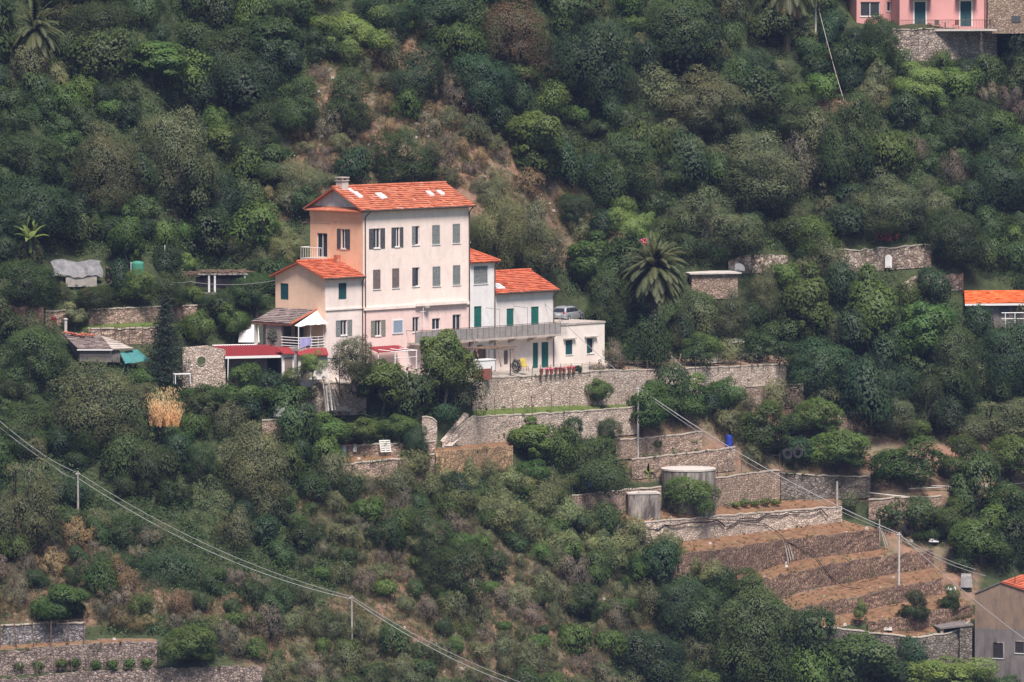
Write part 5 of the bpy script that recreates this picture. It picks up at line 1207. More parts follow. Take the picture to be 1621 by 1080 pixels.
# ---- agave, banana, golden grass
def rosette(px, py, wpx, label, name, cat, mat, n=34, el0=80, wide=.11, seed=1, droop=.5, stem=0.0, off=0.0):
    rs = np.random.default_rng(seed); g = ground(px, py, off); L_ = wpx*mpp(g.y)/2; m = MB()
    for k in range(n):
        az = k*2.399; el = R(el0*(1-k/n)**.8+5); p = Vector((0, 0, stem)); d = Vector((math.cos(az)*math.cos(el), math.sin(az)*math.cos(el), math.sin(el))); sd = Vector((-math.sin(az), math.cos(az), 0)); q = 6; pr = None; ti = rs.random(); ll = L_*(.8+.35*rs.random())
        for j in range(q+1):
            w_ = wide*L_*math.sin(math.pi*(.25+.75*j/q))+.004; cur = (p-sd*w_+Vector((0, 0, w_*.4)), p.copy(), p+sd*w_+Vector((0, 0, w_*.4)))
            if pr: m.poly([pr[0], pr[1], cur[1], cur[0]], ti); m.poly([pr[1], pr[2], cur[2], cur[1]], ti)
            pr = cur; d = (d+Vector((0, 0, -droop/q*(j/q)))).normalized(); p = p+d*ll/q
    if stem: m.tube([(0, 0, -.5), (0, 0, stem+.1)], [.16, .11], 7, .3)
    return tag(m.build(name, MATS[mat], None, loc=g), label, cat, kind='thing')
rosette(404, 478, 52, 'pale spiky agave plant between the pergola and the orange end wall', 'agave', 'plant', 'agave_leaf', 36, 84, .05, 3, .5, .5)
rosette(372, 348, 34, 'spiky yucca plant under the largest olive tree', 'yucca', 'plant', 'agave_leaf', 36, 84, .05, 4, .7, .9)
rosette(48, 392, 74, 'banana plant with broad pale green leaves on the left slope', 'banana_plant', 'plant', 'banana_leaf', 16, 86, .15, 8, 1.9, .7, -4.0)
rosette(656, 722, 30, 'small spiky palm like plant beside the dark upright bush', 'yucca', 'plant', 'agave_leaf', 30, 84, .05, 6, .6, .4)
rosette(1026, 758, 36, 'broad leafed plant with rusty stem left of the round tank', 'banana_plant', 'plant', 'banana_leaf', 10, 80, .10, 9, 1.0, .5)
gr = np.random.default_rng(9); g = ground(261, 674, -4.5); sg = mpp(g.y); pp, nn_, tt_ = [], [], []
for k in range(26):
    q = 260; bx, by, hh_ = gr.normal()*.85, gr.normal()*.5, sg*66*(.35+.6*gr.random())*(1 if k % 3 else .8); az = gr.random(q)*6.28; f = gr.random(q); sp_r = (.10+.55*f**1.5)*(.3+gr.random(q))
    pp.append(np.stack([bx*.85+np.cos(az)*sp_r, by+np.sin(az)*sp_r, f*hh_], 1)); nn_.append(np.stack([np.cos(az), np.sin(az)-.7, .2*np.ones(q)], 1)+.7*gr.normal(size=(q, 3))); tt_.append(np.clip(.1+.75*f*hh_/(sg*50)+.2*gr.normal(size=q), 0, 1))
o = bpy.data.objects.new('dry_bush', quads('dry_bush', np.concatenate(pp), np.concatenate(nn_), .26, .10, gr, 'gold_leaf', np.concatenate(tt_), up=np.array([0, 0, 1.0]))); C.objects.link(o); o.location = g; tag(o, 'golden dried bush glowing between the huge dark olive and the garage bushes', 'bush')
CROWNS.append((235, 286, 605, 674))
# flowering bushes
def blossom(px, py, wpx, hpx, label, mat, seed, n=420, off=-.6):
    rs = np.random.default_rng(seed); g = ground(px, py, off); s = mpp(g.y); d = rs.normal(size=(n, 3)); d /= np.linalg.norm(d, axis=1, keepdims=True)
    pos = d*(.55+.5*rs.random((n, 1)))*np.array([wpx*s/2, wpx*s/3, hpx*s/2])+np.array([0, 0, hpx*s/2])
    o = bpy.data.objects.new('flower_bush', quads('flower_bush', pos, d+.6*rs.normal(size=(n, 3)), .15, .8, rs, mat)); C.objects.link(o); o.location = g; return tag(o, label, 'flowers', kind='thing')
blossom(1021, 390, 22, 13, 'bright pink oleander flowers above the big palm', 'flower_pink', 1, 220, -8)
blossom(1400, 383, 52, 16, 'dull red flowering creeper on top of the ruined niche wall', 'flower_red', 2, 300, -.3)
blossom(743, 180, 22, 10, 'reddish flowering bush on the dry slope above the villa', 'flower_red', 3, 170, -.6)
blossom(135, 472, 22, 14, 'small reddish bush below the grey tarpaulin', 'flower_red', 4, 120, -1.6)
blossom(482, 590, 40, 10, 'white flowering bush in front of the small red roofs', 'flower_white', 5, 150, -1.0)
blossom(84, 513, 12, 12, 'small purple flowering bush beside the brown wall', 'flower_red', 6, 90, -.6)
# ---- wild growth of the slope: one by one where it can be told apart
EXTRA = [(430,470,560,612),(560,300,750,612),(480,300,600,600),(750,395,885,600),(880,470,962,600),(286,540,470,612),(392,486,525,575),(1405,0,1621,100),(1520,455,1621,520),(1540,905,1621,1080),(985,735,1140,830),(1488,975,1545,1055),(70,405,240,450),(290,438,395,463),(465,598,560,655),(868,478,990,515),(765,560,1000,600),(1085,425,1180,470),(80,520,240,580),(1395,395,1420,430),(1150,400,1250,432),(1310,385,1478,425),(1425,430,1530,460)]
def free(px, py, pad=0):
    for x0, y0, x1, y1 in EXTRA:
        if x0-pad < px < x1+pad and y0 < py < y1+pad: return False
    return not blocked(px, py)
def in_crown(px, py, f=.8):
    for x0, x1, yt, yb in CROWNS:
        a = (px-(x0+x1)/2)/((x1-x0)/2); b = (py-(yt+yb)/2)/((yb-yt)/2)
        if a*a+b*b < f: return True
    return False
# zones: polygon, kinds with weights, label suffix
ZONES = [
 ('reed', [(660,735),(800,760),(900,790),(980,835),(1060,880),(1200,930),(1040,920),(860,860),(740,800),(640,770)], [('reed_clump',.6),('fresh_shrub',.3),('green_shrub',.1)]),
 ('dry', [(500,120),(640,110),(760,185),(830,280),(960,330),(1000,400),(760,330),(560,290),(480,330),(370,340),(400,250)], [('heath_shrub',.40),('russet_shrub',.20),('grey_shrub',.28),('fresh_shrub',.12)]),
 ('lower', [(430,760),(660,770),(880,870),(1100,990),(1000,1090),(380,1090),(480,900)], [('heath_shrub',.20),('grey_shrub',.40),('russet_shrub',0.0),('green_shrub',.21),('fresh_shrub',.19)]),
 ('vine', [(-10,860),(260,860),(480,960),(480,1090),(-10,1090)], [('heath_shrub',.35),('fresh_shrub',.25),('green_shrub',.3),('russet_shrub',.1)]),
 ('right', [(1180,130),(1630,60),(1630,450),(1180,400)], [('green_shrub',.5),('fresh_shrub',.14),('grey_shrub',.16),('deep_shrub',.14),('heath_shrub',.06)]),
 ('left', [(-10,0),(1630,0),(1630,1090),(-10,1090)], [('green_shrub',.44),('deep_shrub',.28),('grey_shrub',.14),('fresh_shrub',.14)]),
]
DESC = {
 ('heath_shrub','dry'): 'low greyish heather bush on the rusty dry slope above the villa', ('russet_shrub','dry'): 'low straw coloured bush on the rusty dry slope above the villa', ('grey_shrub','dry'): 'grey green shrub on the rusty dry slope above the villa', ('fresh_shrub','dry'): 'fresh green shrub on the rusty dry slope above the villa',
 ('heath_shrub','lower'): 'low brownish grey bush on the dry lower slope crossed by the wires', ('grey_shrub','lower'): 'grey green shrub on the dry lower slope crossed by the wires', ('russet_shrub','lower'): 'straw coloured bush on the dry lower slope crossed by the wires', ('green_shrub','lower'): 'dark green shrub on the dry lower slope crossed by the wires', ('fresh_shrub','lower'): 'fresh green shrub on the dry lower slope crossed by the wires',
 ('heath_shrub','vine'): 'greyish scrub bush around the vine terraces in the bottom left', ('fresh_shrub','vine'): 'fresh green bush around the vine terraces in the bottom left', ('green_shrub','vine'): 'dark green bush around the vine terraces in the bottom left', ('russet_shrub','vine'): 'straw coloured bush around the vine terraces in the bottom left',
 ('reed_clump','reed'): 'pale clump of giant reeds on the bank between the dry slope and the terraces', ('fresh_shrub','reed'): 'fresh green shrub among the giant reeds below the terraces', ('green_shrub','reed'): 'dark green shrub among the giant reeds below the terraces',
 ('green_shrub','right'): 'dark green shrub in the upper right wood', ('fresh_shrub','right'): 'fresh green shrub in the upper right wood', ('grey_shrub','right'): 'grey green shrub in the upper right wood', ('deep_shrub','right'): 'bluish dark shrub in the upper right wood', ('heath_shrub','right'): 'greyish heather bush in the upper right wood',
 ('green_shrub','left'): 'dark green shrub filling the wooded slope', ('deep_shrub','left'): 'bluish dark shrub filling the wooded slope', ('grey_shrub','left'): 'grey green shrub filling the wooded slope', ('fresh_shrub','left'): 'fresh green shrub filling the wooded slope'}
GN = {'green_shrub': 'dark green shrubs', 'deep_shrub': 'bluish dark shrubs', 'grey_shrub': 'grey green shrubs', 'fresh_shrub': 'fresh green shrubs', 'heath_shrub': 'heather bushes', 'russet_shrub': 'straw coloured bushes', 'reed_clump': 'reed clumps'}
CATN = {'green_shrub': 'shrub', 'deep_shrub': 'shrub', 'grey_shrub': 'olive shrub', 'fresh_shrub': 'green bush', 'heath_shrub': 'heather', 'russet_shrub': 'dry bush', 'reed_clump': 'reeds'}
def zone_of(px, py):
    for nm, poly, kinds in ZONES:
        if inpoly(poly, np.array([px]), np.array([py]))[0]: return nm, kinds
    return None, None
for k in range(34):
    px, py = VR.uniform(640, 1090), 0
    lo_, hi_ = np.interp(px, [640, 740, 860, 1000, 1090], [752, 745, 790, 850, 895]), np.interp(px, [640, 740, 860, 1000, 1090], [790, 830, 870, 920, 930]); py = VR.uniform(lo_, hi_)
    wpx = VR.uniform(40, 78); plant('reed_clump', px-wpx/2, px+wpx/2, py-wpx*.75, py, 'pale clump of giant reeds on the bank between the dry slope and the terraces', 'reeds', 'reed clumps on the reed bank')
DONE = []; COUNT = {}
tries = 0
while len(DONE) < 900 and tries < 60000:
    tries += 1
    px, py = VR.uniform(-30, 1650), VR.uniform(-10, 1110)
    nm, kinds = zone_of(min(max(px, 0), 1620), min(max(py, 0), 1089))
    if nm is None: continue
    big = nm in ('left', 'right')
    wpx = VR.uniform(36, 62)*(1+1.1*VR.random()**2.5) if big else VR.uniform(24, 66)
    if nm == 'dry' and VR.random() < .72: continue
    if 960 < px < 1400 and 640 < py < 765 and VR.random() < .6: continue
    if 470 < px < 1010 and 600 < py < 735 and VR.random() < .8: continue
    if not free(px, py, wpx*.35) or in_crown(px, py-wpx*.2, .72): continue
    if any((px-a)**2+((py-b)*1.5)**2 < (.36*(wpx+c))**2 for a, b, c in DONE): continue
    if 60 < px < 700:
        yw = np.interp(px, [0, 60, 123, 330, 557, 700], [670, 718, 760, 862, 944, 1012])
        if yw-6 < py < yw+46: continue
    kind = kinds[int(VR.choice(len(kinds), p=[q for _, q in kinds]))][0]
    if COUNT.get(CATN[kind], 0) >= 285: continue
    COUNT[CATN[kind]] = COUNT.get(CATN[kind], 0)+1
    DONE.append((px, py, wpx)); h = wpx*VR.uniform(.6, 1.05)
    plant(kind, px-wpx/2, px+wpx/2, py-h, py, DESC[(kind, nm)], CATN[kind], GN[kind]+' '+{'dry': 'on the dry slope', 'lower': 'on the lower slope', 'vine': 'by the vine terraces', 'reed': 'on the reed bank', 'right': 'in the upper right wood', 'left': 'of the wooded slope'}[nm])
print('shrubs', len(DONE), COUNT)
# ---- undergrowth nobody could count: leaf tufts, dry stalks, grass
def tufts(name, n, per, leaf, asp, mat, sel, rad, hgt, label, seed, up=None, tall=1.0):
    rs = np.random.default_rng(seed); P, N = [], []; k = 0; tr = 0
    while k < n and tr < n*14:
        tr += 1; px, py = rs.uniform(-40, 1660), rs.uniform(-20, 1110)
        if not sel(px, py, rs): continue
        g = np.array(ground(px, py)); k += 1; q = int(per*(.5+rs.random())); r_ = rad*(.5+rs.random()); h_ = hgt*(.5+rs.random())
        d = rs.normal(size=(q, 3)); d /= np.linalg.norm(d, axis=1, keepdims=True); d[:, 2] = abs(d[:, 2])
        P.append(g+d*np.array([r_, r_, h_])*(.4+.7*rs.random((q, 1)))+np.array([0, 0, -.05])); N.append(d+.5*rs.normal(size=(q, 3)))
    P, N = np.concatenate(P), np.concatenate(N)
    o = bpy.data.objects.new(name, quads(name, P, N, leaf, asp, rs, mat, up=up)); C.objects.link(o); return tag(o, label, 'undergrowth', kind='stuff')
wild = lambda px, py, rs: free(px, py) and abs(soil_at(px, py)) < .2
dryw = lambda px, py, rs: free(px, py) and .2 < soil_at(px, py) < .9
tufts('undergrowth', 15000, 34, .20, .55, 'holm_leaf', wild, .9, .95, 'green undergrowth covering the wooded slope', 31)
tufts('low_scrub', 3000, 26, .15, .4, 'olive_leaf', dryw, .45, .5, 'grey green scrub between the bushes', 36)
tufts('scrub', 2600, 26, .14, .4, 'heath_leaf', dryw, .4, .4, 'dry heather and scrub between the bushes', 32)
leafmat('meadow_leaf', (0.054, 0.0792, 0.0324), (0.1485, 0.18, 0.0765))
tufts('meadow_grass', 9500, 30, .26, .13, 'meadow_leaf', lambda px, py, rs: dryw(px, py, rs) and (py > 700 or rs.random() < .75), .55, .55, 'pale green grass between the bushes of the dry slope', 37, np.array([0, 0, 1.0]))
tufts('dry_grass', 2600, 26, .30, .10, 'dry_leaf', lambda px, py, rs: (free(px, py) and soil_at(px, py) > .15 and soil_at(px, py) < .9), .35, .4, 'tufts of dry straw grass on the slope', 33, np.array([0, 0, 1.0]))
tufts('grass', 1500, 40, .30, .12, 'lime_leaf', lambda px, py, rs: soil_at(px, py) < -.15, .3, .25, 'fresh green grass on the strips below the garden walls', 34, np.array([0, 0, 1.0]))
def browntop(px, py, rs): return 1000 < px < 1545 and 800 < py < 1010 and blocked(px, py) and .93 < soil_at(px, py) < 1.4
tufts('field_weeds', 2200, 16, .24, .2, 'dry_leaf', browntop, .22, .18, 'withered weeds on the bare brown fields', 35, np.array([0, 0, 1.0]))
# ------------------------------------------------------------------ small things
plain('silver', (0.50, 0.52, 0.55), 0.32, 0.5, 0.05, 1); plain('tail_red', (0.45, 0.02, 0.02), 0.4); plain('yellow', (0.40, 0.31, 0.06), 0.6); plain('terracotta', (0.24, 0.085, 0.06), 0.8, 0, 0.2, 6)
plain('concrete_pole', (0.50, 0.48, 0.47), 0.9, 0, 0.15, 3); plain('wire', (0.30, 0.295, 0.30), 0.7); plain('hose', (0.035, 0.03, 0.03), 0.6); plain('pale_pipe', (0.55, 0.53, 0.50), 0.6, 0, 0.15, 2)
plain('redcloth', (0.55, 0.06, 0.05), 0.8); plain('straw', (0.50, 0.34, 0.17), 0.9, 0, 0.3, 6); plain('rock', (0.42, 0.38, 0.34), 0.95, 0, 0.25, 3); plain('green_frame', (0.05, 0.14, 0.12), 0.6)
car_scale = 0.9
# ---- parked car
cq = ground(897, 508); cpx = at(900, 507, cq.y-1.0)
car = empty('parked_car', cpx, R(58), 'silver family car with roof rails parked behind the flat annex', 'car')
car.scale = (car_scale,)*3; CL, CW = 4.2, 1.75       # x = along the car (nose to +x), y = across
def section(x, zb, zs_, zt, wb, wt): return [(x, -wb, zb), (x, -wb*1.02, (zb+zs_)/2), (x, -wb, zs_), (x, -wt, zt), (x, wt, zt), (x, wb, zs_), (x, wb*1.02, (zb+zs_)/2), (x, wb, zb)]
def loft(secs):
    m = MB()
    for k in range(len(secs)-1):
        for j in range(len(secs[k])): jj = (j+1) % len(secs[k]); m.poly([secs[k][j], secs[k+1][j], secs[k+1][jj], secs[k][jj]])
    m.poly(secs[0]); m.poly(secs[-1][::-1]); return m
bs = [(-2.1,.38,.70,.74,.70,.66), (-2.02,.30,.82,.90,.83,.80), (-1.6,.24,.88,.93,.87,.82), (0,.22,.90,.95,.88,.83), (1.1,.24,.88,.93,.87,.80), (1.8,.28,.76,.80,.83,.72), (2.08,.34,.58,.62,.72,.6)]
loft([section(*b) for b in bs]).build('body', MATS['silver'], car, True)
cab = [(-1.98,.90,.92,.94,.80,.78), (-1.72,.90,1.38,1.45,.74,.62), (-1.35,.91,1.46,1.54,.72,.60), (-.2,.92,1.48,1.57,.72,.60), (.45,.92,1.36,1.43,.72,.60), (1.05,.91,.93,.95,.79,.76)]
loft([section(*b) for b in cab]).build('roof', MATS['silver'], car, True)
for sgn in (-1, 1):
    for x0, x1, t0, t1 in ((-1.62, -1.12, -1.55, -1.14), (-1.05, -.12, -1.06, -.14), (-.05, .85, -.07, .34)):
        y0, y1 = sgn*.815, sgn*.735; m = MB(); m.poly([(x0, y0, .96), (x1, y0, .96), (t1, y1, 1.40), (t0, y1, 1.40)][::sgn]); m.build('side_window', MATS['glass'], car)
    for x in (-1.30, 1.28):
        m = MB(); m.lathe([(.20, -.11), (.31, -.11), (.33, -.06), (.33, .06), (.31, .11), (.20, .11)], 18); wh = m.build('wheel', MATS['rubber'], car); wh.rotation_euler = (R(90), 0, 0); wh.location = (x, sgn*.80, .33)
        m = MB(); m.lathe([(.19, -.125), (.19, .125)], 14); m.build('rim', MATS['silver'], wh)
    m = MB(); m.box((-2.09, sgn*.58, .78), (-1.98, sgn*.76, 1.0)); m.build('tail_light', MATS['tail_red'], car)
    m = MB(); m.tube([(-1.5, sgn*.58, 1.55), (-1.4, sgn*.58, 1.63), (.1, sgn*.58, 1.64), (.25, sgn*.58, 1.54)], .025, 5); m.build('roof_rail', MATS['iron'], car)
    m = MB(); m.box((.72, sgn*.86, .98), (.90, sgn*1.02, 1.10)); m.build('mirror', MATS['silver'], car)
m = MB(); m.poly([(-2.0, -.66, 1.0), (-1.80, -.58, 1.38), (-1.80, .58, 1.38), (-2.0, .66, 1.0)]); m.build('rear_window', MATS['glass'], car)
m = MB(); m.box((-2.16, -.72, .40), (-2.05, .72, .56)); m.build('bumper', MATS['silver'], car); m = MB(); m.box((-2.15, -.26, .62), (-2.10, .26, .74)); m.build('number_plate', MATS['white_paint'], car)
# ---- poles and wires
def pole(px, yb, yt, label, r=.11, mat='concrete_pole', name='utility_pole', cap=True, off=0.0):
    g = ground(px, yb, off); s = mpp(g.y); h = (yb-yt)*s; e = empty(name, g, 0, label, 'pole'); m = MB(); m.tube([(0, 0, -.8), (0, 0, h)], [r*1.15, r*.8], 8); m.build('shaft', MATS[mat], e)
    if cap:
        m = MB(); m.box((-.16, -.06, h-.35), (.16, .06, h-.28)); m.box((-.14, -.05, h-.65), (.14, .05, h-.59)); m.build('bracket', MATS['iron'], e)
        for x in (-.14, .14): m = MB(); m.lathe([(.03, 0), (.05, .03), (.05, .09), (.02, .12)], 8, (x, 0, h-.28)); m.build('insulator', MATS['white_paint'], e)
    return g.y, g+Vector((0, 0, h))
Y1, A1 = pole(123.5, 798, 746, 'left wooden wire pole standing among the dark olives', .09, 'greywood', off=-2.5)
Y2, A2 = pole(557, 1006, 942, 'wire pole on the dry slope near the bottom edge', .09, 'greywood', off=-1.5)
Y3, A3 = pole(1010, 729, 611, 'tall grey utility pole in front of the yard wall', .10)
Y4, A4 = pole(1423, 945, 842, 'tall grey utility pole on the bare brown terraces', .10)
Y5, A5 = pole(1193, 1092, 1055, 'wire pole cut off by the bottom edge', .11, 'greywood')
Y6, A6 = pole(1291, 84, 2, 'white pole beneath the palm at the top right', .12, 'lime', cap=False)
Y7, A7 = pole(1308, 82, 61, 'short white post beside the white pole at the top right', .10, 'lime', 'post', False)
pole(1359, 86, 58, 'short white post below the smaller pink house', .10, 'lime', 'post', False)
pole(261, 432, 388, 'thin white lamp pole left of the straw pergola', .05, 'white_paint', 'lamp_pole', False)
pole(1306, 160, 148, 'small white marker post among shrubs at the upper right', .09, 'white_paint', 'post', False)
pole(1392, 866, 822, 'tilted timber post at the end of the topmost brown wall', .09, 'greywood', 'timber_post', False)
pole(1325, 800, 762, 'weathered post beside the end of the whitish wall', .13, 'greywood', 'timber_post', False)
def wire(pts, label, r=.028, sag=0.0, mat='wire', name='power_line'):
    P = []
    for k in range(len(pts)-1):
        a, b = Vector(pts[k]), Vector(pts[k+1])
        for j in range(12): t_ = j/12; q = a.lerp(b, t_); q.z -= sag*4*t_*(1-t_); P.append(q)
    P.append(Vector(pts[-1])); m = MB(); o = P[0].copy(); m.tube([p-o for p in P], r, 5); return tag(m.build(name, MATS[mat], None, loc=o), label, 'wire', kind='thing')
d = Vector((0, 0, -.12))
wire([at(-30, 640, A1.y+8), at(60, 714, A1.y+4), A1+d], 'upper wire from the left edge to the left pole', .026, .15); wire([at(-30, 652, A1.y+8), at(90, 742, A1.y+3), A1+Vector((0, 0, -.6))], 'lower wire from the left edge to the left pole', .03, .2)
wire([A1+d, A2+d], 'upper thin wire between the left pole and the dry slope pole', .024, 1.2); wire([A1+Vector((0, 0, -.6)), A2+Vector((0, 0, -.35))], 'thicker lower wire between the left pole and the dry slope pole', .032, 1.35)
wire([A2+d, at(840, 1086, A2.y-16)], 'upper thin wire from the dry slope pole down to the bottom edge', .024, .6); wire([A2+Vector((0, 0, -.35)), at(836, 1092, A2.y-16)], 'thicker wire from the dry slope pole down to the bottom edge', .032, .7)
wire([A3+d, A4+d], 'thick pale cable between the two tall grey utility poles', .045, .9); wire([A3+Vector((0, 0, -.3)), A4+Vector((0, 0, -.3))], 'thin wire just under the thick pale cable', .024, 1.2)
wire([at(835, 452, 618), A3+d], 'thin cable from the low house roof to the tall grey pole', .026, .4)
wire([A4+d, at(1650, 1032, A4.y-12)], 'long cable from the bare terrace pole to the ruined house', .03, .4); wire([A4+Vector((0, 0, -.3)), at(1545, 902, A4.y+3)], 'upper of two cables from the bare terrace pole toward the rubbish heap', .03, .3); wire([A4+Vector((0, 0, -.6)), at(1560, 912, A4.y+3)], 'lower of two cables from the bare terrace pole toward the rubbish heap', .03, .35)
wire([A5+d, at(1300, 1064, A5.y+4), at(1442, 1018, A5.y+10)], 'cable from the bottom edge pole to the grey retaining wall', .03, .35); wire([at(1160, 1086, A5.y), A5+d], 'short cable end left of the bottom edge pole', .03, .05)
wire([at(1296, 14, A6.y), at(1338, 166, A6.y-10)], 'slanting stay cable below the white pole at the top right', .035, .3, 'greywood')
wire([at(238, 436, 606), at(300, 446, 604), at(436, 444, 602)], 'sagging wires from the pergola to the orange end wall', .02, .35)
# ---- tanks
g = ground(1090, 806); s = mpp(g.y); r_ = 43*s; h = (806-744)*s; e = empty('cistern', g+Vector((0, .6, 0)), 0, 'large round concrete water tank with streaked wall on the terraces', 'tank')
m = MB(); m.lathe([(r_, -1), (r_, h)], 40); m.build('wall', MATS['concrete'], e); m = MB(); m.lathe([(r_*.98, h+.002), (r_*1.02, h+.002), (r_*1.02, h+.16), (.3, h+.24)], 40); m.build('lid', MATS['lime'], e)
g = ground(1019, 822); s = mpp(g.y); bw, h = 26*s, 40*s; e = empty('basin', g, R(10), 'square weathered concrete basin left of the round tank', 'basin')
m = MB(); m.box((-bw, -.2, -.8), (bw, 2.0, h)); m.build('wall', MATS['concrete'], e); m = MB(); m.box((-bw-.05, -.25, h+.002), (bw+.05, 2.05, h+.12)); m.box((-bw*.3, -.2, h+.122), (bw*.8, .6, h+.22)); m.build('lid', MATS['lime'], e)
# ---- hose on the whitish wall, dark pipe over the fields, pale pipes
def line3(pts, label, r, mat, name, cat, off=-1.0, n=10):
    xs = [p[0] for p in pts]; P = []
    for k in range(len(pts)-1):
        for j in range(4): t_ = j/4; px, py = pts[k][0]*(1-t_)+pts[k+1][0]*t_, pts[k][1]*(1-t_)+pts[k+1][1]*t_; P.append(at(px, py, depth(px, py)+off))
    P.append(at(*pts[-1], depth(*pts[-1])+off)); o = P[0].copy(); m = MB(); m.tube([p-o for p in P], r, 5); return tag(m.build(name, MATS[mat], None, loc=o), label, cat, kind='thing')
line3([(1003,848),(1010,836),(1016,833),(1028,838),(1042,839),(1052,831),(1066,833),(1084,828),(1100,827),(1118,827),(1136,824),(1142,828),(1148,834)], 'dark hose looping along the whitish wall below the bright orange bush', .07, 'hose', 'hose', 'hose')
line3([(1150,834),(1164,829),(1172,821),(1186,820),(1200,822),(1212,815),(1236,817),(1250,811),(1276,812),(1300,806),(1311,818)], 'dark hose looping along the right half of the whitish wall', .055, 'hose', 'hose', 'hose')
line3([(1118,822),(1166,824),(1210,829),(1232,843),(1246,858),(1286,872),(1296,888),(1312,910),(1336,929),(1362,932)], 'thin dark pipe running down across the bare brown fields', .04, 'hose', 'pipe', 'pipe', -1.0)
line3([(1367,779),(1400,783),(1462,789)], 'pale pipe lying on the terrace under the largest orange tree', .06, 'pale_pipe', 'pipe', 'pipe', -.5); line3([(1438,774),(1500,771),(1562,770)], 'pale pipe behind the far end of the orchard terrace', .05, 'pale_pipe', 'pipe', 'pipe', -.9); line3([(1475,769),(1560,772),(1625,764)], 'thin pale pipe under the rightmost orange trees', .04, 'pale_pipe', 'pipe', 'pipe', -1.2)
line3([(962,833),(1000,828),(1026,826),(1040,815)], 'yellowish pole leaning on the square basin', .05, 'straw', 'stick', 'stick', -.5)
# ---- lorry tyres, barrels
def tyre(px, py, R_, label, rz=0.0, tilt=80):
    g = at(px, py, depth(px, py)-(4.0 if 1200 < px < 1300 else 1.0)); m = MB(); prof = [(.55, -.14), (.92, -.15), (1.0, -.09), (1.0, .09), (.92, .15), (.55, .14), (.55, -.14)]; n = 22
    for k in range(len(prof)-1):
        for j in range(n):
            a, b = 2*math.pi*j/n, 2*math.pi*(j+1)/n; (r0, z0), (r1, z1) = prof[k], prof[k+1]
            m.poly([(r0*R_*math.cos(a), r0*R_*math.sin(a), z0), (r0*R_*math.cos(b), r0*R_*math.sin(b), z0), (r1*R_*math.cos(b), r1*R_*math.sin(b), z1), (r1*R_*math.cos(a), r1*R_*math.sin(a), z1)])
    o = m.build('lorry_tyre', MATS['rubber'], None, loc=g); o.rotation_euler = (R(tilt), 0, rz); return tag(o, label, 'tyre', 'old lorry tyres on the terraces')
tyre(1246, 719, .56, 'left of the two upright tyres under the orange trees', .5); tyre(1262, 717, .56, 'right of the two upright tyres under the orange trees', .4); tyre(1435, 838, .62, 'black tyre standing by the debris above the brown fields', .9, 85); tyre(1469, 832, .55, 'black tyre half hidden by the low dark citrus tree', 1.0, 85); tyre(1028, 608, .40, 'small tyre lying by the yard wall beside the citrus tree', .2, 70)
def barrel(px, yb, wpx, hpx, mat, label):
    g = ground(px, yb, -.5); s = mpp(g.y); r, h = wpx*s/2, hpx*s; e = empty('barrel', g, 0, label, 'barrel'); m = MB(); m.lathe([(r*.95, -.1), (r, .05), (r, h*.32), (r*1.05, h*.34), (r, h*.36), (r, h*.65), (r*1.05, h*.67), (r, h*.69), (r, h*.95), (r*.9, h)], 16); m.build('drum', MATS[mat], e); m = MB(); m.lathe([(r*.85, h+.002), (r*.85, h+.04), (.1, h+.05)], 14); m.build('lid', MATS[mat], e)
barrel(1154, 706, 11, 17, 'bluebarrel', 'bright blue plastic barrel beside the lush orange tree'); barrel(544, 722, 9, 17, 'bluepanel', 'pale blue barrel in the vegetable bed'); barrel(933, 770, 9, 11, 'bluebarrel', 'dark blue barrel under the dense thicket')
def cloth(px, py, wpx, hpx, mat, label, name, cat, seed=1, off=-.7, bulge=.35):
    rs = np.random.default_rng(seed); g = at(px, py, depth(px, py)+off); s = mpp(g.y); a, b = wpx*s/2, hpx*s; m = MB(); n1, n2 = 10, 6; ph = rs.random(6)*6
    f = lambda i, j: Vector((a*(2*i/n1-1)*(1-.25*(j/n2)), -bulge*a*math.cos((i/n1-.5)*math.pi)*(1-j/n2)+.3*a*math.sin(j*.9+ph[0])*.3+a*.8*j/n2, b*math.sin(math.pi/2*j/n2)*(1-.05*abs(math.sin(i*1.1+ph[1])))))
    for i in range(n1):
        for j in range(n2): m.poly([f(i, j), f(i+1, j), f(i+1, j+1), f(i, j+1)], rs.random())
    for j in range(n2): m.poly([f(n1, j), f(n1, j)+Vector((0, a*.9, 0)), f(n1, j+1)+Vector((0, a*.9*(1-(j+1)/n2), 0)), f(n1, j+1)])
    return tag(m.build(name, MATS[mat], None, True, g), label, cat, kind='thing')
cloth(444, 660, 26, 17, 'whitecloth', 'white tarpaulin heap above the short tan wall', 'tarpaulin', 'tarpaulin', 2)
cloth(525, 713, 8, 8, 'whitecloth', 'white sack in the vegetable bed left of the pale blue barrel', 'sack', 'sack', 3); cloth(548, 709, 8, 7, 'redcloth', 'red cloth heap beside the pale blue barrel', 'cloth', 'cloth', 4); cloth(562, 715, 6, 12, 'whitecloth', 'pale greenish sack right of the red cloth', 'sack', 'sack', 5); cloth(488, 648, 14, 10, 'bluepanel', 'bluish grey heap by the leaning timber poles', 'heap', 'heap', 6)
cloth(394, 542, 34, 28, 'whitecloth', 'white sheet hung up left of the porch', 'sheet', 'sheet', 7, -1.2, .1)
cloth(1530, 930, 20, 22, 'railmesh', 'crumpled grey sheet metal beside the ruined house', 'metal_sheet', 'sheet metal', 8); cloth(1478, 858, 16, 5, 'whitecloth', 'white rubbish under the dark citrus trees', 'rubbish', 'rubbish', 9); cloth(1506, 934, 16, 5, 'whitecloth', 'white board scraps on the terrace beside the ruined house', 'rubbish', 'rubbish', 10)
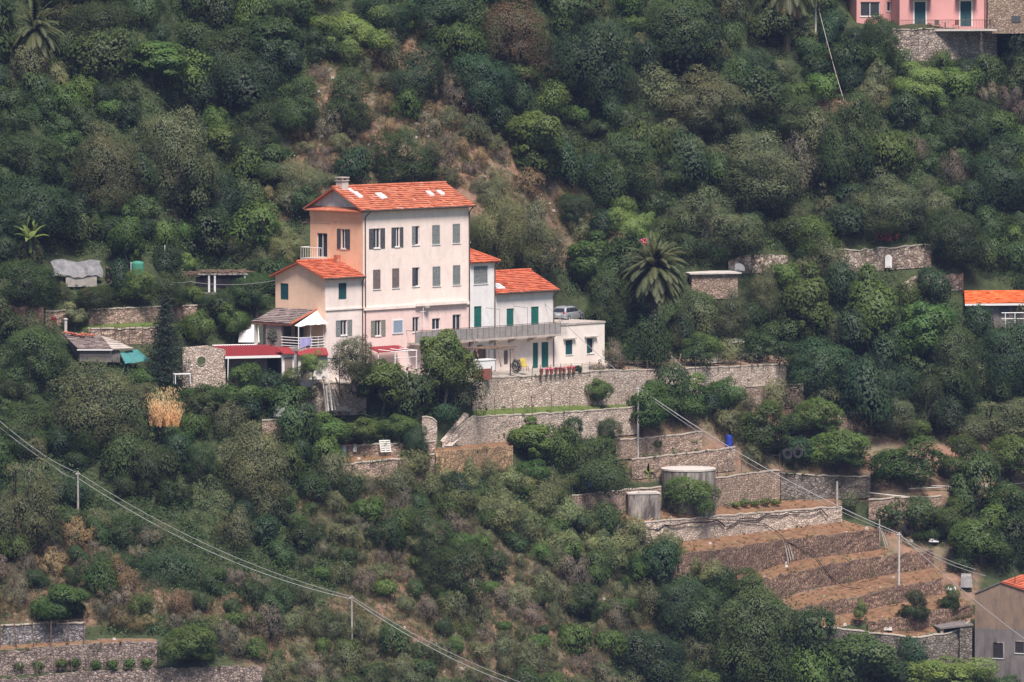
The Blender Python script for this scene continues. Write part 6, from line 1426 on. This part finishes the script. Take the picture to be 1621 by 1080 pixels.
cloth(1406, 998, 14, 5, 'rock', 'pale flat stone on the lowest bare terrace', 'stone', 'stone', 11); cloth(1162, 542, 34, 7, 'whitecloth', 'low white shape under the trees behind the yard end', 'sheet', 'sheet', 12); cloth(1130, 574, 26, 6, 'slab', 'pale slab lying at the back of the yard end', 'slab', 'slab', 13)
# ---- leaning timber poles, planks, stakes
def stick(p, q, r, label, mat='greywood', name='timber_pole', cat='timber pole', group=None):
    m = MB(); m.tube([Vector(p)*0, (Vector(q)-Vector(p))*.5+Vector((.01, 0, .01)), Vector(q)-Vector(p)], [r, r*.9, r*.75], 6); return tag(m.build(name, MATS[mat], None, loc=p), label, cat, group, 'thing')
G = 'timber poles leaning on the rubble wall'
for k, (x0, y0, x1, y1, mt, lb) in enumerate([(517,652,511,604,'greywood','leftmost leaning timber pole by the rubble wall'),(520,651,516,612,'pale_pipe','white pole second from the left by the rubble wall'),(526,650,519,591,'white_paint','tallest white leaning pole by the rubble wall'),(531,650,524,612,'greywood','grey pole right of the tallest white pole'),(536,644,526,617,'greywood','short grey pole in the middle of the leaning poles'),(541,642,530,616,'timber','short brown pole in the middle of the leaning poles'),(548,641,531,598,'timber','dark brown long pole at the right of the leaning poles'),(554,646,537,622,'timber','rightmost short brown leaning pole')]):
    stick(at(x0, y0, depth(x0, y0)-2.6), at(x1, y1, depth(x0, y0)-1.6), .085, lb, mt, group=G)
stick(at(553, 640, depth(553, 640)-1.0), at(583, 630, depth(583, 630)-.8), .06, 'pale pole lying across the slope right of the leaning poles')
stick(at(1090, 590, depth(1090, 590)-.6), at(1056, 558, depth(1090, 590)), .05, 'thin tilted pale stake at the back of the yard end', 'greywood', 'stake', 'stake'); stick(at(1072, 588, depth(1072, 588)-.6), at(1078, 560, depth(1072, 588)), .08, 'thick tilted brown stake at the back of the yard end', 'timber', 'stake', 'stake')
stick(at(757, 565, 605.5), at(748, 533, 607), .07, 'dark strut under the balcony beside the arched door', 'timber', 'strut', 'strut'); stick(at(793, 580, 606.5), at(786, 540, 609), .07, 'dark tilted strut right of the arched door', 'timber', 'strut', 'strut'); stick(at(815, 570, 608), at(811, 549, 610), .08, 'short dark strut under the balcony left of the green doors', 'timber', 'strut', 'strut')
stick(at(920, 772, depth(920, 772)-1), at(932, 754, depth(920, 772)-.5), .05, 'thin white stick poking out of the reeds', 'white_paint', 'stick', 'stick')
for k, (x0, y0, x1, y1) in enumerate([(1248,889,1243,864),(1252,887,1246,864),(1256,886,1249,862),(1402,866,1393,836),(1405,864,1396,840)]):
    stick(at(x0, y0, depth(x0, y0)-.8), at(x1, y1, depth(x0, y0)-.5), .06, ['left cane of the bundle on the topmost brown wall','middle cane of the bundle on the topmost brown wall','right cane of the bundle on the topmost brown wall','left plank at the end of the topmost brown wall','right plank at the end of the topmost brown wall'][k], 'greywood', 'cane', 'cane', 'canes leaning on the brown walls')
# pallet, ladder
def pallet(px, yb, wpx, hpx, label, rz=.3, mat='pale_pipe', tilt=25):
    g = at(px, yb, depth(px, yb)-.8); s = mpp(g.y); w_, h = wpx*s/2, hpx*s; e = empty('pallet', g, rz, label, 'pallet'); e.rotation_euler = (R(-tilt), 0, rz)
    m = MB()
    for k in range(6): z = h*k/5.5; m.box((-w_, -.05, z), (w_, -.02, z+h*.11))
    m.build('slats', MATS[mat], e); m = MB()
    for x in (-w_, -.05, w_-.1): m.box((x, -.019, 0), (x+.1, .07, h))
    m.build('rails', MATS[mat], e)
pallet(611, 716, 18, 20, 'white wooden pallet leaning on the wall under the fruit trees', .3); pallet(545, 651, 22, 10, 'white slatted crate panel by the leaning timber poles', 0)
# ramp
rp = [(702,706),(716,706),(760,662),(748,661)]; P_ = [at(x, y, depth(x, y)-.65) for x, y in rp]; o_ = P_[0].copy(); m = MB(); m.hexa([p-o_+Vector((0, .25, -.35)) for p in P_]+[p-o_ for p in P_]); tag(m.build('ramp', MATS['slab'], None, loc=o_), 'narrow stone ramp climbing beside the bulging wall', 'ramp', kind='thing')
P_ = [at(x, y, depth(x, y)-.75) for x, y in [(697,702),(702,704),(742,660),(735,657)]]; o_ = P_[0].copy(); m = MB(); m.hexa([p-o_+Vector((0, .3, -.3)) for p in P_]+[p-o_+Vector((0, 0, .25)) for p in P_]); tag(m.build('stair_parapet', MATS['pale'], None, loc=o_), 'sloping stone parapet on the left side of the ramp', 'parapet', kind='thing')
# ---- yard in front of the low house (building axes of the villa)
def V(px, py, w=-3.0): u, z = VF.front(px, py, w); return VF.world(u, w, z)
zy = -0.0
e = empty('dark_pergola', O, R(TH), 'dark timber pergola frame sticking out over the yard below the balcony', 'pergola')
ua, zA = VF.front(733, 556, -3.4); ub, zB = VF.front(810, 561, -3.4)
m = MB()
for k in range(7): w_ = -1.2-2.6*k/6; m.tube([(ua, w_, zA+.05*k), (ub, w_, zA-.1)], .05, 5)
for k in range(11): q = ua+(ub-ua)*k/10; m.tube([(q, -1.1, zA+.10), (q+.2, -3.9, zA+.12)], .04, 4)
m.build('beams', MATS['timber'], e)
for q in (ua+.6, (ua+ub)/2, ub-.4): m = MB(); m.tube([(q, -3.6, zB-3), (q, -3.6, zA)], .06, 5); m.build('post', MATS['timber'], e)
e = empty('bin', V(766, 583, -4.2), R(TH), 'white box standing in the yard under the dark pergola frame', 'box'); m = MB(); m.box((-1.0, -.5, -.2), (1.0, .5, .75)); m.build('body', MATS['white_paint'], e); m = MB(); m.box((-1.05, -.55, .752), (1.05, .55, .85)); m.build('lid', MATS['white_paint'], e)
e = empty('red_fence', V(762, 597, -6.2), R(TH), 'rusty red panel fence at the left end of the yard', 'fence')
m = MB(); m.box((-1.1, 0, -.3), (1.3, .05, .75)); m.build('panel', MATS['terracotta'], e)
for q in (-1.15, .1, 1.35): m = MB(); m.tube([(q, -.03, -.3), (q, -.03, .95)], .05, 5); m.build('post', MATS['iron'], e)
e = empty('chair', V(831, 586, -4.0), R(20), 'yellow folding chair beside the dark cypress bush', 'chair'); m = MB(); m.hexa([(-.3, -.3, .3), (.3, -.3, .3), (.3, .3, .3), (-.3, .3, .3), (-.3, -.3, .36), (.3, -.3, .36), (.3, .3, .36), (-.3, .3, .36)]); m.build('seat', MATS['yellow'], e); m = MB(); m.hexa([(-.3, .3, .36), (.3, .3, .36), (.3, .36, .36), (-.3, .36, .36), (-.3, .6, 1.1), (.3, .6, 1.1), (.3, .66, 1.1), (-.3, .66, 1.1)]); m.build('backrest', MATS['yellow'], e)
for a_ in (-.28, .28):
    for b_ in (-.28, .28): m = MB(); m.tube([(a_, b_, -.1), (a_, b_, .3)], .025, 4); m.build('leg', MATS['iron'], e)
kk = 0
for px, lb, mt in [(857,'first','flower_red'),(866,'second','flower_pink'),(873,'third','flower_pink'),(880,'fourth','flower_red'),(887,'fifth','flower_red'),(893,'sixth','flower_pink'),(901,'seventh','flower_red'),(908,'eighth','flower_pink')]:
    p = V(px, 591-(px-857)*.07, -5.8); e = empty('flower_pot', p, 0, f'{lb} terracotta pot from the left in the row of red flowers on the yard wall', 'flower pot', 'flower pots on the yard edge'); m = MB(); m.lathe([(.13, -.15), (.18, .18), (.20, .18), (.20, .23), (.16, .23)], 10); m.build('pot', MATS['terracotta'], e)
    rs_ = np.random.default_rng(int(px)); d_ = rs_.normal(size=(70, 3)); pos = d_/np.linalg.norm(d_, axis=1, keepdims=True)*np.array([.24, .24, .14])*(.4+.7*rs_.random((70, 1)))+np.array([0, 0, .34]); f_ = bpy.data.objects.new('flowers', quads('flowers', pos, d_, .13, .8, rs_, mt)); C.objects.link(f_); f_.parent = e
def bushlet(p, r, h, mat, label, seed, n=900, leaf=.13, name='potted_bush', cat='bush'):
    rs = np.random.default_rng(seed); d = rs.normal(size=(n, 3)); d /= np.linalg.norm(d, axis=1, keepdims=True); pos = d*(.6+.45*rs.random((n, 1)))*np.array([r, r, h/2])+np.array([0, 0, h/2]); o = bpy.data.objects.new(name, quads(name, pos, d+.5*rs.normal(size=(n, 3)), leaf, .5, rs, mat)); C.objects.link(o); o.location = p; return tag(o, label, cat, kind='thing')
bushlet(V(817, 592, -4.4), .55, 1.45, 'spruce_leaf', 'dark cypress like bush in the yard before the low house', 1); bushlet(V(915, 591, -5.4), .42, .75, 'holm_leaf', 'clipped green ball bush at the end of the flower pots', 2); bushlet(V(945, 590, -4.0), .9, .8, 'grey' if 'grey' in () else 'heath_leaf', 'low greyish bush in front of the annex', 3); bushlet(V(975, 585, -4.0), 1.0, .8, 'russet_leaf', 'low reddish bush right of the annex', 4)
bushlet(V(431, 548, -1.0), .5, 1.7, 'deep_leaf', 'dark creeper on the pillar of the porch', 6, 700)
bushlet(at(705, 672, depth(705, 672)-.5), 1.5, 1.9, 'deep_leaf', 'large clipped dark green bush left of the ramp', 5, 3200, .15); bushlet(at(1112, 800, depth(1112, 800)-.4), .3, .5, 'lime_leaf', 'small green plant at the foot of the round tank', 6, 200)
bushlet(at(1040, 709, depth(1040, 709)-.6), .55, .75, 'holm_leaf', 'small round bush in front of the terrace wall by the pole', 7, 700); bushlet(at(1345, 812, depth(1345, 812)-.5), .9, 2.1, 'olive_leaf', 'small grey olive bush at the end of the whitish wall', 8, 1500); bushlet(at(1408, 808, depth(1408, 808)-.4), .35, .6, 'lime_leaf', 'tiny green plant above the topmost brown wall', 9, 240); bushlet(at(1454, 855, depth(1454, 855)-.4), .7, .8, 'fresh_leaf', 'small bright bush beside the standing black tyre', 10, 700)
for k, px in enumerate((1166, 1180, 1196, 1212, 1228)): bushlet(at(px, 803-(px-1166)*.06, depth(px, 803-(px-1166)*.06)-.5), .55, .55+.25*(k % 2), 'lime_leaf', f"{['first','second','third','fourth','fifth'][k]} bright green vegetable bush from the left under the tall tan wall", 20+k, 420, .15, 'vegetable_bush', 'bush')
for k, px in enumerate((152, 178, 205, 232)): bushlet(at(px, 1060-(px-152)*.05, depth(px, 1060)-.5), .55, .8, 'fresh_leaf', f"{['first','second','third','last'][k]} vine bush along the middle bottom left terrace", 30+k, 480, .16, 'vine_bush', 'vine')
for k, px in enumerate((30, 60, 98, 118)): bushlet(at(px, 1062-(px-30)*.06, depth(px, 1062)-.5), .6, .8, 'fresh_leaf', f"{['first','second','third','fourth'][k]} vine bush from the left edge on the middle bottom left terrace", 40+k, 480, .16, 'vine_bush', 'vine')
# ---- yard and terrace fences: thin posts and wires, one fence each
def fence(pts, n, h, label, r=.03, mat='iron', off=-.75, rails=2):
    xs = np.linspace(pts[0][0], pts[-1][0], n); ys = np.interp(xs, [p[0] for p in pts], [p[1] for p in pts]); Pw = [at(x, y, depth(x, y)+off) for x, y in zip(xs, ys)]; e = empty('fence', Pw[0], 0, label, 'fence'); o = Pw[0]; rs = np.random.default_rng(n)
    e['kind'] = 'thing'
    for p in Pw: m = MB(); q = p-o; m.tube([q+Vector((0, 0, -.3)), q+Vector((.08*rs.normal(), 0, h*(.9+.2*rs.random())))], r, 4); m.build('post', MATS[mat], e)
    for k in range(rails):
        z = h*(.92-.45*k); m = MB(); m.tube([p-o+Vector((0, -.02, z)) for p in Pw], .012, 3); m.build('rail', MATS[mat], e)
fence([(842,596),(960,588),(1040,586)], 14, 1.0, 'thin wire fence along the top of the villa yard wall'); fence([(1048,588),(1140,583),(1244,578)], 12, 1.4, 'dark wire fence on the right half of the yard wall')
fence([(755,660),(880,652),(960,646)], 8, 1.7, 'thin stakes on the grass strip above the bulging wall', .035, 'timber', -.8, 1); fence([(142,544),(200,543),(246,542)], 6, 1.6, 'row of stakes before the lower garden wall', .04, 'timber', -.8, 1)
fence([(0,1022),(60,1019),(133,1014)], 6, 2.0, 'vine stakes in front of the bluish grey wall', .05, 'timber', -1.0, 1); fence([(60,1068),(150,1058),(250,1053)], 8, 1.5, 'vine stakes before the middle bottom left wall', .045, 'timber', -1.0, 1); fence([(855,786),(950,778),(1040,772)], 8, 1.0, 'wire fence on top of the wall left of the round tank', .03, 'iron', -.6, 1); fence([(1135,757),(1180,750),(1234,744)], 6, 1.6, 'wire fence on top of the tall tan wall', .03, 'iron', -.6, 2); fence([(1240,1000),(1300,990),(1330,994)], 4, 1.2, 'few thin stakes at the left end of the lowest bare field', .03, 'timber', -.6, 1)
e = empty('gate_frame', at(512, 612, depth(512, 612)-1.2), R(10), 'thin dark green frame standing among bushes below the porch', 'frame'); m = MB()
for x_ in (0, 1.5, 3.0): m.tube([(x_, 0, -.5), (x_, 0, 2.6)], .045, 5)
m.tube([(0, 0, 2.6), (3.0, 0, 2.6)], .045, 5); m.build('bars', MATS['green_frame'], e)
e = empty('canopy_frame', at(640, 590, 598.0), R(TH), 'white steel frame under the red canopy at the villa foot', 'frame'); m = MB()
for x_ in (-1.2, .4, 1.6): m.tube([(x_, 0, -1), (x_, 0, 2.0)], .06, 5); m.tube([(x_, 0, 2.0), (x_, 2.2, 2.1)], .04, 4)
m.tube([(-1.3, 0, 2.0), (1.7, 0, 2.0)], .05, 5); m.tube([(-1.3, 0, 1.4), (1.7, 0, 1.4)], .035, 5); m.build('bars', MATS['white_paint'], e)
e = empty('table', at(288, 604, depth(288, 606)-2.5), R(18), 'small white garden table in front of the round windowed wall', 'table'); m = MB(); m.box((-.8, -.35, .66), (.8, .35, .72)); m.build('top', MATS['white_paint'], e)
for a_ in (-.7, .7):
    for b_ in (-.3, .3): m = MB(); m.box((a_-.03, b_-.03, -.2), (a_+.03, b_+.03, .658)); m.build('leg', MATS['white_paint'], e)
# ---- terrace furniture of the pink house, plants
def chair(u, label, mat, rz):
    p = VFp(u); e = empty('chair', p, rz, label, 'chair'); m = MB(); m.box((-.25, -.25, .42), (.25, .25, .47)); m.build('seat', MATS[mat], e); m = MB(); m.box((-.25, .21, .471), (.25, .25, .95)); m.build('backrest', MATS[mat], e)
    for a_ in (-.22, .22):
        for b_ in (-.22, .2): m = MB(); m.box((a_-.02, b_-.02, 0), (a_+.02, b_+.02, .418)); m.build('leg', MATS[mat], e)
VFp = lambda u: PF.world(u, -.9, tz+.02)
chair(PF.front(1480, 40)[0], 'dark metal chair between the doors on the pink house terrace', 'iron', .3); chair(PF.front(1509, 40)[0], 'reddish chair beside the right door of the pink house', 'terracotta', -.6); chair(PF.front(1566, 38)[0], 'black chair at the right end of the pink house terrace', 'iron', 1.2)
e = empty('table', VFp(PF.front(1492, 40)[0]), 0, 'small round table on the pink house terrace', 'table'); m = MB(); m.lathe([(.4, .70), (.42, .72), (.42, .75)], 14); m.build('top', MATS['greywood'], e); m = MB(); m.tube([(0, 0, 0), (0, 0, .70)], .05, 6); m.build('leg', MATS['iron'], e)
bushlet(VFp(PF.front(1467, 42)[0]), .3, .7, 'olive_leaf', 'grey green pot plant by the left door of the pink house', 50, 200)
# ---- loose stones of the slope and fields
rs = np.random.default_rng(17); m = MB(); k = 0
while k < 420:
    px, py = rs.uniform(0, 1621), rs.uniform(100, 1080); sv = soil_at(px, py)
    if not (.3 < sv < 1.5) or not (free(px, py) or sv > .9): continue
    k += 1; g = ground(px, py); r_ = .06+.16*rs.random()**2; a_ = rs.random()*3; ca, sa = math.cos(a_)*r_, math.sin(a_)*r_
    q = [(-1,-1),(1,-.8),(.9,1),(-.8,.9)]; lo_ = [g+Vector((x*ca-y*sa, x*sa+y*ca, -.05)) for x, y in q]; hi_ = [g+Vector(((x*ca-y*sa)*.6, (x*sa+y*ca)*.6, r_*(.7+.5*rs.random()))) for x, y in q]; m.hexa(lo_+hi_)
tag(m.build('gravel', MATS['rock']), 'loose pale stones scattered over bare earth', 'stones', kind='stuff')

# ---- bushes at the back of the yard end
for k, (x0, x1, yt, yb, kd, lb) in enumerate([(985,1030,545,580,'green_shrub','dark bush at the foot of the big palm'),(1028,1066,556,580,'heath_shrub','brownish bush at the yard end left of the tilted stakes'),(1076,1132,540,580,'green_shrub','dark bush at the yard end behind the tilted stakes'),(1128,1186,535,577,'grey_shrub','grey bush at the back of the yard end'),(1180,1250,528,576,'green_shrub','dark bush at the right end of the yard fence'),(948,990,545,584,'heath_shrub','greyish bush right of the annex corner'),(1006,1062,500,583,'green_shrub','dark bush hiding the foot of the big palm trunk'),(1040,1084,510,560,'grey_shrub','grey bush right of the big palm trunk')]):
    plant(kd, x0, x1, yt, yb, lb, 'bush')

rs = np.random.default_rng(41); PW, NW = [], []
for k in range(900):
    nme, top, base, kind, lab = WALLS[int(rs.integers(len(WALLS)))]; x0, x1 = top[0][0], top[-1][0]; px = rs.uniform(x0, x1); yt = np.interp(px, [p[0] for p in top], [p[1] for p in top]); yb = np.interp(px, [p[0] for p in base], [p[1] for p in base])
    u = rs.random(); py = yt if u < .35 else (yb+1 if u < .8 else yt+(yb-yt)*rs.random()); g = np.array(at(px, py, depth(px, py)-.75)); q = int(8+26*rs.random()); r_ = .12+.34*rs.random()**2
    d = rs.normal(size=(q, 3)); d /= np.linalg.norm(d, axis=1, keepdims=True); PW.append(g+d*r_*np.array([1.2, .7, .9])+np.array([0, 0, .1])); NW.append(d)
PW, NW = np.concatenate(PW), np.concatenate(NW)
o = bpy.data.objects.new('weeds', quads('weeds', PW, NW, .17, .3, rs, 'fresh_leaf')); C.objects.link(o); tag(o, 'weeds growing along the terrace walls', 'weeds', kind='stuff')
# ------------------------------------------------------------------ haze
hm = bpy.data.materials.new('haze'); hm.use_nodes = True; t = hm.node_tree; t.nodes.clear()
pv = t.nodes.new('ShaderNodeVolumePrincipled'); pv.inputs['Density'].default_value = HAZE_DENSITY
pv.inputs['Color'].default_value = (0.42, 0.54, 1.0, 1)
ho = t.nodes.new('ShaderNodeOutputMaterial'); t.links.new(pv.outputs[0], ho.inputs['Volume'])
zt = max(o.location.z for o in C.objects)+14
hb = MB(); hb.box((-430, -70, -87), (430, 910, max(zt, 45.0)))
tag(hb.build('haze', hm), 'thin bluish haze between the viewer and the hillside', 'haze', kind='stuff')
